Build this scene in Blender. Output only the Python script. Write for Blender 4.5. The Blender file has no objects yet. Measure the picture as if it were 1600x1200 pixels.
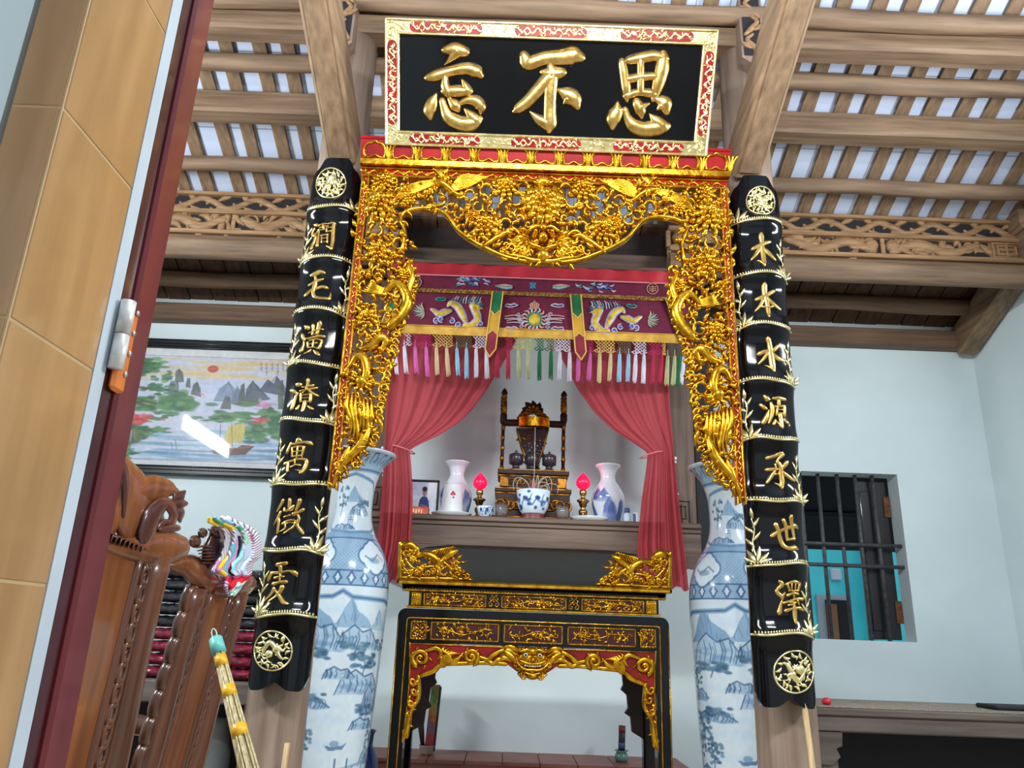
import bpy, math, random
import numpy as np
from mathutils import Vector, Matrix

SC = bpy.context.scene
COL = SC.collection
R = math.radians

# ------------------------------------------------------------------ camera
EYE = 1.0
PITCH, ROLL, FPX = R(18.0), R(2.09), 1202.0
_f = np.array([0, math.cos(PITCH), math.sin(PITCH)])
_r0 = np.array([1.0, 0, 0])
_u0 = np.cross(_r0, _f)
_r = _r0*math.cos(ROLL) + _u0*math.sin(ROLL)
_u = -_r0*math.sin(ROLL) + _u0*math.cos(ROLL)
cam_data = bpy.data.cameras.new('camera')
cam_data.sensor_width = 36.0
cam_data.lens = FPX*36.0/1600.0
cam_data.clip_start = 0.05
cam = bpy.data.objects.new('camera', cam_data)
COL.objects.link(cam)
cam.matrix_world = Matrix((( _r[0], _u[0], -_f[0], 0), (_r[1], _u[1], -_f[1], 0), (_r[2], _u[2], -_f[2], EYE), (0, 0, 0, 1)))
SC.camera = cam

# ------------------------------------------------------------------ world, lights, exposure
SC.view_settings.view_transform = 'Standard'
SC.view_settings.look = 'None'
SC.view_settings.gamma = 1.0
SC.view_settings.exposure = 0.2
world = bpy.data.worlds.new('sky')
SC.world = world
world.use_nodes = True
_bg = world.node_tree.nodes['Background']
_bg.inputs[0].default_value = (0.80, 0.90, 1.0, 1)
_bg.inputs[1].default_value = 0.95

def area(name, loc, target, sx, sy, power, color):
    d = bpy.data.lights.new(name, 'AREA')
    d.shape = 'RECTANGLE'; d.size = sx; d.size_y = sy; d.energy = power; d.color = color
    o = bpy.data.objects.new(name, d); COL.objects.link(o)
    o.location = loc
    o.rotation_euler = (Vector(target)-Vector(loc)).to_track_quat('-Z', 'Y').to_euler()
    return o
# fluorescent tubes: one on each side wall, one over the doorway
LC = (0.93, 0.98, 1.0)
def tube_lamp(name, a, b, target, power):
    a, b = Vector(a), Vector(b)
    c = (a+b)/2
    z = -(Vector(target)-c).normalized()
    x = (b-a).normalized()
    y = z.cross(x).normalized(); z = x.cross(y).normalized()
    d = bpy.data.lights.new(name, 'AREA')
    d.shape = 'RECTANGLE'; d.size = (b-a).length; d.size_y = 0.14; d.energy = power; d.color = LC
    o = bpy.data.objects.new(name, d); COL.objects.link(o)
    m = Matrix((x, y, z)).transposed().to_4x4(); m.translation = c
    o.matrix_world = m
    return o
tube_lamp('tube_lamp', (-3.12, 1.55, 2.82), (-3.12, 2.80, 2.82), (0.2, 3.0, 2.9), 95)
tube_lamp('tube_lamp', (3.05, 1.2, 2.85), (3.05, 2.45, 2.85), (0.2, 3.0, 2.9), 95)
tube_lamp('tube_lamp', (-0.65, 0.9, 3.05), (0.85, 0.9, 3.05), (0.2, 4.2, 2.2), 85)

# ------------------------------------------------------------------ helpers
def at(px, py, Y):
    """point on the vertical plane y=Y seen along a picture direction"""
    d = _f + _r*((px-800)/FPX) + _u*((600-py)/FPX)
    k = Y/d[1]
    return Vector((d[0]*k, Y, EYE + d[2]*k))
def axz(px, py, Y):
    p = at(px, py, Y); return p.x, p.z

def S(r, g=None, b=None):
    if g is None: r, g, b = r
    def c(v):
        v = v/255.0
        return v/12.92 if v <= 0.04045 else ((v+0.055)/1.055)**2.4
    return (c(r), c(g), c(b), 1.0)

def tag(o, label=None, cat=None, group=None, kind=None):
    if label: o['label'] = label
    if cat: o['category'] = cat
    if group: o['group'] = group
    if kind: o['kind'] = kind
    return o
def thing(name, loc, label, cat, group=None, rz=0.0):
    o = bpy.data.objects.new(name, None); COL.objects.link(o)
    o.location = loc; o.rotation_euler = (0, 0, rz); o.empty_display_size = 0.05
    return tag(o, label, cat, group)
def structure(name, label=None):
    o = bpy.data.objects.new(name, None); COL.objects.link(o); o['kind'] = 'structure'
    if label: o['label'] = label
    return o
def copy_tree(o, parent=None):
    c = o.copy(); COL.objects.link(c)
    if parent: c.parent = parent
    for ch in o.children: copy_tree(ch, c)
    return c

class MB:
    """collects geometry for ONE mesh object"""
    def __init__(s): s.v = []; s.f = []; s.m = []; s.sm = []
    def add(s, vs, fs, mat=0, smooth=True):
        n = len(s.v)
        s.v.extend([tuple(p) for p in vs])
        for f in fs:
            s.f.append(tuple(i+n for i in f)); s.m.append(mat); s.sm.append(smooth)
    def box(s, x0, x1, y0, y1, z0, z1, mat=0, bev=0.0):
        if x1 < x0: x0, x1 = x1, x0
        if y1 < y0: y0, y1 = y1, y0
        if z1 < z0: z0, z1 = z1, z0
        b = min(bev, (x1-x0)/2.01, (y1-y0)/2.01, (z1-z0)/2.01)
        if b <= 0:
            v = [(x, y, z) for x in (x0, x1) for y in (y0, y1) for z in (z0, z1)]
            s.add(v, [(0,1,3,2),(4,6,7,5),(0,4,5,1),(2,3,7,6),(0,2,6,4),(1,5,7,3)], mat, False); return
        v = []; idx = {}
        for i, (X, sx) in enumerate(((x0, 1), (x1, -1))):
            for j, (Y, sy) in enumerate(((y0, 1), (y1, -1))):
                for k, (Z, sz) in enumerate(((z0, 1), (z1, -1))):
                    for a, p in enumerate(((X, Y+sy*b, Z+sz*b), (X+sx*b, Y, Z+sz*b), (X+sx*b, Y+sy*b, Z))):
                        idx[i, j, k, a] = len(v); v.append(p)
        F = []
        g = lambda i, j, k, a: idx[i, j, k, a]
        for i in (0, 1):
            q = [g(i,0,0,0), g(i,1,0,0), g(i,1,1,0), g(i,0,1,0)]; F.append(q if i else q[::-1])
            q = [g(0,i,0,1), g(1,i,0,1), g(1,i,1,1), g(0,i,1,1)]; F.append(q[::-1] if i else q)
            q = [g(0,0,i,2), g(1,0,i,2), g(1,1,i,2), g(0,1,i,2)]; F.append(q if i else q[::-1])
        for i in (0, 1):
            for j in (0, 1):
                q = [g(i,j,0,0), g(i,j,0,1), g(i,j,1,1), g(i,j,1,0)]; F.append(q[::-1] if (i ^ j) == 0 else q)
                q = [g(i,0,j,0), g(i,0,j,2), g(i,1,j,2), g(i,1,j,0)]; F.append(q if (i ^ j) == 0 else q[::-1])
                q = [g(0,i,j,1), g(0,i,j,2), g(1,i,j,2), g(1,i,j,1)]; F.append(q[::-1] if (i ^ j) == 0 else q)
        for i in (0, 1):
            for j in (0, 1):
                for k in (0, 1):
                    q = [g(i,j,k,0), g(i,j,k,1), g(i,j,k,2)]
                    F.append(q if (i+j+k) % 2 == 0 else q[::-1])
        s.add(v, F, mat, False)
    def tube(s, pts, rad, n=8, mat=0, cap=True, flat=None, smooth=True):
        """swept round section through 3-D points; rad a number or a list; flat=(normal, factor) squashes the section along normal"""
        pts = [Vector(p) for p in pts]
        if not hasattr(rad, '__len__'): rad = [rad]*len(pts)
        T = []
        for i in range(len(pts)):
            a = pts[max(i-1, 0)]; b = pts[min(i+1, len(pts)-1)]
            d = (b-a); T.append(d.normalized() if d.length > 1e-9 else Vector((0, 0, 1)))
        ref = Vector((0, 0, 1)) if abs(T[0].z) < 0.9 else Vector((1, 0, 0))
        u = T[0].cross(ref).normalized()
        vs = []
        for i, p in enumerate(pts):
            u = (u - T[i]*u.dot(T[i]))
            u = u.normalized() if u.length > 1e-6 else T[i].orthogonal().normalized()
            w = T[i].cross(u)
            for k in range(n):
                a = 2*math.pi*k/n
                o = u*math.cos(a)*rad[i] + w*math.sin(a)*rad[i]
                if flat: 
                    nn = Vector(flat[0]); o = o - nn*o.dot(nn)*(1-flat[1])
                vs.append(p+o)
        fs = []
        for i in range(len(pts)-1):
            for k in range(n):
                a = i*n+k; b = i*n+(k+1) % n
                fs.append((a, b, b+n, a+n))
        if cap:
            fs.append(tuple(range(n))[::-1]); fs.append(tuple(range((len(pts)-1)*n, len(pts)*n)))
        s.add(vs, fs, mat, smooth)
    def lathe(s, prof, n=32, c=(0, 0, 0), mat=0, smooth=True, sx=1.0, sy=1.0):
        vs = []; fs = []
        for r, z in prof:
            for k in range(n):
                a = 2*math.pi*k/n
                vs.append((c[0]+r*sx*math.cos(a), c[1]+r*sy*math.sin(a), c[2]+z))
        for i in range(len(prof)-1):
            for k in range(n):
                a = i*n+k; b = i*n+(k+1) % n
                fs.append((a, b, b+n, a+n))
        if prof[0][0] > 1e-4: fs.append(tuple(range(n))[::-1])
        if prof[-1][0] > 1e-4: fs.append(tuple(range((len(prof)-1)*n, len(prof)*n)))
        s.add(vs, fs, mat, smooth)
    def ball(s, c, r, n=12, m=8, mat=0, sc=(1, 1, 1)):
        vs = []; fs = []
        for i in range(m+1):
            t = math.pi*i/m
            for k in range(n):
                a = 2*math.pi*k/n
                vs.append((c[0]+r*sc[0]*math.sin(t)*math.cos(a), c[1]+r*sc[1]*math.sin(t)*math.sin(a), c[2]-r*sc[2]*math.cos(t)))
        for i in range(m):
            for k in range(n):
                a = i*n+k; b = i*n+(k+1) % n
                fs.append((a, b, b+n, a+n))
        s.add(vs, fs, mat, True)
    def prism(s, poly, y0, y1, mat=0, smooth=False):
        """poly in (x,z), extruded from y0 (front) to y1"""
        n = len(poly)
        ar = sum(poly[i][0]*poly[(i+1) % n][1]-poly[(i+1) % n][0]*poly[i][1] for i in range(n))
        if ar < 0: poly = poly[::-1]
        vs = [(x, y0, z) for x, z in poly]+[(x, y1, z) for x, z in poly]
        fs = [tuple(range(n)), tuple(range(2*n-1, n-1, -1))]
        s.add(vs, fs, mat, False)
        s.add(vs, [(i, i+n, (i+1) % n+n, (i+1) % n) for i in range(n)], mat, smooth)
    def sheet(s, P, mat=0, thick=0.0, smooth=True):
        """P[i][j] grid of points"""
        h, w = len(P), len(P[0])
        vs = [p for row in P for p in row]
        fs = [(i*w+j, i*w+j+1, (i+1)*w+j+1, (i+1)*w+j) for i in range(h-1) for j in range(w-1)]
        s.add(vs, fs, mat, smooth)
    def sweep(s, prof, xa, xb, mat=0):
        """profile polygon in (y,z), swept along x from xa to xb"""
        n = len(prof)
        vs = [(xa, y, z) for y, z in prof]+[(xb, y, z) for y, z in prof]
        s.add(vs, [tuple(range(n)), tuple(range(2*n-1, n-1, -1))], mat, False)
        s.add(vs, [(i, i+n, (i+1) % n+n, (i+1) % n) for i in range(n)], mat, False)
    def xform(s, M, start=0):
        for i in range(start, len(s.v)): s.v[i] = tuple(M @ Vector(s.v[i]))
    def build(s, name, mats, parent=None, world=True, autosmooth=None):
        if not isinstance(mats, (list, tuple)): mats = [mats]
        me = bpy.data.meshes.new(name)
        v = s.v
        if parent is not None and world:
            l = parent.location
            v = [(p[0]-l.x, p[1]-l.y, p[2]-l.z) for p in v]
            if parent.parent is not None:
                l = parent.parent.location; v = [(p[0]-l.x, p[1]-l.y, p[2]-l.z) for p in v]
        me.from_pydata(v, [], s.f)
        me.polygons.foreach_set('material_index', s.m)
        me.polygons.foreach_set('use_smooth', s.sm)
        for m in mats: me.materials.append(m)
        me.update()
        import bmesh as _b
        bm = _b.new(); bm.from_mesh(me); _b.ops.recalc_face_normals(bm, faces=bm.faces); bm.to_mesh(me); bm.free()
        o = bpy.data.objects.new(name, me); COL.objects.link(o)
        if parent is not None: o.parent = parent
        return o

def spline(pts, n=4):
    """Catmull-Rom through tuples of any size"""
    if len(pts) < 3: n = max(n, 2)
    P = [np.array(p, float) for p in pts]
    P = [2*P[0]-P[1]]+P+[2*P[-1]-P[-2]]
    out = []
    for i in range(1, len(P)-2):
        for k in range(n):
            t = k/n
            out.append(0.5*((2*P[i])+(-P[i-1]+P[i+1])*t+(2*P[i-1]-5*P[i]+4*P[i+1]-P[i+2])*t*t+(-P[i-1]+3*P[i]-3*P[i+1]+P[i+2])*t**3))
    out.append(P[-2])
    return out

def stroke(mb, pts, mp, h, back=0.004, mat=0, n=4, sec=8, h0=0.0, full=True):
    """brush stroke / leaf / scroll in relief.  pts=(x,y,width); mp(x,y,height)->point.  h = relief, back = thickness behind"""
    q = spline(pts, n)
    W = [max(p[2], 0.0) for p in q]; wm = max(W)+1e-9
    T = []
    for i in range(len(q)):
        a = q[max(i-1, 0)]; b = q[min(i+1, len(q)-1)]
        d = b[:2]-a[:2]; l = math.hypot(*d); T.append(d/l if l > 1e-9 else np.array([1., 0.]))
    rings = []
    if W[0] > 0.25*wm:
        for e, f in ((1.0, 0.12), (0.8, 0.62)): rings.append((q[0][:2]-T[0]*W[0]*0.5*e, T[0], W[0]*f))
    for i in range(len(q)): rings.append((q[i][:2], T[i], W[i]))
    if W[-1] > 0.25*wm:
        for e, f in ((0.8, 0.62), (1.0, 0.12)): rings.append((q[-1][:2]+T[-1]*W[-1]*0.5*e, T[-1], W[-1]*f))
    vs = []
    for c, t, w in rings:
        nx, ny = -t[1], t[0]
        hh = h*min(1.0, 0.35+0.65*w/wm)
        if w < 0.05*wm: hh = h*0.15
        for k in range(sec):
            a = math.pi*2*k/sec
            ca, sa = math.cos(a), math.sin(a)
            z = sa*hh if sa >= 0 else sa*back
            vs.append(mp(c[0]+nx*ca*w/2, c[1]+ny*ca*w/2, h0+z))
    fs = []
    for i in range(len(rings)-1):
        for k in range(sec):
            a = i*sec+k; b = i*sec+(k+1) % sec
            fs.append((a, b, b+sec, a+sec))
    fs.append(tuple(range(sec))[::-1]); fs.append(tuple(range((len(rings)-1)*sec, len(rings)*sec)))
    mb.add(vs, fs, mat, True)

def leafstroke(mb, x, y, ang, L, W, mp, h, bend=0.0, mat=0, h0=0.0, back=0.006, n=3):
    ca, sa = math.cos(ang), math.sin(ang)
    def g(t, o): return (x+ca*L*t-sa*o*L, y+sa*L*t+ca*o*L)
    W *= 1.25
    stroke(mb, [g(0, 0)+(W*0.3,), g(0.4, bend)+(W,), g(0.75, bend*0.8)+(W*0.6,), g(1, 0)+(W*0.06,)], mp, h, back, mat, n, 6, h0)
def dome(mb, x, y, r, mp, h, mat=0, n=10, h0=0.0, ry=None):
    ry = ry or r
    vs = []; fs = []
    for i in range(4):
        t = math.pi/2*i/4
        for k in range(n):
            a = 2*math.pi*k/n
            vs.append(mp(x+r*math.cos(t)*math.cos(a), y+ry*math.cos(t)*math.sin(a), h0+h*math.sin(t)))
    vs.append(mp(x, y, h0+h))
    for i in range(3):
        for k in range(n):
            a = i*n+k; b = i*n+(k+1) % n
            fs.append((a, b, b+n, a+n))
    for k in range(n): fs.append((3*n+k, 3*n+(k+1) % n, 4*n))
    mb.add(vs, fs, mat, True)
def peony(mb, x, y, r, mp, h, mat=0, rot=0.0, h0=0.0, petals=9):
    """carved blossom: three whorls of cupped petals and a button"""
    for ring, (rr, pw, hh, npet) in enumerate(((1.0, 0.62, 0.45, petals), (0.72, 0.55, 0.75, petals-1), (0.46, 0.45, 1.0, petals-3))):
        for k in range(npet):
            a = rot+ring*0.4+2*math.pi*k/npet
            ca, sa = math.cos(a), math.sin(a)
            p = [(x+ca*r*rr*t, y+sa*r*rr*t, r*pw*w) for t, w in ((0.12, 0.35), (0.6, 0.9), (0.92, 1.0), (1.05, 0.4))]
            stroke(mb, p, mp, h*hh*0.55, 0.004, mat, 2, 6, h0+h*hh*0.45)
    dome(mb, x, y, r*0.22, mp, h*0.35, mat, 8, h0+h*0.8)
def spiral(cx, cy, r0, r1, a0, turns, w0, w1, n=14):
    out = []
    for i in range(n):
        t = i/(n-1); a = a0+turns*2*math.pi*t; r = r0+(r1-r0)*t
        out.append((cx+r*math.cos(a), cy+r*math.sin(a), w0+(w1-w0)*t))
    return out

# ------------------------------------------------------------------ materials
def mat(name, col, rough=0.5, metal=0.0, col2=None, scale=8.0, bump=0.0, bscale=None, stretch=(1, 1, 1), coat=0.0, emit=None, estr=0.0, trans=0.0, alpha=1.0, ior=1.45, spec=None, ramp=(0.35, 0.65), detail=4.0):
    m = bpy.data.materials.new(name); m.use_nodes = True
    N = m.node_tree.nodes; L = m.node_tree.links
    b = N['Principled BSDF']
    b.inputs['Base Color'].default_value = col
    b.inputs['Roughness'].default_value = rough
    b.inputs['Metallic'].default_value = metal
    b.inputs['Coat Weight'].default_value = coat
    b.inputs['Coat Roughness'].default_value = 0.06
    b.inputs['Transmission Weight'].default_value = trans
    b.inputs['IOR'].default_value = ior
    b.inputs['Alpha'].default_value = alpha
    if spec is not None: b.inputs['Specular IOR Level'].default_value = spec
    if emit: b.inputs['Emission Color'].default_value = emit; b.inputs['Emission Strength'].default_value = estr
    tc = N.new('ShaderNodeTexCoord'); mp = N.new('ShaderNodeMapping')
    L.new(tc.outputs['Object'], mp.inputs['Vector']); mp.inputs['Scale'].default_value = stretch
    nz = N.new('ShaderNodeTexNoise'); nz.inputs['Scale'].default_value = scale; nz.inputs['Detail'].default_value = detail
    L.new(mp.outputs['Vector'], nz.inputs['Vector'])
    c2 = col2 or tuple(c*0.9 for c in col[:3])+(1,)
    rp = N.new('ShaderNodeValToRGB')
    rp.color_ramp.elements[0].color = c2; rp.color_ramp.elements[1].color = col
    rp.color_ramp.elements[0].position, rp.color_ramp.elements[1].position = ramp
    L.new(nz.outputs['Fac'], rp.inputs['Fac']); L.new(rp.outputs['Color'], b.inputs['Base Color'])
    if bump > 0:
        n2 = nz
        if bscale:
            n2 = N.new('ShaderNodeTexNoise'); n2.inputs['Scale'].default_value = bscale; n2.inputs['Detail'].default_value = 3
            L.new(mp.outputs['Vector'], n2.inputs['Vector'])
        bp = N.new('ShaderNodeBump'); bp.inputs['Strength'].default_value = bump; bp.inputs['Distance'].default_value = 0.01
        L.new(n2.outputs['Fac'], bp.inputs['Height']); L.new(bp.outputs['Normal'], b.inputs['Normal'])
    return m
def wood(name, c1, c2, axis='x', scale=3.0, rough=0.6, coat=0.0, bump=0.15, grain=14):
    st = {'x': (1, grain, grain), 'y': (grain, 1, grain), 'z': (grain, grain, 1)}[axis]
    return mat(name, c1, rough, 0, c2, scale, bump, None, st, coat, ramp=(0.3, 0.7), detail=6)
def painted(name, rough=0.3, coat=0.0, attr='paint', spec=None):
    """colours painted onto the thing itself (porcelain decoration, picture, printed photo)"""
    m = bpy.data.materials.new(name); m.use_nodes = True
    N = m.node_tree.nodes; L = m.node_tree.links; b = N['Principled BSDF']
    a = N.new('ShaderNodeVertexColor'); a.layer_name = attr
    L.new(a.outputs['Color'], b.inputs['Base Color'])
    b.inputs['Roughness'].default_value = rough; b.inputs['Coat Weight'].default_value = coat; b.inputs['Coat Roughness'].default_value = 0.03
    if spec is not None: b.inputs['Specular IOR Level'].default_value = spec
    return m

class Paint:
    """a small raster to paint decoration on; colours 0..255"""
    def __init__(s, w, h, c):
        s.w, s.h = w, h; s.a = np.zeros((h, w, 3)); s.a[:] = c
        s.X, s.Y = np.meshgrid(np.arange(w)+0.5, np.arange(h)+0.5)
    def _mix(s, mask, c, al):
        k = (mask*al)[..., None]; s.a = s.a*(1-k)+np.array(c, float)*k
    def ell(s, x, y, rx, ry, c, al=1.0, soft=0.25):
        d = np.sqrt(((s.X-x)/rx)**2+((s.Y-y)/ry)**2)
        s._mix(np.clip((1-d)/soft+0.5, 0, 1)*(d < 1+soft), c, al)
    def poly(s, pts, c, al=1.0):
        x, y = s.X, s.Y; ins = np.zeros(x.shape, bool); n = len(pts)
        for i in range(n):
            x0, y0 = pts[i]; x1, y1 = pts[(i+1) % n]
            if abs(y1-y0) < 1e-9: continue
            cnd = (y0 > y) != (y1 > y)
            ins ^= cnd & (x < (x1-x0)*(y-y0)/(y1-y0)+x0)
        s._mix(ins.astype(float), c, al)
    def line(s, pts, w, c, al=1.0):
        m = np.zeros(s.X.shape)
        for (x0, y0), (x1, y1) in zip(pts[:-1], pts[1:]):
            dx, dy = x1-x0, y1-y0; l = dx*dx+dy*dy+1e-9
            t = np.clip(((s.X-x0)*dx+(s.Y-y0)*dy)/l, 0, 1)
            d = np.hypot(s.X-x0-t*dx, s.Y-y0-t*dy)
            m = np.maximum(m, np.clip(w/2-d+0.5, 0, 1))
        s._mix(m, c, al)
    def rect(s, x0, y0, x1, y1, c, al=1.0):
        s._mix(((s.X >= x0) & (s.X <= x1) & (s.Y >= y0) & (s.Y <= y1)).astype(float), c, al)
    def noise(s, amt, cell, seed=0):
        rg = np.random.RandomState(seed); gh, gw = int(s.h/cell)+3, int(s.w/cell)+3
        g = rg.rand(gh, gw)-0.5; y = s.Y/cell; x = s.X/cell
        i, j = y.astype(int), x.astype(int); fy, fx = y-i, x-j
        fy, fx = fy*fy*(3-2*fy), fx*fx*(3-2*fx)
        v = g[i, j]*(1-fy)*(1-fx)+g[i+1, j]*fy*(1-fx)+g[i, j+1]*(1-fy)*fx+g[i+1, j+1]*fy*fx
        s.a += (v*2*amt)[..., None]
    def lin(s):
        v = np.clip(s.a, 0, 255)/255.0
        return np.where(v <= 0.04045, v/12.92, ((v+0.055)/1.055)**2.4)
def painted_grid(name, pts, rgb, material, parent=None, wrap=False, world=True):
    """pts (h,w,3) grid with one linear colour per vertex"""
    h, w, _ = pts.shape
    v = pts.reshape(-1, 3).copy()
    if parent is not None and world:
        l = parent.location; v = v-np.array([l.x, l.y, l.z])
    i, j = np.meshgrid(np.arange(h-1), np.arange(w if wrap else w-1), indexing='ij')
    a = i*w+j; b = i*w+(j+1) % w
    F = np.stack([a, b, b+w, a+w], -1).reshape(-1, 4)
    me = bpy.data.meshes.new(name)
    me.vertices.add(len(v)); me.vertices.foreach_set('co', v.ravel())
    me.loops.add(F.size); me.loops.foreach_set('vertex_index', F.ravel().astype(np.int32))
    me.polygons.add(len(F)); me.polygons.foreach_set('loop_start', (np.arange(len(F))*4).astype(np.int32))
    me.polygons.foreach_set('use_smooth', np.ones(len(F), bool))
    me.update(calc_edges=True); me.validate()
    ca = me.color_attributes.new('paint', 'FLOAT_COLOR', 'POINT')
    c4 = np.ones((len(v), 4), np.float32); c4[:, :3] = rgb.reshape(-1, 3)
    ca.data.foreach_set('color', c4.ravel())
    me.materials.append(material)
    o = bpy.data.objects.new(name, me); COL.objects.link(o)
    if parent is not None: o.parent = parent
    return o

GOLD = mat('gold_leaf', S(218, 168, 42), 0.22, 0.96, S(164, 110, 18), 30, 0.12, 60)
GOLDP = mat('pale_gold_leaf', S(238, 228, 176), 0.25, 0.92, S(208, 192, 130), 30, 0.10, 70)
GOLDC = mat('brushed_character_gold', S(212, 178, 104), 0.26, 0.94, S(176, 138, 70), 26, 0.10, 60)
GOLDD = mat('antique_gold', S(168, 112, 36), 0.42, 0.9, S(70, 40, 12), 22, 0.15, 60)
BLACK = mat('black_lacquer', S(8, 9, 12), 0.10, 0, S(5, 6, 8), 6, spec=0.3)
BLACKM = mat('matt_black', S(18, 18, 20), 0.6, 0, S(10, 10, 12), 10)
RED = mat('red_lacquer', S(146, 16, 20), 0.32, 0, S(112, 10, 14), 10, spec=0.35)
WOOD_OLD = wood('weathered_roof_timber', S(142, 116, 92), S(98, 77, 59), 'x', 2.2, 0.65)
WOOD_OLDY = wood('weathered_roof_timber_slope', S(146, 119, 92), S(102, 80, 60), 'y', 2.2, 0.65)
WOOD_OLDZ = wood('weathered_post_timber', S(152, 132, 116), S(108, 88, 74), 'z', 1.8, 0.6)
WOOD_CARVE = wood('carved_timber', S(166, 130, 92), S(122, 92, 62), 'x', 5, 0.6)
WOOD_DARK = wood('dark_altar_timber', S(112, 92, 78), S(74, 58, 48), 'x', 2.4, 0.5)
WOOD_DARKZ = wood('dark_altar_post_timber', S(108, 88, 74), S(70, 55, 46), 'z', 2.4, 0.5)
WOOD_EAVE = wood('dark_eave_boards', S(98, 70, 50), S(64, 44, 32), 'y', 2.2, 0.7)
WALL = mat('white_wall_paint', S(220, 233, 235), 0.7, 0, S(212, 226, 228), 2.0, 0.02, 60)
SHADOWBLACK = mat('recess_shade_black', S(30, 30, 34), 0.8)  # shade of carved recesses and furniture interiors put into a near-black colour

# ================================================================== the room
YW = 5.0                       # back wall
ROOF0, SLOPE = 3.20, math.tan(R(23))
def roofz(Y): return ROOF0+(YW-Y)*SLOPE
def on_roof(px, py, drop):
    """point where a sight line meets the plane lying `drop` under the roof"""
    d = at(px, py, 1.0)-Vector((0, 0, EYE))
    # EYE + t*dz = roofz(t)-drop
    t = (ROOF0+YW*SLOPE-drop-EYE)/(d.z+SLOPE)
    return Vector((d.x*t, t, EYE+d.z*t))
XL, XR = -3.25, 3.2
# back wall with the window opening
WX0, WX1 = 1.33, at(1417, 870, YW).x
WZ0, WZ1 = at(1360, 1001, YW).z, at(1340, 739, YW).z
mb = MB()
T = 0.14
mb.box(XL, WX0, YW, YW+T, 0, 3.30); mb.box(WX1, XR+0.1, YW, YW+T, 0, 3.30)
mb.box(WX0, WX1, YW, YW+T, 0, WZ0); mb.box(WX0, WX1, YW, YW+T, WZ1, 3.30)
o = mb.build('wall_back', WALL); tag(o, 'white painted back wall behind the altar', kind='structure')
mb = MB(); mb.prism([(-2.0, 0), (YW+T, 0), (YW+T, 3.22), (1.8, 4.6), (-2.0, 3.1)], 0, 0.14)
M = Matrix(((0, 1, 0, XR), (1, 0, 0, 0), (0, 0, 1, 0), (0, 0, 0, 1)))
mb.xform(M); tag(mb.build('wall_right', WALL), 'white right side wall', kind='structure')
mb = MB(); mb.prism([(-2.0, 0), (YW+T, 0), (YW+T, 3.22), (1.8, 4.6), (-2.0, 3.1)], -0.14, 0)
M = Matrix(((0, 1, 0, XL), (1, 0, 0, 0), (0, 0, 1, 0), (0, 0, 0, 1)))
mb.xform(M); tag(mb.build('wall_left', WALL), 'white left side wall', kind='structure')
FLOORM = mat('beige_floor_tile', S(206, 190, 168), 0.3, 0, S(190, 172, 150), 5, coat=0.2)
mb = MB(); mb.box(-8, 8, -6, YW+T, -0.12, 0.0); tag(mb.build('floor', FLOORM), 'beige tile floor', kind='structure')

# ---- roof: white tiles carried by flat battens and round purlins
ceil = structure('ceiling', 'open timber roof with white tiles over battens and purlins')
TILE = bpy.data.materials.new('white_roof_tiles'); TILE.use_nodes = True
_n, _l = TILE.node_tree.nodes, TILE.node_tree.links
_b = _n['Principled BSDF']; _b.inputs['Roughness'].default_value = 0.35
_tc = _n.new('ShaderNodeTexCoord'); _br = _n.new('ShaderNodeTexBrick')
_br.inputs['Scale'].default_value = 1.0; _br.inputs['Brick Width'].default_value = 0.17; _br.inputs['Row Height'].default_value = 0.21
_br.inputs['Mortar Size'].default_value = 0.004; _br.inputs['Mortar'].default_value = S(150, 154, 168)
_br.inputs['Color1'].default_value = S(198, 210, 234); _br.inputs['Color2'].default_value = S(190, 203, 229); _br.offset = 0.0
_l.new(_tc.outputs['Object'], _br.inputs['Vector']); _l.new(_br.outputs['Color'], _b.inputs['Base Color'])
YR = 1.8
mb = MB()
mb.add([(XL-.1, YW+0.7, roofz(YW+0.7)), (XR+.1, YW+0.7, roofz(YW+0.7)), (XR+.1, YR, roofz(YR)), (XL-.1, YR, roofz(YR)),
        (XL-.1, -2.0, roofz(YR)-1.5), (XR+.1, -2.0, roofz(YR)-1.5)], [(0, 1, 2, 3), (3, 2, 5, 4)], 0, False)
n0 = len(mb.v)
mb.add([(x, y, z+0.05) for x, y, z in mb.v[:6]], [(3, 2, 1, 0), (4, 5, 2, 3)], 0, False)
mb.build('tile_layer', TILE, ceil, world=False)
# battens
sl = Vector((0, 1, -SLOPE)).normalized(); nrm = Vector((0, -SLOPE, -1)).normalized()
BATTEN = []
xb = XL+0.02
i = 0
bw, pitch = 0.076, 0.166
bat_proto = None
while xb < XR-0.05:
    if bat_proto is None:
        m2 = MB(); m2.box(-bw/2, bw/2, 0, (YW+0.6-2.2)/sl.y, -0.016, 0.0, 0, 0.003)
        rot = math.atan2(SLOPE, 1)
        m2.xform(Matrix.Rotation(-rot, 4, 'X'))
        bat_proto = m2.build('batten', WOOD_OLDY, ceil, world=False); o = bat_proto
    else:
        o = bat_proto.copy(); COL.objects.link(o)
    o.location = (xb+0.004*math.sin(i*7.1), 2.2, roofz(2.2)-0.002); o.rotation_euler = (0, 0, 0.006*math.sin(i*3.3))
    xb += pitch; i += 1
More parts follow.
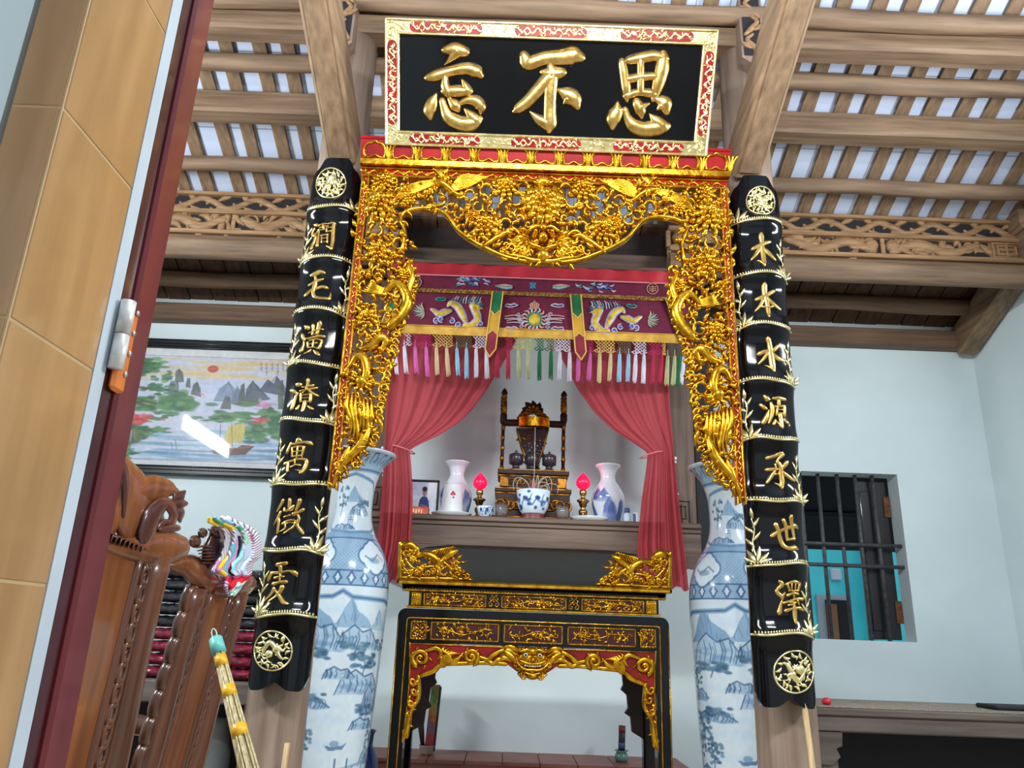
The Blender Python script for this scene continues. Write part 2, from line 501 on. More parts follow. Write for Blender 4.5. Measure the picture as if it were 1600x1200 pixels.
# purlins seen row by row (left-hand picture height at x=360), squared main ones are deeper
def purlin(py, r, square=False, x0=XL, x1=XR, m=WOOD_OLD, px=360):
    c = on_roof(px, py, 0.035+r)
    mb = MB()
    if square:
        q = []
        for yy, zz in ((-0.8, -1.15), (0.8, -1.15), (1.05, -0.9), (1.05, 0.35), (0.8, 0.55), (0.8, 0.95), (-0.8, 0.95), (-0.8, 0.55), (-1.05, 0.35), (-1.05, -0.9)):
            q.append((c.y+yy*r, c.z+zz*r))
        mb.sweep(q, x0, x1)
    else:
        n = 26
        pts = [(x0+(x1-x0)*k/n, c.y, c.z+0.006*math.sin(k*1.3+py)) for k in range(n+1)]
        mb.tube(pts, [r*(1+0.05*math.sin(k*0.9+py)) for k in range(n+1)], 14)
    return mb.build('purlin', m, ceil, world=False)
purlin(-4, 0.047); purlin(36, 0.062, True); purlin(96, 0.046); purlin(166, 0.064, True); purlin(257, 0.046)
purlin(438, 0.055, m=wood('eave_purlin_timber', S(136, 106, 80), S(92, 68, 50), 'x', 2.2))
# closed boards over the eave bay and the wall plate
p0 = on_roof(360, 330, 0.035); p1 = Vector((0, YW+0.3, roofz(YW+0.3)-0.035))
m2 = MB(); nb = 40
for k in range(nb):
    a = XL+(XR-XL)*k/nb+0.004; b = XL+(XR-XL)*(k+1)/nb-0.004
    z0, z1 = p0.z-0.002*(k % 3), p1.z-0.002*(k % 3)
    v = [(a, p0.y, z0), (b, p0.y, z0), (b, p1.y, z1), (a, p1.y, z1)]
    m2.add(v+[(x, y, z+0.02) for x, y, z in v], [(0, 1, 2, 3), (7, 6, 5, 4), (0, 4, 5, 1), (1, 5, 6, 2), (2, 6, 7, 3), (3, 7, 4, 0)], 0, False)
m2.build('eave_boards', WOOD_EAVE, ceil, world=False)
m2 = MB(); zt, zb = at(360, 488, YW).z, at(360, 509, YW).z
m2.box(XL, XR, YW-0.10, YW+0.02, zb, zt+0.02, 0, 0.008)
m2.build('wall_plate', wood('wall_plate_timber', S(120, 92, 70), S(84, 62, 46), 'x', 2.2), ceil, world=False)

# ---- carved frieze and its tie beam, one run each side of the altar (Y = 4.2)
FY = 4.2
def carved_run(xa, xb, label, endtile):
    t = thing('carved_frieze', ((xa+xb)/2, FY, at(360, 350, FY).z), label, 'frieze', 'carved friezes under the roof')
    t['kind'] = 'thing'
    z = lambda py: at(360, py, FY).z
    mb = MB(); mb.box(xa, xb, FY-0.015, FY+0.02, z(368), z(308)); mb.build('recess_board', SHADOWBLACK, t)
    mb = MB()
    for a, b in ((305.5, 310.5), (332.5, 339), (364, 370.5)): mb.box(xa, xb, FY-0.05, FY+0.02, z(b), z(a), 0, 0.006)
    mb.build('rail', WOOD_CARVE, t)
    # upper band: running scroll ; lower band: dragons in leaves
    mp = lambda u, v, h: Vector((u, FY-0.014-h, v))
    up = MB(); zc = (z(310)+z(333))/2; hh = (z(310)-z(333))
    u = xa+0.1; k = 0; rg = random.Random(int(xa*10)+50)
    while u < xb-0.06:
        s = 1 if k % 2 else -1
        stroke(up, [(u-0.12, zc-s*hh*0.36, 0.035), (u-0.04, zc-s*hh*0.1, 0.045), (u+0.03, zc+s*hh*0.3, 0.042), (u+0.10, zc+s*hh*0.26, 0.036), (u+0.08, zc+s*0.0, 0.02)], mp, 0.02)
        leafstroke(up, u-0.02, zc-s*hh*0.2, -s*0.5, 0.13, 0.035, mp, 0.016); leafstroke(up, u+0.02, zc+s*hh*0.1, s*2.4, 0.11, 0.034, mp, 0.016)
        u += 0.165; k += 1
    up.build('scroll_band', WOOD_CARVE, t)
    lo = MB(); z0, z1 = z(364), z(339); zc = (z0+z1)/2; hh = z1-z0
    end = xb-(0.2 if endtile else 0)
    ncell = max(1, round((end-xa)/0.56)); cw = (end-xa)/ncell
    for c in range(ncell):
        a = xa+c*cw; s = 1 if c % 2 else -1
        lo.box(a-0.012, a+0.012, FY-0.03, FY, z0, z1)
        f = (lambda q: a+(q if s > 0 else cw-q))
        body = [(f(cw*t), zc+hh*0.26*math.sin(t*11+0.5), 0.075*(1-0.6*abs(t-0.55))) for t in np.linspace(0.12, 0.9, 9)]
        stroke(lo, body, mp, 0.026)
        dome(lo, f(cw*0.9), zc+hh*0.1, 0.045, mp, 0.03)
        for q in range(16):
            tq = rg.uniform(0.06, 0.96)
            leafstroke(lo, f(cw*tq), zc+rg.uniform(-0.4, 0.4)*hh, rg.uniform(0, 6.28), rg.uniform(0.08, 0.13), rg.uniform(0.03, 0.05), mp, 0.02, rg.uniform(-.3, .3))
        for q in range(3):
            stroke(lo, spiral(f(cw*(0.2+0.28*q)), zc+hh*0.22*(-1)**q, 0.05, 0.012, rg.uniform(0, 6), 1.1, 0.022, 0.014, 9), mp, 0.018)
    lo.build('dragon_band', WOOD_CARVE, t)
    if endtile:
        e = MB(); cx = xb-0.1; e.box(xb-0.2, xb, FY-0.02, FY, z0, z1)
        for r in (0.085, 0.055):
            k = r*hh/0.2
            for A, B in (((-r, -k), (r, -k)), ((r, -k), (r, k)), ((r, k), (-r, k)), ((-r, k), (-r, -k))):
                stroke(e, [(cx+A[0], zc+A[1], 0.016), (cx+(A[0]+B[0])/2, zc+(A[1]+B[1])/2, 0.016), (cx+B[0], zc+B[1], 0.016)], mp, 0.03, n=1)
        for A, B in (((-0.03, 0), (0.03, 0)), ((0, -.04), (0, .04))):
            stroke(e, [(cx+A[0], zc+A[1], 0.014), (cx, zc, 0.014), (cx+B[0], zc+B[1], 0.014)], mp, 0.03, n=1)
        e.build('fret_tile', WOOD_CARVE, t)
    return t
carved_run(XL, -0.72, 'carved timber frieze with dragon scrolls left of the altar', False)
carved_run(0.92, XR-0.12, 'carved timber frieze with square fret tile right of the altar', True)
def tie_beam(xa, xb, label):
    t0, b0 = at(360, 370.6, FY).z, at(360, 405, FY).z
    mb = MB(); c = (t0+b0)/2; r = (t0-b0)/2
    mb.sweep([(FY+0.07*math.cos(a), c+r*math.sin(a)) for a in np.linspace(0, 2*math.pi, 19)[:-1]], 0, xb-xa)
    for k in range(len(mb.sm)): mb.sm[k] = k > 1
    o = mb.build('tie_beam', WOOD_OLD); 
    o.location = (xa, 0, 0)
    tag(o, label, 'beam', 'tie beams under the friezes', 'thing')
tie_beam(XL, -0.72, 'rounded tie beam under the carved frieze left of the altar')
tie_beam(0.92, XR-0.05, 'rounded tie beam under the carved frieze right of the altar')

# ---- columns, sloping rafters and their carved brackets
CX = (-0.83, 1.055)
def column(cx, label):
    t = thing('wooden_column', (cx, 3.2, 0), label, 'column', 'columns flanking the altar'); t['kind'] = 'thing'
    mb = MB()
    mb.lathe([(0.115, 0), (0.115, 0.4), (0.113, 2.0), (0.110, 3.0), (0.106, roofz(3.2)-0.12)], 28, (cx, 3.2, 0)); mb.build('shaft', WOOD_OLDZ, t)
    mb = MB(); mb.lathe([(0.155, 0), (0.155, 0.08), (0.14, 0.14), (0.118, 0.16)], 28, (cx, 3.2, 0))
    mb.build('stone_base', mat('grey_stone', S(150, 148, 142), 0.8, 0, S(120, 118, 112), 20, 0.2), t)
    return t
column(CX[0]-0.025, 'round timber column behind the left black couplet board')
column(CX[1]+0.045, 'round timber column behind the right black couplet board')
def rafter(cx, pyb, label, pxb):
    b = at(pxb, pyb, 3.02)
    rot = math.atan2(SLOPE, 1)
    L = 2.3
    t = thing('sloping_rafter', (cx, 3.06, b.z), label, 'rafter', 'rafters meeting the columns'); t['kind'] = 'thing'
    mb = MB(); mb.box(-0.066, 0.066, -L, 0.04, 0, 0.2, 0, 0.012)
    mb.xform(Matrix.Rotation(-rot, 4, 'X')); mb.build('beam', WOOD_OLDY, t, world=False)
    mb = MB(); mb.box(-0.045, 0.045, -L, 0.0, -0.008, 0.01, 0, 0.003)
    mb.xform(Matrix.Rotation(-rot, 4, 'X')); mb.build('moulding', WOOD_OLDY, t, world=False)
rafter(CX[0], 238, 'sloping roof rafter ending above the left couplet board', 530)
rafter(CX[1], 262, 'sloping roof rafter ending above the right couplet board', 1185)
def bracket(px0, px1, py1, label):
    Y = 3.02
    x0, x1 = at(px0, py1, Y).x, at(px1, py1, Y).x; z0 = at((px0+px1)/2, py1, Y).z; z1 = z0+0.62
    t = thing('carved_bracket', ((x0+x1)/2, Y, z0), label, 'bracket', 'carved brackets on the columns')
    mb = MB(); w = x1-x0
    out = [(x0, z0+0.02), (x0+w*0.5, z0-0.02), (x1, z0+0.02), (x1, z1), (x0, z1)]
    mb.prism(out, Y, Y+0.1); mb.build('bracket_body', WOOD_OLDZ, t)
    mb = MB(); b = 0.012
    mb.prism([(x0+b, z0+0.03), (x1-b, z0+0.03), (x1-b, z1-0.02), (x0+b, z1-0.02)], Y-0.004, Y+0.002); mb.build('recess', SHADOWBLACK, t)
    mb = MB(); mp = lambda u, v, h: Vector((u, Y-0.004-h, v)); cx = (x0+x1)/2
    for k in range(5):
        s = 1 if k % 2 else -1
        zz = z0+0.07+0.11*k
        stroke(mb, [(cx-s*w*0.3, zz-0.03, 0.02), (cx, zz+0.01, 0.03), (cx+s*w*0.25, zz+0.05, 0.022), (cx, zz+0.08, 0.015)], mp, 0.014)
        leafstroke(mb, cx+s*w*0.1, zz, 1.57-s*0.9, 0.06, 0.022, mp, 0.012)
    mb.build('scroll_carving', WOOD_CARVE, t)
bracket(520, 549, 71, 'carved bracket on the left column beside the plaque')
bracket(1160, 1196, 95, 'carved bracket on the right column beside the plaque')
# rafter end against the right wall
t = thing('corner_rafter', (3.1, 4.2, 3.0), 'short sloping rafter end in the corner of the right wall', 'rafter'); t['kind'] = 'thing'
q0 = at(1519, 556, 4.93); rot = math.atan2(SLOPE, 1)
mb = MB(); mb.box(-0.075, 0.06, -2.6, 0.0, 0, 0.2, 0, 0.012)
mb.xform(Matrix.Translation((3.125, q0.y, q0.z)) @ Matrix.Rotation(-rot, 4, 'X')); mb.build('beam', WOOD_OLDY, t)
mb = MB(); mb.box(3.02, 3.16, 4.05, 4.35, q0.z+0.5, q0.z+1.0, 0, 0.02); mb.build('bearing_block', WOOD_OLDY, t)
# plaster cornice on the right wall
mb = MB()
for k, (w, zz) in enumerate(((0.06, 0.0), (0.10, 0.05), (0.16, 0.10))): mb.box(XR-w, XR+0.01, 3.0, 4.05, at(1590, 540, 4.0).z+zz, at(1590, 540, 4.0).z+zz+0.05, 0, 0.012)
tag(mb.build('trim_1', WALL), 'white plaster cornice on the right wall', kind='structure')

# ---- tiled door jamb close to the camera, red door frame and its hinge
JY2 = 0.80; JX = at(205, 305, JY2).x
a = at(105, 175, 1.0); JY1 = JX/a.x
tl = mat('wood_look_wall_tile', S(186, 145, 98), 0.22, 0, S(162, 123, 79), 2.4, 0.0, stretch=(9, 9, 1), coat=0.25, detail=6)
GROUT = mat('pale_grout', S(196, 166, 122), 0.6)
STRIP = mat('white_sealant_paint', S(190, 202, 212), 0.6)
WF = structure('wall_front', 'wood-look tiled jamb beside the doorway')
mb = MB(); mb.box(-1.6, JX-0.062*1.0, JY1-0.002, JY2+0.1, 0, 3.2); mb.build('plaster', WALL, WF, world=False)
xl = at(26, 169, JY1).x
zg = [at(105, 175, JY1).z, at(29, 501, JY1).z]; stp = zg[0]-zg[1]
rows = [zg[0]+stp*k for k in (-4, -3, -2, -1, 0, 1, 2, 3)]
mb = MB(); mg = MB(); g = 0.0016
mg.box(xl, JX-0.0012, JY1-0.0068, JY2-0.001, 0, rows[-1])
for z0, z1 in zip([0]+rows[:-1], rows):
    if z1 <= 0: continue
    z0 = max(z0, 0)
    mb.box(xl, JX-0.0035, JY1-0.008, JY1+0.001, z0+g, z1-g, 0, 0.0008)
    mb.box(JX-0.008, JX, JY1-0.0045, JY2-0.001, z0+g, z1-g, 0, 0.0008)
mb.build('tile', tl, WF, world=False); mg.build('grout', GROUT, WF, world=False)
mb = MB(); mb.box(JX-0.05, JX+0.001, JY2-0.001, JY2+0.022, 0, 3.2); mb.build('white_strip', STRIP, WF, world=False)
DOOR = structure('door_1', 'dark red door frame with a hinge')
RW = mat('dark_red_gloss_paint', S(112, 38, 42), 0.35, 0, S(90, 28, 34), 3, coat=0.2, stretch=(6, 6, 1))
RWD = mat('maroon_gloss_paint', S(70, 22, 30), 0.3, 0, S(54, 16, 22), 3, coat=0.25, stretch=(6, 6, 1))
f0 = JY2+0.022
mb = MB(); mb.box(JX-0.06, JX+0.0, f0, f0+0.026, 0, 3.2, 0, 0.003); mb.box(JX-0.06, JX+0.006, f0+0.026, f0+0.075, 0, 3.2, 1, 0.004)
mb.build('frame', [RWD, RW], DOOR, world=False)
hz0, hz1 = at(183, 575, f0).z, at(196, 470, f0).z
hg = MB(); hg.box(JX, JX+0.0085, f0+0.008, f0+0.036, hz0-0.022, hz1-0.004, 0, 0.004)
ho = hg.build('hinge_leaf', mat('orange_primer', S(214, 122, 50), 0.5, 0, S(190, 98, 36), 20), DOOR, world=False)
hg = MB(); hm = (hz0+hz1)/2
hg.tube([(JX+0.010, f0+0.002, hz0), (JX+0.010, f0+0.002, hm-0.001)], 0.0085, 14); hg.tube([(JX+0.010, f0+0.002, hm+0.001), (JX+0.010, f0+0.002, hz1)], 0.0085, 14)
hg.build('hinge_barrel', mat('white_painted_steel', S(226, 228, 228), 0.4, 0.2, S(190, 188, 184), 60), DOOR, world=False)
hg = MB()
for k in range(4):
    zz = hz0+(hz1-hz0)*(0.02+0.31*k); hg.tube([(JX+0.008, f0+0.028, zz), (JX+0.0105, f0+0.028, zz)], 0.0035, 10)
hg.build('screw', mat('steel_screw', S(200, 200, 196), 0.35, 0.8), DOOR, world=False)

# ---- window: bars, shutter, and the neighbour's house outside
WIN = structure('window_1', 'unglazed barred window in the back wall')
IRON = mat('grey_iron', S(92, 92, 96), 0.55, 0.3, S(70, 68, 70), 30)
yb = YW+0.075
for px in (1250, 1278, 1308, 1336, 1363):
    x = at(px, 752, yb).x
    mb = MB(); mb.tube([(x, yb, WZ0), (x, yb, WZ1)], 0.0125, 12); mb.build('bar', IRON, WIN, world=False)
for py in (852, 885):
    z = at(1360, py, yb-0.02).z
    mb = MB(); mb.tube([(WX0, yb-0.022, z), (WX1, yb-0.022, z)], 0.0125, 12); mb.build('bar', IRON, WIN, world=False)
mb = MB(); mb.box(WX1-0.23, WX1-0.03, YW+T-0.02, YW+T+0.02, WZ0+0.01, WZ1-0.03, 0, 0.004)
mb.box(WX1-0.21, WX1-0.13, YW+T-0.028, YW+T-0.018, WZ0+0.06, WZ1-0.1, 0, 0.004)
sh = mb.build('shutter', mat('dark_stained_shutter', S(34, 28, 32), 0.4, 0, S(22, 18, 22), 6, coat=0.1), WIN, world=False)
mb = MB()
for zz in (WZ0+0.18, WZ1-0.2): mb.box(WX1-0.055, WX1-0.012, YW+T-0.032, YW+T-0.018, zz-0.07, zz+0.07, 0, 0.003)
mb.build('hinge', mat('rusty_hinge', S(130, 84, 46), 0.7, 0.2, S(90, 56, 34), 40), sh, world=False)
TURQ = mat('turquoise_house_paint', S(84, 214, 222), 0.7, 0, S(70, 200, 212), 3)
t = thing('neighbour_house', (3.2, 8.0, 0), 'turquoise house with a dark doorway seen through the barred window', 'house')
mb = MB(); mb.box(1.5, 7.5, 8.0, 8.2, -0.5, 4.0); mb.box(3.62, 3.86, 7.82, 8.02, -0.5, 4.0, 0, 0.01); mb.build('wall', TURQ, t)
dx0, dx1 = at(1289, 960, 8.0).x, at(1322, 960, 8.0).x; dz = at(1310, 938, 8.0).z
mb = MB(); mb.box(dx0-0.08, dx1+0.03, 7.97, 8.0, -0.5, dz+0.05, 0, 0.008); mb.build('door_frame', mat('grey_door_frame', S(150, 160, 168), 0.6), t)
mb = MB(); mb.box(dx0, dx1, 7.955, 7.99, -0.5, dz); mb.build('doorway', mat('dark_doorway', S(24, 22, 24), 0.8), t)
mb = MB(); mb.box(dx0, dx0+0.1, 7.93, 7.96, -0.5, dz-0.04, 0, 0.005); mb.build('door_leaf', mat('brown_door', S(120, 84, 52), 0.6), t)
mb = MB(); mb.box(at(1297, 900, 8).x, at(1313, 900, 8).x, 7.96, 8.0, at(1305, 907, 8).z, at(1305, 889, 8).z, 0, 0.01); mb.build('wall_plaque', mat('pale_sign', S(196, 200, 214), 0.6), t)
zz = at(1330, 858, 6.3).z; t2 = thing('awning', (2.4, 5.2, 2.4), 'dark sloping awning outside above the barred window', 'awning')
mb = MB(); q_ = [(YW+T+0.004, 2.42), (6.3, zz), (6.3, zz+0.05), (YW+T+0.004, 2.5)]
mb.sweep(q_, 0.8, 3.9); mb.build('sheet', mat('dark_awning_sheet', S(34, 32, 36), 0.8), t2)
for yy in (5.5, 5.9, 6.25):
    mb = MB(); z_ = 2.42+(zz-2.42)*(yy-YW-T)/(6.3-YW-T); mb.box(0.8, 3.9, yy-0.02, yy+0.02, z_-0.045, z_-0.005, 0, 0.004); mb.build('batten', mat('dark_awning_batten', S(44, 40, 40), 0.8), t2)
mb = MB(); mb.box(-6, 9, YW+T, 14, -0.62, -0.5); tag(mb.build('ground', mat('yard_concrete', S(150, 148, 142), 0.9)), 'concrete yard outside the window', kind='structure')

# ================================================================== writing: brush strokes (picture coordinates of each glyph, x0, y0, zoom)
GL = {}
GL['jian'] = (475, 335, 20, [[(300,270,60),(380,290,110),(440,310,70)], [(300,390,60),(240,480,70),(225,560,60)], [(225,600,60),(320,640,70)],
  [(440,460,70),(360,560,50),(300,580,40)], [(340,640,90),(310,760,80),(240,900,100),(210,1010,110)], [(450,470,60),(440,600,70),(420,800,80),(400,940,100)],
  [(480,300,40),(600,270,50),(690,270,40)], [(590,290,90),(600,400,80)], [(480,390,40),(600,340,40),(740,350,50)], [(430,450,50),(560,460,40),(650,440,30)],
  [(700,380,50),(700,500,50)], [(760,270,50),(880,240,60),(960,270,80)], [(930,270,110),(910,500,120),(890,800,120),(860,1040,110)], [(860,1040,100),(760,1000,60),(670,960,10)],
  [(760,400,30),(860,380,40)], [(690,520,40),(860,490,50)], [(520,630,50),(740,610,50)], [(540,630,60),(540,860,50)], [(730,620,60),(720,860,60)], [(540,730,40),(720,720,40)], [(530,850,40),(720,830,40)]])
GL['mao'] = (465, 415, 20, [[(410,270,90),(560,230,130),(700,180,110),(830,210,80)], [(340,570,70),(480,510,90),(640,440,90),(790,400,60)],
  [(220,880,110),(400,740,100),(560,690,80),(760,640,90),(900,670,110)], [(540,320,80),(560,450,110),(520,600,130),(470,780,110),(500,930,110),(620,990,100),(850,1010,90),(980,1010,110),(1020,900,60),(1020,800,15)]])
GL['huang'] = (460, 500, 20, [[(330,180,90),(410,220,130)], [(300,270,15),(360,230,60)], [(230,440,110),(270,560,110),(280,640,60)], [(280,600,50),(260,760,70),(180,930,130)],
  [(580,170,110),(570,330,70),(540,440,50)], [(790,110,150),(740,260,120),(700,420,90)], [(430,390,30),(560,340,50),(760,280,50),(900,280,40)], [(560,420,40),(700,420,50)],
  [(340,560,60),(500,540,70),(760,480,80),(930,500,90)], [(400,680,70),(410,840,60)], [(470,620,50),(700,580,50),(850,620,70)], [(850,640,80),(770,860,90)], [(590,600,50),(560,840,50)],
  [(440,740,40),(700,700,50)], [(400,840,50),(580,840,40),(740,870,60)], [(500,920,60),(400,1000,80),(280,1060,20)], [(600,940,50),(690,1020,120),(760,1070,110)]])
GL['lao'] = (440, 585, 18.46, [[(440,270,120),(520,270,110)], [(220,420,80),(320,450,110),(400,520,80)], [(450,520,50),(380,640,90),(270,960,110)], [(760,160,110),(740,300,80),(680,420,60),(500,600,30)],
  [(590,350,50),(760,330,60),(910,300,70)], [(520,460,50),(700,430,60),(1020,370,60)], [(740,400,60),(860,520,90),(1040,600,60)], [(540,540,70),(530,770,70)], [(840,570,90),(820,770,90)],
  [(570,590,50),(830,560,50)], [(570,670,40),(830,660,40)], [(560,770,50),(820,770,50)], [(660,780,110),(630,950,110),(600,1050,80)], [(490,880,50),(430,980,90)], [(760,910,50),(850,970,100),(910,990,60)]])
GL['yu'] = (435, 675, 17.14, [[(460,280,60),(530,180,90),(600,230,70)], [(360,310,50),(500,290,70),(680,260,60),(830,280,110),(890,310,70)], [(320,280,60),(260,400,70),(210,520,90)],
  [(350,420,60),(350,640,60)], [(350,410,50),(520,370,50),(680,390,70)], [(680,400,80),(620,630,60)], [(510,380,50),(470,700,60)], [(360,520,40),(660,490,40)], [(350,640,50),(620,620,50)],
  [(150,830,90),(300,770,60),(560,710,60),(730,740,90),(750,820,100),(690,980,110),(600,1080,100)], [(620,1050,80),(520,1020,40),(430,1000,10)], [(240,800,60),(230,930,80),(230,1030,90)],
  [(430,720,50),(430,850,50)], [(330,930,60),(440,870,60),(570,880,60)]])
GL['wei'] = (415, 770, 17.14, [[(450,200,90),(360,350,70),(270,480,40)], [(380,500,70),(300,650,80),(170,860,25)], [(330,690,80),(310,900,80),(290,1070,70)], [(640,200,110),(620,350,90),(600,420,60)],
  [(490,400,50),(480,470,70),(560,470,70),(640,430,60),(740,340,60)], [(740,340,50),(720,440,40),(640,480,30)], [(910,210,120),(850,350,80),(790,470,60)], [(740,560,110),(870,510,70),(990,440,90)],
  [(860,600,70),(880,700,80),(830,850,90),(930,1000,110),(980,1070,90)], [(480,640,50),(640,590,50)], [(430,830,60),(560,750,60),(680,720,50),(790,740,40)], [(500,790,60),(500,950,50),(350,1040,25)],
  [(770,780,50),(740,900,60),(620,980,50),(480,1080,50)], [(560,810,30),(650,790,30),(730,800,30)]])
GL['ai'] = (400, 870, 15, [[(480,190,80),(600,170,90),(710,150,80)], [(560,230,90),(560,380,80)], [(330,370,70),(560,360,60),(760,330,50),(900,380,120),(940,440,60)], [(340,380,70),(290,460,80),(260,530,80)],
  [(420,490,60),(540,460,50),(640,460,50)], [(550,400,50),(540,590,50)], [(380,630,80),(540,590,60),(690,580,90)], [(400,740,80),(330,870,60),(160,1040,40)], [(600,710,110),(540,830,90),(440,930,50),(280,1040,40)],
  [(430,780,60),(540,920,90),(640,1060,110),(740,1090,70)]])
GL['mu'] = (1165, 355, 18.46, [[(460,230,160),(480,400,130),(510,700,140),(540,950,130),(550,1080,80)], [(540,1050,100),(440,970,60),(320,940,10)], [(210,600,90),(400,510,110),(560,440,110),(720,390,80)],
  [(400,620,100),(310,760,100),(180,910,60)], [(520,600,90),(680,720,130),(880,890,70)]])
GL['ben'] = (1170, 435, 17.14, [[(420,190,140),(440,400,130),(500,600,120),(530,850,120),(540,1000,70)], [(220,540,90),(400,470,110),(560,390,110),(680,320,90)], [(400,560,90),(310,720,90),(190,850,50)],
  [(500,500,90),(660,650,110),(880,790,60)], [(370,740,60),(540,760,60),(660,730,50)]])
GL['shui'] = (1175, 515, 17.14, [[(440,250,120),(490,400,120),(530,700,150),(570,950,150),(590,1080,90)], [(570,1050,90),(470,990,60),(350,945,10)], [(200,630,110),(350,570,100),(470,560,80)],
  [(450,600,90),(330,760,90),(200,890,60)], [(720,420,100),(620,520,100),(530,600,80)], [(560,620,90),(700,740,120),(920,810,50)]])
GL['yuan'] = (1185, 610, 17.14, [[(180,150,80),(250,220,130),(320,230,40)], [(80,370,80),(160,440,110),(230,480,60)], [(290,520,40),(230,700,120),(160,830,130)], [(400,200,50),(560,200,110),(740,220,80)],
  [(350,330,70),(390,480,110),(370,680,100),(290,860,60)], [(560,260,100),(570,380,100)], [(420,420,80),(520,440,70),(500,640,60)], [(520,420,50),(700,400,70),(740,440,80)], [(730,420,90),(730,650,90)],
  [(540,500,40),(680,500,40)], [(540,590,50),(740,610,60)], [(600,640,120),(630,800,120),(640,960,110)], [(620,960,80),(560,880,60),(460,780,30)], [(460,790,70),(430,880,100)], [(720,780,40),(790,830,90),(850,870,60)]])
GL['cheng'] = (1190, 700, 17.14, [[(160,260,90),(350,210,90),(520,140,90),(610,170,60)], [(580,180,90),(460,290,70),(410,390,40)], [(440,360,90),(530,500,120),(540,700,140),(570,900,140),(540,1060,80)],
  [(550,1050,90),(450,970,60),(350,930,10)], [(150,570,90),(300,560,90),(430,560,70)], [(370,430,50),(400,560,60),(300,720,100),(170,910,80)], [(370,700,60),(480,680,50)], [(700,380,120),(600,500,100),(540,560,60)],
  [(590,640,90),(740,750,100),(920,850,70)]])
GL['shi'] = (1200, 795, 16, [[(130,660,110),(300,560,90),(520,470,90),(700,420,130),(790,470,50)], [(210,390,110),(270,540,100),(310,720,110),(380,900,110),(520,980,100),(700,970,130),(770,1000,60)],
  [(400,280,90),(460,420,100),(480,600,80),(500,770,70)], [(600,200,110),(620,400,100),(660,600,80),(690,750,70)], [(500,770,60),(690,740,70)]])
GL['ze'] = (1205, 900, 15, [[(210,130,70),(270,200,110),(200,280,70)], [(190,260,70),(150,370,90),(260,480,80)], [(330,390,40),(280,470,90),(270,560,60)], [(270,570,50),(230,720,80),(210,850,120)],
  [(360,190,50),(540,130,70),(700,170,70)], [(390,200,60),(450,330,50)], [(700,190,70),(660,340,60)], [(500,180,40),(500,320,40)], [(590,180,40),(580,330,40)], [(430,340,40),(660,340,50)],
  [(400,450,70),(540,400,60),(660,420,60)], [(540,350,60),(560,520,50)], [(310,630,60),(500,570,50),(640,530,60),(780,540,80)], [(450,610,40),(600,620,40)], [(640,570,50),(680,660,50)], [(420,680,50),(560,660,50)],
  [(360,810,90),(540,760,60),(700,750,80),(780,800,60)], [(560,680,70),(570,850,110),(580,1090,70)]])
P0 = (580, 20, 2.857)
GL['wang'] = P0+([[(335,168,36),(375,165,56),(412,175,50)], [(385,175,54),(355,210,24),(328,236,4)], [(255,292,30),(290,283,48),(360,262,42),(430,252,50),(470,265,52),(488,280,30)],
  [(330,285,24),(333,330,38),(345,360,40)], [(335,352,40),(390,352,48),(435,352,36)], [(405,298,6),(420,325,28),(430,350,42)], [(290,368,16),(275,400,46),(262,440,52),(265,466,26)],
  [(318,395,28),(328,430,36),(350,470,52),(400,495,56),(450,495,58),(480,478,36)], [(470,482,44),(440,455,34),(415,428,6)], [(352,388,22),(378,418,46),(395,445,10)], [(385,412,16),(430,392,32),(470,397,46),(492,425,42),(490,445,18)]],)
GL['bu'] = P0+([[(682,195,40),(702,228,58),(770,205,56),(850,200,66),(900,193,76),(928,200,46)], [(800,242,34),(808,268,60)], [(765,268,24),(800,275,58),(848,270,42)], [(800,290,62),(760,330,54),(700,395,48),(655,430,40),(640,440,20)],
  [(805,280,54),(800,350,52),(797,430,50),(797,500,56),(795,522,30)], [(790,500,54),(745,475,38),(706,440,5)], [(843,350,26),(875,368,64),(905,390,64),(918,418,32)], [(875,390,40),(855,410,6)]],)
GL['si'] = P0+([[(1118,222,32),(1128,280,38),(1138,350,38),(1140,395,14)], [(1150,215,36),(1200,205,46),(1260,195,46),(1305,205,40)], [(1300,195,46),(1295,250,58),(1275,330,48),(1258,388,24)], [(1200,215,32),(1200,350,32)],
  [(1140,300,32),(1200,290,36),(1270,285,32)], [(1140,372,36),(1190,357,30),(1250,362,40)], [(1098,405,16),(1095,440,52),(1078,480,56),(1076,510,26)], [(1100,435,30),(1122,432,8)],
  [(1132,435,26),(1142,470,36),(1170,505,56),(1220,520,58),(1275,515,62),(1310,508,42)], [(1300,508,50),(1265,480,42),(1238,452,5)], [(1185,405,42),(1200,440,46),(1205,468,16)], [(1200,425,36),(1242,405,8)],
  [(1272,388,26),(1305,405,62),(1315,438,36)], [(1290,420,36),(1272,435,8)]],)
GLW = 1.2
def glyph(name, key, mp, h, material, parent, n=4):
    x0, y0, k, st = GL[key]
    mb = MB()
    for i, s in enumerate(st):
        stroke(mb, [(x0+p[0]/k, y0+p[1]/k, p[2]/k*GLW) for p in s], mp, h*(1+0.015*(i % 5)), 0.004, 0, n, 10)
    return mb.build(name, material, parent)

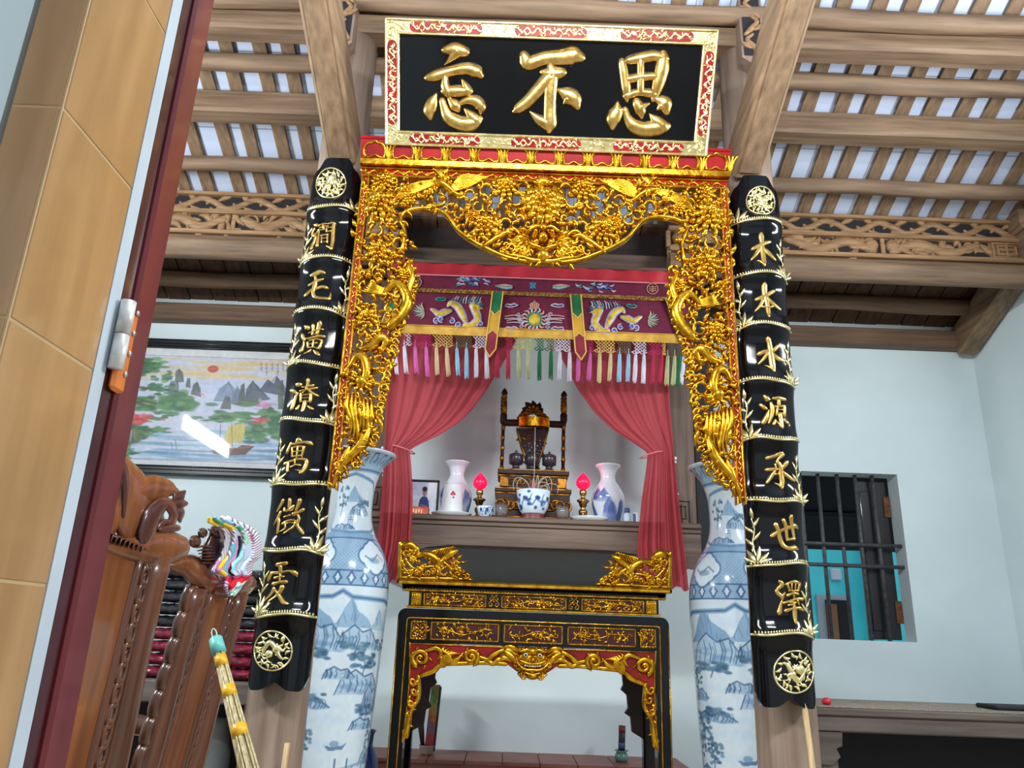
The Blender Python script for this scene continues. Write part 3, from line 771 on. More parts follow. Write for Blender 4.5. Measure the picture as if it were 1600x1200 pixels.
# ================================================================== bamboo-shaped couplet boards on the columns
BY, BD = 3.066, 0.078
def couplet(sgn, rings, ptop, pbot, keys, label, x_top, x_bot):
    zt, zb0 = ptop.z, pbot.z
    rz = [at(px, py, 2.992).z for px, py in rings]
    cx = lambda z: x_bot+(x_top-x_bot)*(z-zb0)/(zt-zb0)
    t = thing('couplet_board', (x_bot, BY, zb0), label, 'couplet board', 'couplet boards on the columns')
    lev = sorted(rz)
    def flare(z):
        d = min(abs(z-q) for q in lev)
        return math.exp(-(d/0.042)**2)
    def hw(z): return 0.112+0.008*(z-zb0)/(zt-zb0)+0.004*flare(z)
    def dd(z): return BD*(0.80+0.32*flare(z))
    def surf(x, z):
        s = max(-0.985, min(0.985, (x-cx(z))/hw(z)))
        return BY-dd(z)*(1-abs(s)**2.4)**0.5
    def mp(px, py, h):
        p = at(px, py, 2.995); return Vector((p.x, surf(p.x, p.z)-h, p.z))
    # lacquered body
    mb = MB(); nC = 36
    rows = []
    zs = [zb0]
    full = [zb0]+lev+[zt]
    zl = []
    for a, b in zip(full[:-1], full[1:]): zl += [a+(b-a)*k/18 for k in range(18)]
    zl.append(zt)
    def top_drop(s):
        s = abs(s); k = min(max((s-0.42)/0.3, 0), 1); return 0.055*k*k*(3-2*k)+0.085*max(0, s-0.7)/0.3*max(0, s-0.7)/0.3
    def bot_rise(s):
        s = abs(s); return 0.03*math.exp(-(s/0.3)**2)+0.05*max(0, (s-0.78)/0.22)**2
    P = []
    for z in zl:
        row = []
        for j in range(nC+1):
            s = math.sin((j/nC-0.5)*math.pi*0.995)
            zz = z
            if z > lev[-1]: zz = lev[-1]+(z-lev[-1])/(zt-lev[-1])*(zt-top_drop(s)-lev[-1])
            if z < lev[0]: zz = lev[0]-(lev[0]-z)/(lev[0]-zb0)*(lev[0]-zb0-bot_rise(s))
            row.append((cx(zz)+s*hw(zz), BY-dd(z)*(1-abs(s)**2.4)**0.5, zz))
        P.append(row)
    mb.sheet(P)
    Q = [[(p[0]*0.985+cx(p[2])*0.015, BY+0.006, p[2]) for p in row] for row in P]
    mb.sheet([r[::-1] for r in Q])
    for e in (0, -1): mb.sheet([P[e], Q[e]])
    mb.sheet([[r[0] for r in P], [r[0] for r in Q]]); mb.sheet([[r[-1] for r in P], [r[-1] for r in Q]])
    mb.build('lacquered_board', BLACK, t)
    # gilt node rings with toothed edge and a sprig of bamboo at alternating ends
    for i, z in enumerate(sorted(rz, reverse=True)):
        mb = MB(); c = cx(z); w = hw(z)
        side = (1 if i % 2 == 0 else -1)*sgn
        mpw = lambda x, zz, h: Vector((x, surf(x, zz)-h, zz))
        wave = lambda s: 0.006*math.sin(s*3+i)-0.010*max(0, s*side-0.5)*2
        pts = [(c+w*s*0.99, z+wave(s), 0.011) for s in np.linspace(-1, 1, 15)]
        stroke(mb, pts, mpw, 0.006, 0.004, 0, 2, 6)
        for s in np.linspace(-0.93, 0.93, 24):
            leafstroke(mb, c+w*s, z+wave(s)+0.003, 1.57, 0.013, 0.006, mpw, 0.005, n=1)
        mb.build('node_ring', GOLDP, t)
        mb = MB(); bx = c+side*w*0.80; bz = z+0.004
        for a, l in ((0.3, 0.05), (0.8, 0.075), (1.35, 0.09), (1.9, 0.075), (2.5, 0.05)):
            leafstroke(mb, bx+0.012*math.cos(a), bz, a, l*(0.72 if i else 0.8), 0.014, mpw, 0.008, h0=0.002)
        if i > 0:
            H = 0.15 if i % 2 else 0.17
            st = [(bx-side*0.006, bz, 0.006), (bx+side*0.004, bz+H*0.4, 0.005), (bx-side*0.004, bz+H*0.75, 0.004), (bx+side*0.004, bz+H, 0.003)]
            stroke(mb, st, mpw, 0.004)
            for q, (f, a) in enumerate(((0.35, 1.0), (0.5, 2.2), (0.66, 0.9), (0.8, 2.1), (1.0, 1.4))):
                leafstroke(mb, bx, bz+H*f, a if side > 0 else math.pi-a, 0.042, 0.011, mpw, 0.007)
        mb.build('bamboo_sprig', GOLDP, t)
    for k in keys: glyph('character', k, mp, 0.0075, GOLDC, t, 3)
    # round dragon medallions
    for (mx, my, r, sd) in ((516, 285, 24, 1), (424, 1017, 31, 2)) if sgn > 0 else ((1190, 313, 23, 3), (1244, 1050, 33, 4)):
        mb = MB(); rg = random.Random(sd)
        ci = [(mx+r*math.cos(a), my+r*math.sin(a), r*0.10) for a in np.linspace(0, 2*math.pi, 25)]
        stroke(mb, ci, mp, 0.007, n=2, sec=6)
        for a in np.linspace(0, 2*math.pi, 15)[:-1]:
            leafstroke(mb, mx+r*0.92*math.cos(a), my+r*0.92*math.sin(a), a+2.4, r*0.34, r*0.15, mp, 0.006, 0.2, n=2)
        body = [(mx+r*(-0.55+1.1*q)*1.0, my+r*0.42*math.sin(5.2*q+0.6+sd), r*(0.12+0.2*math.sin(math.pi*q))) for q in np.linspace(0, 1, 8)]
        stroke(mb, body, mp, 0.011, n=3)
        dome(mb, mx+r*0.25, my-r*0.1, r*0.25, mp, 0.012); dome(mb, mx-r*0.15, my+r*0.15, r*0.22, mp, 0.012)
        for q in range(34 if sd in (2, 4) else 70):
            a = rg.uniform(0, 6.28); rr = r*math.sqrt(rg.uniform(0.02, 0.62))
            leafstroke(mb, mx+rr*math.cos(a), my+rr*math.sin(a), rg.uniform(0, 6.28), r*rg.uniform(0.2, 0.4), r*rg.uniform(0.07, 0.12), mp, 0.008, rg.uniform(-.4, .4), n=2)
        mb.build('dragon_medallion', GOLDP, t)
    mb = MB()
    for dx in (-0.015, 0.0, 0.015): mb.tube([(x_top+dx, BY-0.02, zt-0.02), (x_top+dx*1.3, BY-0.004, zt+0.03)], 0.0025, 6)
    mb.build('hanging_wire', mat('iron_wire', S(80, 76, 72), 0.5, 0.6), t)
    return t
couplet(1, [(522, 324), (510, 404), (500, 485), (487, 569), (478, 657), (465, 756), (452, 860), (440, 961)], at(520, 250, 3.02), at(430, 1079, 3.04),
        ('jian', 'mao', 'huang', 'lao', 'yu', 'wei', 'ai'), 'black bamboo-shaped couplet board whose first character has a water radical, left of the altar', at(525, 270, 3).x-0.001, at(427, 1072, 3).x)
couplet(-1, [(1183, 344), (1190, 428), (1196, 508), (1204, 595), (1210, 685), (1217, 782), (1224, 881), (1230, 991)], at(1181, 277, 3.02), at(1233, 1106, 3.04),
        ('mu', 'ben', 'shui', 'yuan', 'cheng', 'shi', 'ze'), 'black bamboo-shaped couplet board whose first character means tree, right of the altar', at(1182, 292, 3).x, at(1236, 1090, 3).x)

# ================================================================== the inscribed plaque leaning over the lintel
PB = Vector((0.112, 2.9, at(854, 236, 2.9).z))
_k = (at(605, 228, 2.9)-at(1103, 243, 2.9)).length/(at(600, 32, 2.9)-at(1118, 46, 2.9)).length
PT = Vector((0.112, 2.9*_k, EYE+(at(859, 39, 2.9).z-EYE)*_k))
_V = (PT-PB).normalized(); PH = (PT-PB).length; _N = Vector((0, -_V.z, _V.y))   # N faces the room
PM = Matrix(((1, 0, 0, PB.x), (0, -_N.y, _V.y, PB.y), (0, -_N.z, _V.z, PB.z), (0, 0, 0, 1)))
PWH = 0.7015
def plq(px, py, h):
    d = at(px, py, 1.0)-Vector((0, 0, EYE))
    o = Vector((0, 0, EYE)); k = (PB-o).dot(_N)/d.dot(_N)
    return o+d*k+_N*h
plaque = thing('inscribed_plaque', PB, 'black and gold plaque with three large characters leaning above the altar', 'plaque')
def pbuild(mb, name, m): mb.xform(PM); return mb.build(name, m, plaque)
fw = 0.062
mb = MB(); mb.box(-PWH+0.03, PWH-0.03, -0.012, 0.03, 0.03, PH-0.03); pbuild(mb, 'lacquered_panel', BLACK)
mb = MB()
for x0, x1, z0, z1 in ((-PWH, PWH, 0, fw), (-PWH, PWH, PH-fw, PH), (-PWH, -PWH+fw, fw, PH-fw), (PWH-fw, PWH, fw, PH-fw)): mb.box(x0, x1, -0.028, 0.03, z0, z1)
b = 0.009
for x0, x1, z0, z1 in ((-PWH, PWH, 0, b), (-PWH, PWH, PH-b, PH), (-PWH, -PWH+b, 0, PH), (PWH-b, PWH, 0, PH),
                       (-PWH+fw-b, PWH-fw+b, fw-b, fw), (-PWH+fw-b, PWH-fw+b, PH-fw, PH-fw+b), (-PWH+fw-b, -PWH+fw, fw, PH-fw), (PWH-fw, PWH-fw+b, fw, PH-fw)):
    mb.box(x0, x1, -0.038, -0.02, z0, z1, 0, 0.003)
mpl = lambda u, v, h: Vector((u, -0.028-h, v))
rg = random.Random(5)
for q in range(520):
    e = rg.randrange(4); u = rg.uniform(-PWH+0.012, PWH-0.012); v = rg.uniform(0.012, PH-0.012)
    if e == 0: v = rg.uniform(0.014, fw-0.014)
    if e == 1: v = PH-rg.uniform(0.014, fw-0.014)
    if e == 2: u = -PWH+rg.uniform(0.014, fw-0.014)
    if e == 3: u = PWH-rg.uniform(0.014, fw-0.014)
    leafstroke(mb, u, v, rg.uniform(0, 6.28), rg.uniform(0.014, 0.022), 0.007, mpl, 0.0065, rg.uniform(-.4, .4), n=1)
pbuild(mb, 'frame', GOLDP)
REDP = RED
def cartouche(u0, u1, v0, v1):
    mb = MB(); r = min(u1-u0, v1-v0)/2; n = 7
    poly = []
    for (cx, cz, a0) in ((u1-r, v1-r, 0), (u0+r, v1-r, 90), (u0+r, v0+r, 180), (u1-r, v0+r, 270)):
        for k in range(n): a = R(a0+90*k/(n-1)); poly.append((cx+r*math.cos(a), cz+r*math.sin(a)))
    mb.prism(poly, -0.034, -0.026)
    rg = random.Random(int(u0*100)+9)
    horiz = (u1-u0) > (v1-v0); L = max(u1-u0, v1-v0); W = min(u1-u0, v1-v0)
    m2 = lambda a, c, h: Vector((u0+a if horiz else (u0+u1)/2+c, -0.034-h, (v0+v1)/2+c if horiz else v0+a))
    k = 0; a = 0.02
    while a < L-0.015:
        s = 1 if k % 2 else -1
        stroke(mb, [(a-0.014, -s*W*0.32, 0.006), (a, 0, 0.008), (a+0.012, s*W*0.3, 0.007), (a+0.022, s*W*0.15, 0.004)], m2, 0.006, 0.002, 1, 2, 6)
        for q in range(3): leafstroke(mb, a, rg.uniform(-.3, .3)*W, rg.uniform(0, 6.28), 0.02, 0.007, m2, 0.006, 0.2, 1, 0, 0.002, 1)
        a += 0.022; k += 1
    pbuild(mb, 'cartouche', [REDP, GOLDP])
c0 = 0.012
for a, b_ in ((-0.597, -0.29), (-0.155, 0.15), (0.29, 0.597)):
    cartouche(a, b_, c0, fw-c0); cartouche(a, b_, PH-fw+c0, PH-c0)
cartouche(-PWH+c0, -PWH+fw-c0, 0.085, PH-0.085); cartouche(PWH-fw+c0, PWH-c0, 0.085, PH-0.085)
plq2 = lambda px, py, h: plq(px, py, h+0.012)
for k in ('wang', 'bu', 'si'): glyph('character', k, plq2, 0.02, GOLDC, plaque, 5)

# ================================================================== gilt carved arch between the columns
AY, AX = 2.95, 0.1115
def amp(px, py, h): p = at(px, py, AY); return Vector((p.x, AY-h, p.z))
def amr(px, py, h): p = at(px, py, AY); return Vector((2*AX-p.x, AY-h, p.z))
arch = thing('gilt_carved_arch', (AX, AY, at(520, 766, AY).z), 'gilded openwork arch with peonies and birds hanging between the two black boards', 'altar arch')
zA = at(562, 229, AY).z; zB = at(562, 263, AY).z; zC = at(562, 277, AY).z
xa, xb = at(562, 245, AY-0.06).x, at(1142, 264, AY-0.06).x
# cornice: red cove with a row of lotus petals
mb = MB(); mb.sweep([(AY-0.075, zA), (AY+0.08, zA), (AY+0.08, zB), (AY-0.03, zB), (AY-0.03, zB+0.010), (AY-0.075, zA-0.012)], xa, xb); mb.build('cornice', RED, arch)
ctop, cbot = zA-0.012, zB+0.010
def cmp_(u, v, h):            # u along, v 0..1 up the cove
    z = cbot+(ctop-cbot)*v; y = AY-0.030-0.045*v
    return Vector((u, y-h, z))
mb = MB(); H = ctop-cbot; NP = 13; pw = (xb-xa)/NP
mb.box(xa, xb, AY-0.082, AY-0.06, zA-0.012, zA+0.002, 1, 0.002)
mb.sweep([(AY-0.045, cbot-0.012), (AY-0.03, cbot-0.012), (AY-0.03, cbot+0.016), (AY-0.05, cbot+0.010)], xa, xb)
def cst(pts, w, h): stroke(mb, [(x, z, w) for x, z in pts], lambda u, v, hh: cmp_(u, (v-cbot)/H, hh), h, 0.002, 0, 3, 6)
for k in range(NP):
    c = xa+pw*(k+0.5); w = pw*0.36
    cst([(c-w*0.95, cbot+H*0.24), (c-w*1.05, cbot+H*0.55), (c-w*0.72, cbot+H*0.80), (c-w*0.3, cbot+H*0.84), (c, cbot+H*0.93), (c+w*0.3, cbot+H*0.84), (c+w*0.72, cbot+H*0.80), (c+w*1.05, cbot+H*0.55), (c+w*0.95, cbot+H*0.24)], 0.011, 0.008)
    cst([(c-w*0.95, cbot+H*0.24), (c-w*0.5, cbot+H*0.22), (c, cbot+H*0.34), (c+w*0.5, cbot+H*0.22), (c+w*0.95, cbot+H*0.24)], 0.010, 0.008)
    for q in (-0.75, -0.25, 0.25, 0.75):
        x = c+pw/2+q*pw*0.13
        cst([(x-0.012*q, cbot+H*0.12), (x, cbot+H*0.5), (x+q*0.018, cbot+H*0.8)], 0.011, 0.009)
mb.build('lotus_petal_row', [GOLD, RED], arch)
# frieze rail below it
mb = MB(); mb.box(xa+0.006, xb-0.006, AY-0.012, AY+0.03, zC, zB-0.004); mb.build('rail_board', RED, arch)
mb = MB(); mb.box(xa+0.004, xb-0.004, AY-0.024, AY+0.02, zB-0.012, zB-0.004, 0, 0.002); mb.box(xa+0.004, xb-0.004, AY-0.022, AY+0.02, zC-0.004, zC+0.005, 0, 0.002)
rg = random.Random(3); mz = (zB+zC)/2-0.003; u = xa+0.02; k = 0
fmp = lambda u, v, h: Vector((u, AY-0.012-h, v))
while u < xb-0.02:
    s = 1 if k % 2 else -1
    stroke(mb, [(u-0.02, mz-s*0.009, 0.006), (u, mz, 0.011), (u+0.016, mz+s*0.010, 0.008), (u+0.024, mz+s*0.002, 0.005)], fmp, 0.010, n=2, sec=6)
    leafstroke(mb, u, mz, rg.uniform(0, 6.28), 0.026, 0.009, fmp, 0.009, n=1)
    u += 0.026; k += 1
mb.build('rail_scroll', GOLD, arch)
# side rails with red bead strips
def siderail(m, mir):
    zt, z0 = zC, at(521, 766, AY).z
    xo = at(567, 276, AY).x
    X = lambda x: (2*AX-x) if mir else x
    r = MB()
    a, b = xo, xo+0.030
    r.box(X(a), X(b), AY-0.014, AY+0.02, z0+0.02, zt, 1)
    for e in (a+0.002, b): r.box(X(e-0.003), X(e+0.004), AY-0.022, AY+0.02, z0, zt, 0, 0.002)
    n = 62
    for q in range(n):
        zz = z0+0.05+(zt-z0-0.07)*q/(n-1)
        s = 1 if q % 2 else -1
        stroke(r, [(X(a+0.014-s*0.005), zz-0.010, 0.004), (X(a+0.015), zz, 0.009), (X(a+0.016+s*0.005), zz+0.010, 0.005)], lambda u, v, h: Vector((u, AY-0.014-h, v)), 0.007, 0.001, 0, 1, 6)
    r.build('side_rail', [GOLD, RED], arch)
siderail(amp, False); siderail(amr, True)

RPOLY = [(567, 279), (700, 283), (848, 291), (848, 412), (800, 406), (760, 388), (728, 366), (708, 345), (690, 333), (665, 328), (640, 331), (629, 340), (632, 362), (641, 385), (645, 410), (649, 440), (641, 478), (624, 520), (613, 560),
         (604, 600), (597, 640), (588, 690), (572, 720), (545, 742), (523, 764), (528, 700), (541, 600), (551, 480), (560, 350)]
def inpoly(x, y, P):
    c = False; n = len(P)
    for i in range(n):
        x0, y0 = P[i]; x1, y1 = P[(i+1) % n]
        if (y0 > y) != (y1 > y) and x < (x1-x0)*(y-y0)/(y1-y0)+x0: c = not c
    return c
HOLES = [(601, 305, 6), (625, 305, 7), (672, 298, 6), (686, 314, 8), (724, 321, 9), (734, 308, 7), (760, 300, 8), (775, 313, 9), (806, 313, 9), (818, 296, 7), (830, 305, 7), (800, 296, 5), (747, 326, 6), (718, 336, 6), (705, 328, 5), (738, 343, 6), (752, 350, 5),
         (751, 374, 7), (772, 374, 7), (790, 354, 8), (806, 356, 6), (798, 392, 7), (588, 362, 8), (623, 383, 7), (612, 398, 6), (572, 415, 9), (592, 428, 8), (600, 415, 5), (570, 450, 6), (612, 455, 6), (600, 497, 8), (585, 515, 5), (560, 510, 5), (575, 585, 6), (592, 590, 8), (606, 575, 4),
         (590, 612, 9), (600, 610, 6), (560, 560, 5), (590, 645, 6), (562, 686, 6), (548, 680, 7), (556, 620, 4), (545, 715, 5)]
def openwork(mp, seed, half):
    rg = random.Random(seed)
    ground = MB(); vine = MB(); rings = MB(); crane = MB(); drag = MB(); bird = crane
    heroes = [(599, 286, 15, 0.026), (594, 322, 23, 0.042), (640, 312, 12, 0.022), (592, 396, 20, 0.036), (758, 356, 20, 0.038), (790, 295, 18, 0.034), (575, 500, 17, 0.034), (737, 340, 8, 0.02), (634, 432, 12, 0.02), (566, 640, 12, 0.026)]
    pts = []
    tries = 0
    while tries < 9000 and len(pts) < 620:
        tries += 1
        x, y = rg.uniform(520, 848), rg.uniform(278, 766)
        if not inpoly(x, y, RPOLY): continue
        if any((x-a)**2+(y-b)**2 < (r+2.2)**2 for a, b, r in HOLES): continue
        if any((x-a)**2+(y-b)**2 < (r*0.75)**2 for a, b, r, h in heroes): continue
        if any((x-a)**2+(y-b)**2 < 8.6**2 for a, b in pts): continue
        pts.append((x, y))
    for x, y in pts:
        ang = 2.6*math.sin(x*0.031+1.3)+2.2*math.cos(y*0.027)+rg.uniform(-0.6, 0.6)
        q = rg.random()
        if q < 0.55:
            leafstroke(ground, x, y, ang, rg.uniform(11, 17), rg.uniform(4.5, 7), mp, rg.uniform(0.02, 0.034), rg.uniform(-.35, .35), 0, rg.uniform(-0.012, 0.026), 0.012, 2)
            leafstroke(ground, x, y, ang+rg.choice((-1, 1))*rg.uniform(0.6, 1.0), rg.uniform(8, 12), rg.uniform(3.5, 5), mp, 0.024, rg.uniform(-.3, .3), 0, rg.uniform(-0.012, 0.018), 0.012, 2)
        elif q < 0.85:
            stroke(ground, [(a, b, w) for a, b, w in spiral(x, y, rg.uniform(6, 9), 1.5, ang, rg.choice((-1, 1))*0.9, 5.2, 3.4, 8)], mp, 0.014, 0.010, 0, 1, 6, rg.uniform(0, 0.012))
        else:
            for e in range(3): dome(ground, x+rg.uniform(-4, 4), y+rg.uniform(-4, 4), rg.uniform(2.0, 3.2), mp, 0.014, 0, 8, rg.uniform(0, 0.012))
    # vines: contour moulding and stems around the openings
    edge = [(629, 392), (633, 365), (627, 345), (636, 333), (664, 328), (690, 333), (704, 345), (718, 364), (740, 380), (763, 392), (790, 404), (822, 411), (849, 413)]
    stroke(vine, [(a, b, 7) for a, b in edge], mp, 0.024, 0.014, 0, 4, 8, 0.004)
    for a, b, r in HOLES:
        a0 = rg.uniform(0, 6.28)
        stroke(rings, [(a+(r+1.6)*math.cos(a0+t), b+(r+1.6)*math.sin(a0+t), 4.6) for t in np.linspace(0, 5.0, 9)], mp, 0.014, 0.010, 0, 2, 6, 0.008)
    inner = [(649, 440), (641, 480), (623, 520), (612, 560), (603, 600), (596, 640), (587, 690)]
    for (x0, y0), (x1, y1) in zip(inner[:-1], inner[1:]):
        for t in (0.15, 0.4, 0.65, 0.9):
            x, y = x0+(x1-x0)*t, y0+(y1-y0)*t
            stroke(rings, spiral(x-2, y, 6.5, 1.5, rg.uniform(-1, 1), rg.choice((-1, 1))*0.8, 5, 3.4, 8), mp, 0.014, 0.01, 0, 1, 6, 0.008)
            leafstroke(rings, x-3, y, rg.uniform(-0.8, 0.8), 9, 4, mp, 0.012, n=2)
    # blossoms
    for a, b, r, h in heroes:
        fl = MB()
        for k in range(9): leafstroke(fl, a+r*0.5*math.cos(k*0.7+a), b+r*0.5*math.sin(k*0.7+a), k*0.7+a, r*0.95, r*0.34, mp, h*0.45, 0.1, 0, 0.006, 0.01, 2)
        peony(fl, a, b, r*0.92, mp, h*1.2, 0, a, 0.012); fl.build('peony', GOLD, arch)
    # crane with spread wings, tail left
    W = lambda P, h, w=None, h0=0.012: stroke(bird, [(x, y, w_*(1.4 if bird is drag else 0.95)) for x, y, w_ in P], mp, h, 0.008, 0, 4, 8, h0)
    for k in range(7): W([(680, 286+k, 3), (655-k*2, 289+k*3.0, 4.5), (632-k*3, 297+k*3.4, 2.0), (618+k*1.5, 303+k*3, 0.6)], 0.016)
    for k in range(9):
        a = -2.25+k*0.19; W([(690, 280, 2.5), (690+12*math.cos(a), 280+12*math.sin(a), 4.2), (690+24*math.cos(a), 282+21*math.sin(a), 1.0)], 0.016)
    for k in range(9): W([(702, 304-k*0.4, 3), (722, 299-k*2.6, 4.6), (742+k*1.6, 291-k*1.4, 3), (757+k*1.0, 282-k*0.2, 0.8)], 0.015)
    W([(674, 286, 6), (690, 290, 15), (704, 299, 9), (712, 306, 6), (722, 308, 5), (729, 306, 1)], 0.03)
    bird = drag
    # dragon-like body coiling down the leg
    W([(600, 462, 5), (618, 446, 10), (632, 456, 13), (638, 474, 14), (628, 496, 13), (612, 512, 12)], 0.036)
    for k in range(7): W([(604, 464-k*1.4, 3), (584, 461-k*2.2, 4.5), (568+k*2, 458-k*3.4, 1)], 0.02)
    W([(640, 420, 6), (646, 436, 9), (640, 456, 8), (648, 470, 3)], 0.03)
    for k in range(8): leafstroke(bird, 636+(k % 3)*4, 414+k*9, -0.6+k*0.35, 14, 5.5, mp, 0.022, 0.2, 0, 0.015, 0.01, 2)
    W([(566, 548, 5), (582, 544, 11), (596, 530, 13), (604, 536, 10), (596, 552, 6)], 0.034)
    W([(548, 575, 4), (560, 560, 10), (572, 566, 13), (574, 590, 12), (562, 606, 8)], 0.034)
    dome(bird, 566, 598, 13, mp, 0.045, 0, 12, 0.0); dome(bird, 578, 604, 8, mp, 0.04, 0, 10, 0.0); dome(bird, 556, 588, 7, mp, 0.035, 0, 10)
    for k in range(10): leafstroke(bird, 566+8*math.cos(k*0.63), 598+8*math.sin(k*0.63), k*0.63, 15, 5.5, mp, 0.03, 0.25, 0, 0.014, 0.01, 2)
    for k in range(7): W([(546+k*6, 618+k*2, 4), (545+k*6.4, 642+k*2, 7), (552+k*4.5, 664+(k % 3)*9, 5), (547+k*3.6, 690+(k % 2)*8, 1.5)], 0.03)
    for k in range(6): leafstroke(bird, 548+k*8, 640+k*2, 1.4+0.2*math.sin(k*2.0), 42-k*2, 8, mp, 0.022, (-1)**k*0.12, 0, 0.012, 0.01, 3)
    W([(578, 668, 7), (570, 690, 13), (556, 708, 12), (540, 724, 10), (529, 744, 8), (522, 764, 2)], 0.032)
    W([(548, 700, 5), (538, 722, 9), (531, 742, 7), (522, 762, 1.5)], 0.028)
    stroke(bird, spiral(536, 736, 7, 1.5, 0, -1.3, 4, 2.4, 12), mp, 0.026, 0.01, 0, 2, 6, 0.012)
    for k in range(6): leafstroke(bird, 575-k*8, 690+k*10, 0.5+0.2*k, 16, 6, mp, 0.02, 0.2, 0, 0.008, 0.01, 2)
    ground.v += []; n_ = len(ground.v); ground.add(rings.v, rings.f); ground.build('foliage_carving', GOLD, arch); vine.build('vine_moulding', GOLD, arch)
    crane.build('crane_carving', GOLD, arch); drag.build('dragon_carving', GOLD, arch)
openwork(amp, 11, 0); openwork(amr, 12, 1)
# centre: great peony over a lion mask
def both(f):
    f(amp); f(amr)
mb = MB()
for k in range(16): leafstroke(mb, 848+18*math.cos(k*0.393), 322+15*math.sin(k*0.393), k*0.393, 20, 8, amp, 0.022, 0.1, 0, 0.012, 0.012, 2)
peony(mb, 848, 320, 29, amp, 0.062, 0, 0.2, 0.012, 12)
for k in range(9): leafstroke(mb, 848, 300, -math.pi+0.35+k*0.305, 17, 5, amp, 0.02, 0, 0, 0.05, 0.01, 2)
mb.build('centre_peony', GOLD, arch)
mb = MB()
def mask(mp):
    dome(mb, 836, 374, 6, mp, 0.05, 0, 10, 0.02); dome(mb, 836, 373, 3, mp, 0.012, 0, 8, 0.068)
    stroke(mb, [(846, 363, 5), (836, 362, 7), (824, 369, 5), (818, 362, 2)], mp, 0.03, 0.01, 0, 3, 8, 0.03)
    stroke(mb, [(847, 396, 5), (834, 392, 7), (822, 385, 5)], mp, 0.03, 0.01, 0, 3, 8, 0.03)
    dome(mb, 838, 385, 7, mp, 0.045, 0, 10, 0.015)
    for k in range(7):
        a = math.pi*0.6+k*0.26
        leafstroke(mb, 830+4*math.cos(a), 378+5*math.sin(a)-2, a, 30+4*(k % 2), 9, mp, 0.024, (-1)**k*0.18, 0, 0.012, 0.012, 3)
    for k in range(5):
        stroke(mb, spiral(826-k*9, 400-k*3, 6.5, 1.5, 0.5*k, -1.2, 4, 2.4, 11), mp, 0.026, 0.01, 0, 2, 6, 0.01)
    stroke(mb, [(849, 412, 8), (832, 411, 9), (812, 405, 7), (796, 402, 5), (786, 396, 3)], mp, 0.03, 0.012, 0, 4, 8, 0.010)
    for k in range(4): stroke(mb, [(814-k*10, 372-k*2, 4), (802-k*11, 362+k*6, 8), (790-k*12, 366+k*8, 5), (784-k*11, 376+k*5, 1.5)], mp, 0.026, 0.01, 0, 3, 8, 0.012)
both(mask)
dome(mb, 848, 380, 9, amp, 0.05, 0, 12, 0.03); dome(mb, 848, 404, 11, amp, 0.04, 0, 14, 0.02); dome(mb, 848, 364, 7, amp, 0.04, 0, 12, 0.025)
mb.build('lion_mask', GOLD, arch)

# ================================================================== black and gold altar table
TY, TCX = 3.60, 0.134
def tmp_(px, py, h): p = at(px, py, TY); return Vector((p.x, TY-h, p.z))
def tmr(px, py, h): p = at(px, py, TY); return Vector((2*TCX-p.x, TY-h, p.z))
tz = lambda px, py: at(px, py, TY).z
thw = TCX-at(622, 910, TY).x                      # half width of the top
table = thing('altar_table', (TCX, TY+0.2, 0), 'black lacquered altar table with gilt panels and a lion mask apron', 'altar table')
TB = TY+0.40
zt0, zt1, zt2 = tz(622, 905.5), tz(624, 911), tz(640, 921.5)
mb = MB(); x0, x1 = TCX-thw, TCX+thw
mb.box(x0+0.004, x1-0.004, TY-0.036, TB, zt1, zt0-0.006)
mb.sweep([(TY-0.03, zt1), (TB, zt1), (TB, zt2), (TY+0.012, zt2), (TY-0.004, zt2+0.02)], x0+0.02, x1-0.02)
mb.build('top_slab', BLACK, table)
mb = MB()
mb.box(x0, x1, TY-0.042, TB+0.006, zt0-0.008, zt0, 0, 0.002); mb.box(x0, x1, TY-0.042, TY-0.03, zt1-0.004, zt0, 0, 0.003)
for s in (x0, x1-0.012): mb.box(s, s+0.012, TY-0.042, TB, zt1-0.004, zt0, 0, 0.003)
mb.box(x0+0.022, x1-0.022, TY-0.006, TY+0.02, zt2-0.006, zt2+0.006, 0, 0.003)
for k in range(90):
    u = x0+0.035+(x1-x0-0.07)*k/89
    leafstroke(mb, u, zt2, 0.6, 0.014, 0.006, lambda a, b, h: Vector((a, TY-0.006-h, b)), 0.004, n=1)
mb.build('gilt_edge', GOLD, table)
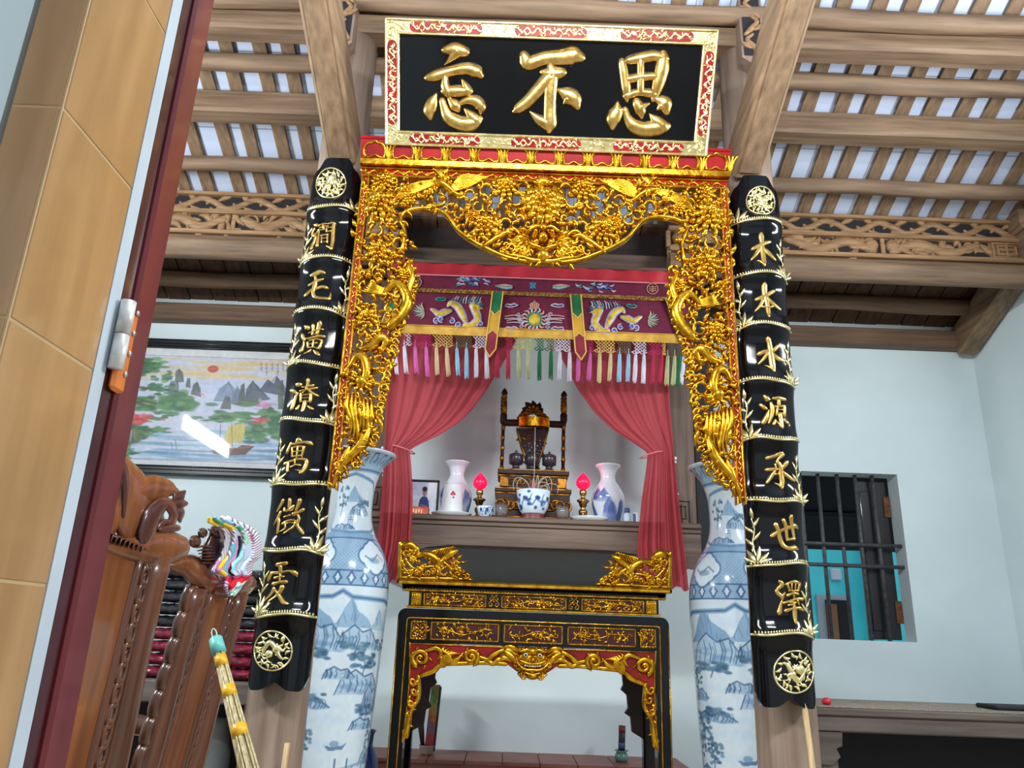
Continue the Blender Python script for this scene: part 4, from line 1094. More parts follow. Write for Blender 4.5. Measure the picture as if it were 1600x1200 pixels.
# upper frieze box
hb = TCX-at(639, 935, TY).x; zu0, zu1 = tz(639, 924), tz(639, 947)
mb = MB(); mb.box(TCX-hb, TCX+hb, TY, TB-0.02, zu1-0.004, zu0+0.02); mb.build('upper_frieze', BLACK, table)
mb = MB(); mb.box(TCX-hb-0.006, TCX+hb+0.006, TY-0.024, TY+0.02, zu1-0.006, zu1+0.003, 0, 0.002); mb.build('gilt_line', GOLD, table)
DRED = mat('dark_red_lacquer', S(72, 18, 22), 0.32, 0, S(40, 10, 14), 14, spec=0.4)
def panel(u0, u1, v0, v1, name, seed, round_=True, bw=0.006, dens=1.0):
    """carved panel: gilt border over dark red ground with gilt sprays"""
    mb = MB(); y = TY
    mb.box(u0, u1, y-0.006, y+0.004, v0, v1, 1)
    for a in ((u0, u1, v0, v0+bw), (u0, u1, v1-bw, v1), (u0, u0+bw, v0, v1), (u1-bw, u1, v0, v1)): mb.box(a[0], a[1], y-0.014, y, a[2], a[3], 0, 0.002)
    mp = lambda u, v, h: Vector((u, y-0.006-h, v)); rg = random.Random(seed); W = u1-u0; H = v1-v0; c = (v0+v1)/2
    if W > 0.06:
        st = [(u0+W*t, c+H*0.16*math.sin(9*t+seed), 0.005) for t in np.linspace(0.1, 0.9, 9)]
        stroke(mb, st, mp, 0.006, 0.002, 0, 2, 6)
        for q in range(int(34*dens*W/0.2)):
            leafstroke(mb, u0+W*rg.uniform(0.08, 0.9), c+rg.uniform(-.28, .28)*H, rg.uniform(0, 6.28), rg.uniform(0.018, 0.032), rg.uniform(0.006, 0.010), mp, 0.009, rg.uniform(-.3, .3), n=1)
        for q in range(int(5*W/0.2)):
            x, z = u0+W*rg.uniform(0.12, 0.88), c+rg.uniform(-.2, .2)*H
            for k in range(5): dome(mb, x+0.006*math.cos(k*1.257), z+0.006*math.sin(k*1.257), 0.0045, mp, 0.009, 0, 7)
        for q in range(4): dome(mb, u0+W*(0.2+0.2*q), v1-bw/2, 0.006, lambda u, v, h: Vector((u, y-0.012-h, v)), 0.004, 0, 8); dome(mb, u0+W*(0.2+0.2*q), v0+bw/2, 0.006, lambda u, v, h: Vector((u, y-0.012-h, v)), 0.004, 0, 8)
        if round_:
            for sx in (u0+0.02, u1-0.02):
                for sz in (-1, 1): stroke(mb, spiral(sx, c+sz*H*0.2, H*0.2, 0.003, 0, sz*1.0, 0.005, 0.004, 9), mp, 0.007, 0.002, 0, 1, 6)
    else:
        stroke(mb, [(u0+W*0.2, v0+H*0.3, 0.005), (u0+W*0.5, c, 0.009), (u0+W*0.75, v1-H*0.25, 0.005)], mp, 0.007)
        for q in range(8): leafstroke(mb, (u0+u1)/2, c, q*0.79, W*0.3, 0.006, mp, 0.007, n=1)
    return mb.build(name, [GOLD, DRED], table)
def fret(u0, u1, v0, v1, name):
    mb = MB(); y = TY; mb.box(u0, u1, y-0.006, y+0.004, v0, v1)
    mp = lambda u, v, h: Vector((u, y-0.006-h, v)); n = 5
    for k in range(n):
        u = u0+(u1-u0)*(k+0.5)/n; v = v0+(v1-v0)*(k+0.5)/n
        stroke(mb, [(u, v0+0.004, 0.003), (u, (v0+v1)/2, 0.003), (u, v1-0.004, 0.003)], mp, 0.004, 0.001, 0, 1, 6)
        stroke(mb, [(u0+0.004, v, 0.003), ((u0+u1)/2, v, 0.003), (u1-0.004, v, 0.003)], mp, 0.004, 0.001, 0, 1, 6)
    return mb.build(name, GOLD, table)
def knot(c, v0, v1, w, name):
    mb = MB(); mp = lambda u, v, h: Vector((u, TY-h, v)); m = (v0+v1)/2
    for sx in (-1, 1):
        for sz in (-1, 1): stroke(mb, spiral(c+sx*w*0.25, m+sz*(v1-v0)*0.24, w*0.26, 0.003, 1.5, sx*sz*1.1, 0.006, 0.004, 10), mp, 0.008, 0.002, 0, 1, 6)
    dome(mb, c, m, 0.007, mp, 0.01)
    return mb.build(name, GOLD, table)
# pixel rows are read on the left half and mirrored about the table's centre line
U = lambda px, py: TCX-at(px, py, TY).x       # half offsets
v0, v1 = zu1+0.006, zu0-0.004
fret(TCX-hb+0.012, TCX-hb+0.056, v0, v1, 'fret_panel'); fret(TCX+hb-0.056, TCX+hb-0.012, v0, v1, 'fret_panel')
a, b_ = U(662, 938), U(760, 941)
panel(TCX-a, TCX-b_, v0, v1, 'carved_panel', 1); panel(TCX+b_, TCX+a, v0, v1, 'carved_panel', 2)
c_ = U(783, 942); panel(TCX-c_, TCX+c_, v0, v1, 'carved_panel', 3)
knot(TCX-(b_+c_)/2, v0, v1, 0.05, 'scroll_knot'); knot(TCX+(b_+c_)/2, v0, v1, 0.05, 'scroll_knot')
# main frame: rounded shoulders, legs
ho = U(621, 985); zf0 = tz(624, 950); li = U(640, 985); zr0, zr1 = tz(640, 969), tz(640, 999)
def rounded(hw, ztop, r, n=6):
    P = [(-hw, 0.0)]
    for k in range(n+1): t = math.pi-math.pi/2*k/n; P.append((-hw+r+r*math.cos(t), ztop-r+r*math.sin(t)))
    return P
L = rounded(ho, zf0, 0.035); 
mb = MB()
outer = [(TCX+x, z) for x, z in L]+[(TCX-x, z) for x, z in L[::-1]]
zi = zr1-0.012
inner = [(TCX+ho-0.062, 0.0), (TCX+ho-0.062, zi), (TCX-ho+0.062, zi), (TCX-ho+0.062, 0.0)]
mb.prism(outer+inner, TY-0.02, TY+0.05)
mb.build('front_frame', BLACK, table)
mb = MB(); lw = 0.0035
P = rounded(li+0.012, tz(640, 965), 0.012)
P = [p for p in P if p[1] > 0.02]; P = [(-li-0.012, 0.25)]+P[0:]
Q = [(TCX+x, TY-0.021, z) for x, z in P]; Q += [(2*TCX-p[0], p[1], p[2]) for p in Q[::-1]]
mb.tube(Q, lw, 8)
for hx in (ho-0.004,):
    for s in (-1, 1): mb.tube([(TCX+s*hx, TY-0.021, 0.02), (TCX+s*hx, TY-0.021, zf0-0.05)], 0.0025, 6)
mb.build('gilt_line', GOLD, table)
for s in (-1, 1):
    mb = MB(); mb.box(TCX+s*ho, TCX+s*(ho-0.06), TB-0.06, TB, 0, zf0-0.01, 0, 0.006); mb.build('rear_leg', BLACK, table)
    mb = MB(); mb.box(TCX+s*ho, TCX+s*(ho-0.03), TY+0.05, TB-0.06, zi, zf0-0.012, 0, 0.006); mb.build('side_rail', BLACK, table)
mb = MB(); mb.box(TCX-ho+0.02, TCX+ho-0.02, TB-0.03, TB-0.006, zi, zf0-0.01); mb.build('back_rail', BLACK, table)
v0, v1 = zr1+0.002, zr0-0.002
TYs = TY; TY = TYs-0.02
p1, p2 = U(642, 983), U(667, 983); panel(TCX-p1, TCX-p2, v0, v1, 'carved_panel', 11); panel(TCX+p2, TCX+p1, v0, v1, 'carved_panel', 12)
p3, p4 = U(673, 984), U(780, 986); panel(TCX-p3, TCX-p4, v0, v1, 'carved_panel', 13, False); panel(TCX+p4, TCX+p3, v0, v1, 'carved_panel', 14, False)
p5 = U(787, 987); panel(TCX-p5, TCX+p5, v0, v1, 'carved_panel', 15, False)
TY = TYs
# red apron with gilt scrolls
AP = [(641, 1004), (641, 1040), (638, 1090), (629, 1158), (635, 1152), (641, 1116), (652, 1094), (657, 1054), (679, 1048), (691, 1038), (724, 1035), (760, 1034), (790, 1036), (806, 1048), (820, 1056), (834, 1056)]
B = [amv for amv in ((tmp_(a, b, 0).x, tmp_(a, b, 0).z) for a, b in AP)]
topc = B[0][1]
mir = [(2*TCX-x, z) for x, z in B]
mb = MB(); mb.prism(B+mir[::-1], TY-0.016, TY+0.006); mb.build('apron', RED, table)
mb = MB()
for mp in (tmp_, tmr):
    S_ = lambda pts, h, h0=0.016, n=4: stroke(mb, [(x, y, w*1.9 if w > 3 else w) for x, y, w in pts], mp, h, 0.004, 0, n, 8, h0)
    S_([(641, 1004, 3), (641, 1040, 3), (638, 1090, 3), (630, 1155, 3)], 0.006)
    S_([(641, 1005, 2.5), (740, 1009, 2.5), (834, 1013, 2.5)], 0.006, n=2)
    S_([(656, 1056, 4), (678, 1048, 5), (691, 1038, 4), (724, 1036, 4), (760, 1035, 4), (790, 1037, 4)], 0.010)
    S_([(654, 1056, 4), (654, 1090, 4), (642, 1112, 4), (636, 1150, 4)], 0.012)
    for cx, cy, r, sg in ((658, 1028, 14, 1), (736, 1026, 12, -1)):
        S_(spiral(cx, cy, r, 2.5, 2.2 if sg > 0 else 0.9, sg*1.5, 5.5, 3.5, 20), 0.018, n=2)
        dome(mb, cx, cy, 3.2, mp, 0.024, 0, 10, 0.016)
        for k in range(6): stroke(mb, [(cx+r*math.cos(k*1.05), cy+r*math.sin(k*1.05), 3.5), (cx+(r+4)*math.cos(k*1.05+0.25), cy+(r+3)*math.sin(k*1.05+0.25), 3)], mp, 0.016, 0.004, 0, 2, 8, 0.014)
    for k in range(5): S_([(694-k*1.5, 1042, 3), (696-k*3+8, 1028, 5), (700+k*4-8, 1016+k*1.2, 3.5), (706+k*6-10, 1010+k*3, 1.5)], 0.018)
    S_([(668, 1016, 4), (682, 1012, 5), (690, 1020, 5), (684, 1030, 3)], 0.016); S_([(704, 1034, 4), (715, 1030, 5), (724, 1020, 3)], 0.016)
    S_([(749, 1026, 4), (762, 1030, 5.5), (772, 1022, 5), (786, 1016, 4), (796, 1022, 2)], 0.016)
    S_([(762, 1032, 4), (770, 1036, 5), (780, 1030, 5), (796, 1026, 3)], 0.014)
    for k in range(6): S_([(806, 1036-k, 4), (800-k*2, 1026-k*1.5, 6), (792-k*1.2+k*2, 1014-k*0.4, 2)], 0.02)
    for cx, cy, r in ((646, 1064, 7), (648, 1080, 6), (643, 1098, 7)): S_(spiral(cx, cy, r, 2, 0, 1.1, 4, 2.6, 10), 0.016, n=1)
    for k in range(5): leafstroke(mb, 644-k*2.2, 1084+k*13, 1.3+0.4*(-1)**k, 15, 5, mp, 0.014, 0.2, 0, 0.014)
    S_([(640, 1118, 5), (637, 1135, 6), (632, 1150, 4), (629, 1160, 1.5)], 0.014)
mb.build('scroll_carving', GOLD, table)
mb = MB()
dome(mb, 832, 1032, 25, tmp_, 0.030, 0, 24, 0.012, 19); dome(mb, 832, 1048, 17, tmp_, 0.030, 0, 20, 0.012, 11)
dome(mb, 832, 1018, 11, tmp_, 0.022, 0, 16, 0.032, 7); dome(mb, 832, 1030, 6, tmp_, 0.028, 0, 14, 0.040, 5); dome(mb, 832, 1056, 10, tmp_, 0.034, 0, 16, 0.02, 6)
for mp in (tmp_, tmr):
    S_ = lambda pts, h, h0=0.018, n=4: stroke(mb, [(x, y, w*1.35) for x, y, w in pts], mp, h, 0.004, 0, n, 8, h0)
    dome(mb, 827, 1032.5, 3.4, mp, 0.018, 0, 10, 0.044); dome(mb, 814, 1036, 8, mp, 0.026, 0, 12, 0.022); dome(mb, 821, 1023, 5.4, mp, 0.010, 0, 12, 0.034)
    S_([(831, 1017, 4), (823, 1014.5, 5), (813, 1017, 5), (806, 1012, 2)], 0.022, 0.036)
    S_([(833, 1036.5, 3), (822, 1035.5, 4), (812, 1031, 3)], 0.018, 0.044); S_([(833, 1046, 4), (821, 1045.5, 4.5), (811, 1039, 4), (808, 1033, 2)], 0.018, 0.040)
    S_([(820, 1050, 3), (828, 1053, 3.5), (833, 1053.5, 3)], 0.012, 0.042)
    for k in range(4): S_([(812-k*3, 1018+k*5, 6), (800-k*4, 1011+k*5.5, 9), (788-k*3, 1011+k*7, 6), (781-k*1, 1016+k*6, 1.5)], 0.024, 0.008)
    for k in range(5): S_(spiral(806+k*3.2, 1038+k*4.6, 5.2, 1.4, k*1.0, -1.1, 3.6, 2.4, 9), 0.022, 0.016, 1)
    for k in range(4): leafstroke(mb, 814+k*4, 1016, -2.6+k*0.3, 7, 5, mp, 0.018, 0.15, 0, 0.028)
mk = mb.build('lion_mask', GOLD, table)
mb = MB()
for mp in (tmp_, tmr):
    for k in range(4): dome(mb, 830.2-k*3.3, 1040.6-0.35*k*k*0.5, 1.7 if k < 3 else 2.2, mp, 0.014, 0, 8, 0.040)
mb.build('tooth', mat('white_enamel', S(236, 232, 220), 0.3), mk)
mb = MB()
for mp in (tmp_, tmr): dome(mb, 821, 1023, 3.4, mp, 0.010, 0, 10, 0.041); 
mb.build('eye', mat('white_eye_enamel', S(240, 240, 236), 0.2), mk)
mb = MB()
for mp in (tmp_, tmr): dome(mb, 821, 1023, 2.0, mp, 0.006, 0, 8, 0.048)
mb.build('pupil', mat('blue_black_enamel', S(20, 24, 40), 0.2), mk)
# plain dark brackets of the rear apron, seen inside the opening
RB = [(a_*1.12, b__*1.15) for a_, b__ in [(-0.0, 0), (0.19, 0), (0.185, -0.015), (0.165, -0.012), (0.15, -0.03), (0.13, -0.028), (0.115, -0.06), (0.12, -0.085), (0.095, -0.10), (0.09, -0.15), (0.10, -0.17), (0.075, -0.19), (0.07, -0.24), (0.085, -0.26), (0.06, -0.275), (0.055, -0.33), (0.0, -0.36)]]
for s in (-1, 1):
    mb = MB(); mb.prism([(TCX+s*(ho-0.05-x), zi+0.01+z) for x, z in RB], TB-0.05, TB-0.02); mb.build('rear_bracket', mat('dark_red_stain', S(58, 30, 28), 0.5, 0, S(36, 20, 20), 10), table)

# two gilt dragon ornaments standing on the ends of the table top
def corner_dragon(mp, sx, label):
    c = mp(665, 905, 0); t = thing('dragon_ornament', (c.x, TY-0.02, zt0), label, 'ornament', 'gilt dragon ornaments on the altar table')
    f = lambda x, y, h: mp(590+x/3.265, 840+y/3.265, h+0.02)
    b = MB()
    st = lambda pts, h, h0=0.0, n=4: stroke(b, [(x, y, w*1.5) for x, y, w in pts], f, h, 0.012, 0, n, 8, h0)
    st([(112, 205, 16), (200, 208, 16), (300, 210, 15), (400, 212, 15), (480, 216, 12)], 0.012); st([(120, 30, 16), (120, 110, 18), (118, 205, 18)], 0.014)
    b.build('base', GOLD, t); b = MB(); rg = random.Random(4)
    st([(135, 45, 30), (170, 40, 34), (205, 65, 22), (200, 95, 10)], 0.02)
    st([(205, 100, 14), (240, 85, 26), (285, 100, 34), (320, 130, 34), (345, 105, 26), (375, 85, 30), (402, 72, 20), (412, 62, 6)], 0.026)
    st([(320, 130, 22), (305, 165, 18), (330, 190, 14)], 0.02); st([(340, 130, 20), (375, 160, 16), (372, 195, 14)], 0.02)
    st([(385, 165, 14), (420, 155, 12), (425, 180, 10), (450, 195, 12), (465, 190, 5)], 0.016)
    st([(150, 120, 12), (190, 160, 12), (260, 150, 12), (300, 150, 8)], 0.016); st([(130, 120, 12), (140, 160, 12), (180, 185, 12)], 0.016)
    for k in range(7): st([(290+k*12, 95-k*2, 8), (300+k*14, 70-k*3, 9), (318+k*14, 60-k*1, 2)], 0.018, 0.004)
    for cx, cy, r in ((150, 80, 26), (165, 180, 20), (215, 175, 22), (260, 185, 16), (325, 150, 26), (410, 190, 18), (455, 198, 18), (285, 170, 16), (180, 115, 18)):
        st(spiral(cx, cy, r, 5, cx, 1.2*(-1)**(cx % 2), 12, 8, 11), 0.018, 0.002, 1)
    for k in range(95):
        x = rg.uniform(125, 440); y = rg.uniform(60 if x < 200 else 95, 205)
        leafstroke(b, x, y, rg.uniform(0, 6.28), rg.uniform(26, 44), rg.uniform(11, 17), f, 0.016, rg.uniform(-.3, .3), 0, rg.uniform(0, 0.01), 0.01, 2)
    b.build('dragon_carving', GOLD, t)
corner_dragon(tmp_, 1, 'gilt openwork dragon on the altar table end nearer the vase beside the landscape picture')
corner_dragon(tmr, -1, 'gilt openwork dragon on the altar table end nearer the barred window')

# ================================================================== timber altar shelf behind the curtains
SY = 4.25
sz = lambda px, py: at(px, py, SY).z
ACX = 0.14
shz, shz1, shz2 = sz(840, 809), sz(840, 821), sz(840, 856)
HWS = 0.93
sx0, sx1 = ACX-HWS, ACX+HWS
altar = thing('altar_shelf', (ACX, SY+0.3, shz2), 'dark timber altar shelf with tall side posts behind the red curtains', 'altar')
mb = MB(); mb.box(sx0, sx1, SY, YW, shz-0.03, shz, 0, 0.006); mb.box(sx0, sx1, SY+0.012, SY+0.05, shz1-0.012, shz-0.03, 0, 0.004); mb.build('shelf_board', WOOD_DARK, altar)
mb = MB(); mb.box(sx0, sx1, SY+0.02, SY+0.06, shz2, shz1-0.012, 0, 0.004)
n = 20; q = []
for s in (-1, 1):
    q = [(ACX+s*(HWS), shz2+0.004), (ACX+s*(HWS), shz2-0.09), (ACX+s*(HWS-0.25), shz2-0.05), (ACX+s*(HWS-0.36), shz2-0.012), (ACX+s*(HWS-0.5), shz2+0.004)]
    mb.prism(q, SY+0.022, SY+0.05)
mb.build('front_rail', WOOD_DARK, altar)
for px0, px1, py in ((572, 606, 700), (1040, 1086, 740)):
    x0, x1 = at(px0, py, SY+0.08).x, at(px1, py, SY+0.08).x
    mb = MB(); mb.box(x0, x1, SY+0.07, SY+0.16, shz2-0.05, 3.05, 0, 0.008); mb.build('post', WOOD_DARKZ, altar)
    mb = MB(); c = (x0+x1)/2; z = at((px0+px1)/2, 778 if px0 < 800 else 800, SY+0.07).z; w = 0.045
    mpp = lambda u, v, h: Vector((u, SY+0.07-h, v))
    for r in (1.0, 0.55):
        for A, B in (((-1, -1), (1, -1)), ((1, -1), (1, 1)), ((1, 1), (-1, 1)), ((-1, 1), (-1, -0.2))):
            stroke(mb, [(c+A[0]*w*r, z+A[1]*w*1.4*r, 0.008), (c+(A[0]+B[0])/2*w*r, z+(A[1]+B[1])/2*w*1.4*r, 0.008), (c+B[0]*w*r, z+B[1]*w*1.4*r, 0.008)], mpp, 0.012, 0.004, 0, 1, 6)
    stroke(mb, [(c, z-0.06, 0.008), (c, z, 0.008), (c, z+0.04, 0.008)], mpp, 0.012, 0.004, 0, 1, 6)
    mb.build('fret_carving', WOOD_DARKZ, altar)
WHITEP = mat('white_porcelain', S(222, 226, 228), 0.2, 0, S(214, 218, 222), 8, coat=0.5)
for px, py in ((598, 700), (600, 736), (1055, 716), (1058, 772)):
    c = at(px, py, SY+0.055); mb = MB(); mb.ball((c.x, SY+0.06, c.z), 0.011); mb.ball((c.x, SY+0.06, c.z-0.022), 0.009); mb.build('white_knob', WHITEP, altar)
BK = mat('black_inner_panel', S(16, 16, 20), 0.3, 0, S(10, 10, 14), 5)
for px0, px1 in ((532, 574), (1084, 1118)):
    x0, x1 = at(px0, 740, SY+0.2).x, at(px1, 740, SY+0.2).x
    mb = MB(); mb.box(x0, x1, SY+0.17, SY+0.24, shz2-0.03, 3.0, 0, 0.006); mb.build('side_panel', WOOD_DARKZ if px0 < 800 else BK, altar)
# head beam and board over the bay
hz0, hz1, hz2 = sz(840, 425), sz(840, 388), sz(840, 330)
mb = MB(); mb.box(sx0-0.1, sx1+0.1, SY+0.03, SY+0.12, hz0-0.02, hz1, 0, 0.01); mb.build('head_beam', WOOD_DARK, altar)
mb = MB(); mb.box(sx0-0.1, sx1+0.1, SY+0.1, SY+0.13, hz1-0.01, hz2+0.02); mb.build('head_board', mat('dark_brown_board', S(54, 42, 38), 0.7, 0, S(36, 28, 26), 3, stretch=(1, 8, 8)), altar)  # dark brown board with darker streaks along its length
mb = MB(); mb.box(sx0-0.1, sx1+0.1, SY+0.02, SY+0.14, hz2, hz2+0.08, 0, 0.012); mb.build('upper_beam', WOOD_DARK, altar)
# underboard under the shelf, sloped down the wall, its grey put in for shade
mb = MB(); mb.sweep([(SY+0.06, shz2), (SY+0.06, shz2-0.015), (YW, shz2-0.15), (YW, shz2-0.13)], sx0+0.02, sx1-0.02); mb.build('underboard_shade', mat('underboard_shade_grey', S(112, 114, 116), 0.7), altar)
mb = MB(); zr_ = at(845, 418, 4.07).z
mb.box(at(606, 418, 4.1).x, at(1085, 418, 4.1).x, 4.055, SY+0.04, zr_, zr_+0.02, 0, 0.004); mb.build('curtain_rail', WOOD_DARK, altar)

# ================================================================== things on the altar shelf
def on_shelf(px, dy): return at(px, 800, SY+dy).x
BRASS = mat('aged_brass', S(200, 160, 92), 0.25, 0.95, S(120, 84, 44), 14)
DBROWN = mat('dark_brown_lacquer', S(54, 30, 22), 0.5, 0, S(34, 18, 14), 10, spec=0.25)
# --- throne
TH = 4.62
def tp(px, py, h): p = at(px, py, TH); return Vector((p.x, TH-h, p.z))
xz = lambda px, py: (at(px, py, TH).x, at(px, py, TH).z)
throne = thing('ancestor_throne', (xz(832, 800)[0], TH, shz), 'gilt and brown carved ancestral throne in the middle of the altar shelf', 'throne')
tcx = xz(832, 750)[0]
tiers = [(712, 745, 748, 0.0, 0), (720, 748, 770, 0.01, 1), (712, 770, 777, 0.03, 0), (706, 777, 800, 0.03, 1)]
hw1 = tcx-xz(778, 745)[0]; zA_, zB_, zC_, zD_ = xz(832, 742)[1], xz(832, 750)[1], xz(832, 771)[1], xz(832, 778)[1]
mb = MB()
mb.box(tcx-hw1, tcx+hw1, TH-0.16, TH+0.12, zB_, zA_, 0, 0.005); mb.box(tcx-hw1*0.93, tcx+hw1*0.93, TH-0.14, TH+0.1, zC_, zB_)
mb.box(tcx-hw1*1.06, tcx+hw1*1.06, TH-0.18, TH+0.12, zD_, zC_, 0, 0.005); mb.box(tcx-hw1*1.02, tcx+hw1*1.02, TH-0.17, TH+0.12, shz+0.03, zD_)
mb.box(tcx-hw1*1.12, tcx+hw1*1.12, TH-0.19, TH+0.12, shz, shz+0.03, 0, 0.006); mb.build('base', DBROWN, throne)
mb = MB()
for z0, z1, k, y in ((zA_-0.006, zA_+0.001, 1.0, 0.162), (zB_-0.008, zB_, 0.97, 0.146), (zC_, zC_+0.008, 0.97, 0.146), (zC_-0.008, zC_+0.001, 1.06, 0.182), (zD_-0.008, zD_, 1.04, 0.174), (shz+0.024, shz+0.032, 1.12, 0.192)):
    mb.box(tcx-hw1*k, tcx+hw1*k, TH-y, TH-y+0.02, z0, z1, 0, 0.002)
mpt = lambda u, v, h: Vector((u, TH-0.14-h, v)); H = zB_-zC_
for s in (-1, 1):
    mb.box(tcx+s*hw1*0.68, tcx+s*hw1*0.93, TH-0.148, TH-0.13, zC_+0.01, zB_-0.012, 0, 0.003)
n = 9
for k in range(n):
    u = tcx-hw1*0.58+hw1*1.16*k/(n-1)
    stroke(mb, spiral(u, (zB_+zC_)/2, H*0.28, 0.004, k, 1.2*(-1)**k, 0.008, 0.006, 10), mpt, 0.012, 0.003, 0, 1, 6)
mpt2 = lambda u, v, h: Vector((u, TH-0.17-h, v))
for k in range(13):
    u = tcx-hw1*0.92+hw1*1.84*k/12
    stroke(mb, spiral(u, (zD_+shz+0.03)/2, (zD_-shz)*0.2, 0.004, k*2.0, 1.1*(-1)**k, 0.016, 0.010, 9), mpt2, 0.012, 0.003, 0, 1, 6)
mb.build('gilt_carving', GOLDD, throne)
for sx, pxb, pxt, pyt in ((-1, 781, 791, 606), (1, 879, 882, 610)):
    xb_, zb_ = xz(pxb, 740); xt, zt_ = xz(pxt, pyt)
    x = (xb_+xt)/2
    mb = MB(); zm = xz(pxb, 660)[1]
    mb.tube([(x, TH, zA_), (x, TH, zm)], 0.011, 10)
    for k in range(5):
        z = zA_+(zm-zA_)*(k+0.5)/5; mb.lathe([(0.011, -0.02), (0.014, 0), (0.011, 0.02)], 12, (x, TH, z), 1)
    mb.lathe([(0.016, 0), (0.022, 0.02), (0.022, 0.06), (0.019, 0.065)], 12, (x, TH, zm-0.01), 0)
    zz = zm+0.05
    mb.lathe([(0.014, 0), (0.02, 0.02), (0.021, 0.05), (0.017, (zt_-zz)*0.6), (0.019, (zt_-zz)*0.68), (0.012, (zt_-zz)*0.72)], 12, (x, TH, zz), 1)
    mb.lathe([(0.012, (zt_-zz)*0.70), (0.021, (zt_-zz)*0.78), (0.018, (zt_-zz)*0.86), (0.007, (zt_-zz)*0.95), (0.001, (zt_-zz))], 12, (x, TH, zz), 0)
    for k in range(8): leafstroke(mb, x+0.004*(-1)**k, zz+0.01+(zt_-zz)*0.07*k, 1.57+0.6*(-1)**k, 0.04, 0.012, lambda u, v, h: Vector((u, TH-0.018-h, v)), 0.008, 0.2, 1)
    mb.build('post', [DBROWN, GOLDD], throne)
mb = MB(); zr = xz(832, 664)[1]
P = [(tcx+(xz(882, 664)[0]-tcx)*s, TH+0.01-0.05*(1-s*s), zr+0.01*s*s) for s in np.linspace(-1, 1, 13)]
mb.tube(P, 0.022, 10); mb.build('top_rail', DBROWN, throne)
mb = MB(); za, zb_ = xz(832, 656)[1], xz(832, 670)[1]
w = xz(858, 662)[0]-tcx
mb.sheet([[(tcx+w*s, TH-0.035-0.05*(1-s*s*0.6), z) for s in np.linspace(-1, 1, 13)] for z in (zb_, zb_+0.01, za-0.01, za)]); mb.box(tcx-w, tcx+w, TH-0.04, TH-0.0, zb_, za)
mb.build('gilt_collar', GOLD, throne)
mb = MB()
bk = [(808, 671), (856, 671), (849, 700), (844, 716), (840, 740), (826, 740), (820, 716), (815, 700)]
mb.prism([xz(a, b) for a, b in bk], TH-0.03, TH+0.0, 1)
rg = random.Random(8)
for s in ([(808, 671), (815, 700), (822, 720), (825, 738)], [(856, 671), (849, 700), (842, 720), (840, 738)]): stroke(mb, [(a, b, 4) for a, b in s], tp, 0.05, 0.002)
for q in range(46):
    x = rg.uniform(813, 851); y = rg.uniform(674, 732)
    if abs(x-832) < 22-(y-671)*0.22: leafstroke(mb, x, y, rg.uniform(0, 6.28), rg.uniform(7, 12), rg.uniform(2.5, 4), tp, 0.046, rg.uniform(-.3, .3), n=1)
mb.build('back_panel', [GOLDD, DBROWN], throne)
mb = MB()
for q in range(26): leafstroke(mb, rg.uniform(817, 849), rg.uniform(692, 712), rg.uniform(0, 6.28), rg.uniform(5, 9), 2.6, tp, 0.056, 0, n=1)
mb.build('silver_inlay', mat('mirror_inlay', S(150, 160, 196), 0.2, 0.85, S(80, 84, 130), 40), throne)
mb = MB()
for k in range(7):
    a = -math.pi+math.pi*k/6
    leafstroke(mb, 832+6*math.cos(a), 647+4*math.sin(a), a, 13+(4 if k in (2, 3, 4) else 0), 11, tp, 0.03, 0.1, 1)
    leafstroke(mb, 832+6*math.cos(a), 647+4*math.sin(a), a, 11+(3 if k in (2, 3, 4) else 0), 6, tp, 0.034, 0.1, 0)
for s in (-1, 1):
    for k in range(4): stroke(mb, spiral(832+s*(7+k*4), 651-(3-k)*2.2, 4.5, 1.2, 1.5-s*1.0, s*1.1, 4, 3, 9), tp, 0.036, 0.004, 0, 1, 6)
mb.box(tcx-w*0.95, tcx+w*0.95, TH-0.03, TH, za-0.01, za+0.012, 1)
dome(mb, 831, 644, 4.5, tp, 0.05, 0, 12)
mb.build('crest', [GOLDD, DBROWN], throne)
# --- three lidded altar cups on the throne seat
CUP = mat('dark_turned_wood', S(50, 42, 52), 0.35, 0, S(34, 28, 36), 6, coat=0.2)
for i, (px, lab) in enumerate(((806, 'dark lidded altar cup on the throne seat, leftmost of three'), (831, 'dark lidded altar cup on the throne seat, middle of three'), (858, 'dark lidded altar cup on the throne seat, rightmost of three'))):
    x = at(px, 728, TH-0.1).x; z = zA_
    t = thing('altar_cup', (x, TH-0.1, z), lab, 'cup', 'lidded cups on the throne')
    mb = MB(); mb.lathe([(0.036, 0), (0.036, 0.010), (0.02, 0.018), (0.022, 0.034), (0.041, 0.042), (0.043, 0.085), (0.041, 0.09)], 24, (x, TH-0.1, z)); mb.build('bowl', CUP, t)
    mb = MB(); mb.lathe([(0.043, 0.088), (0.041, 0.098), (0.02, 0.108), (0.006, 0.11), (0.005, 0.113), (0.008, 0.117), (0.007, 0.123), (0.001, 0.126)], 24, (x, TH-0.1, z)); mb.build('lid', CUP, t)
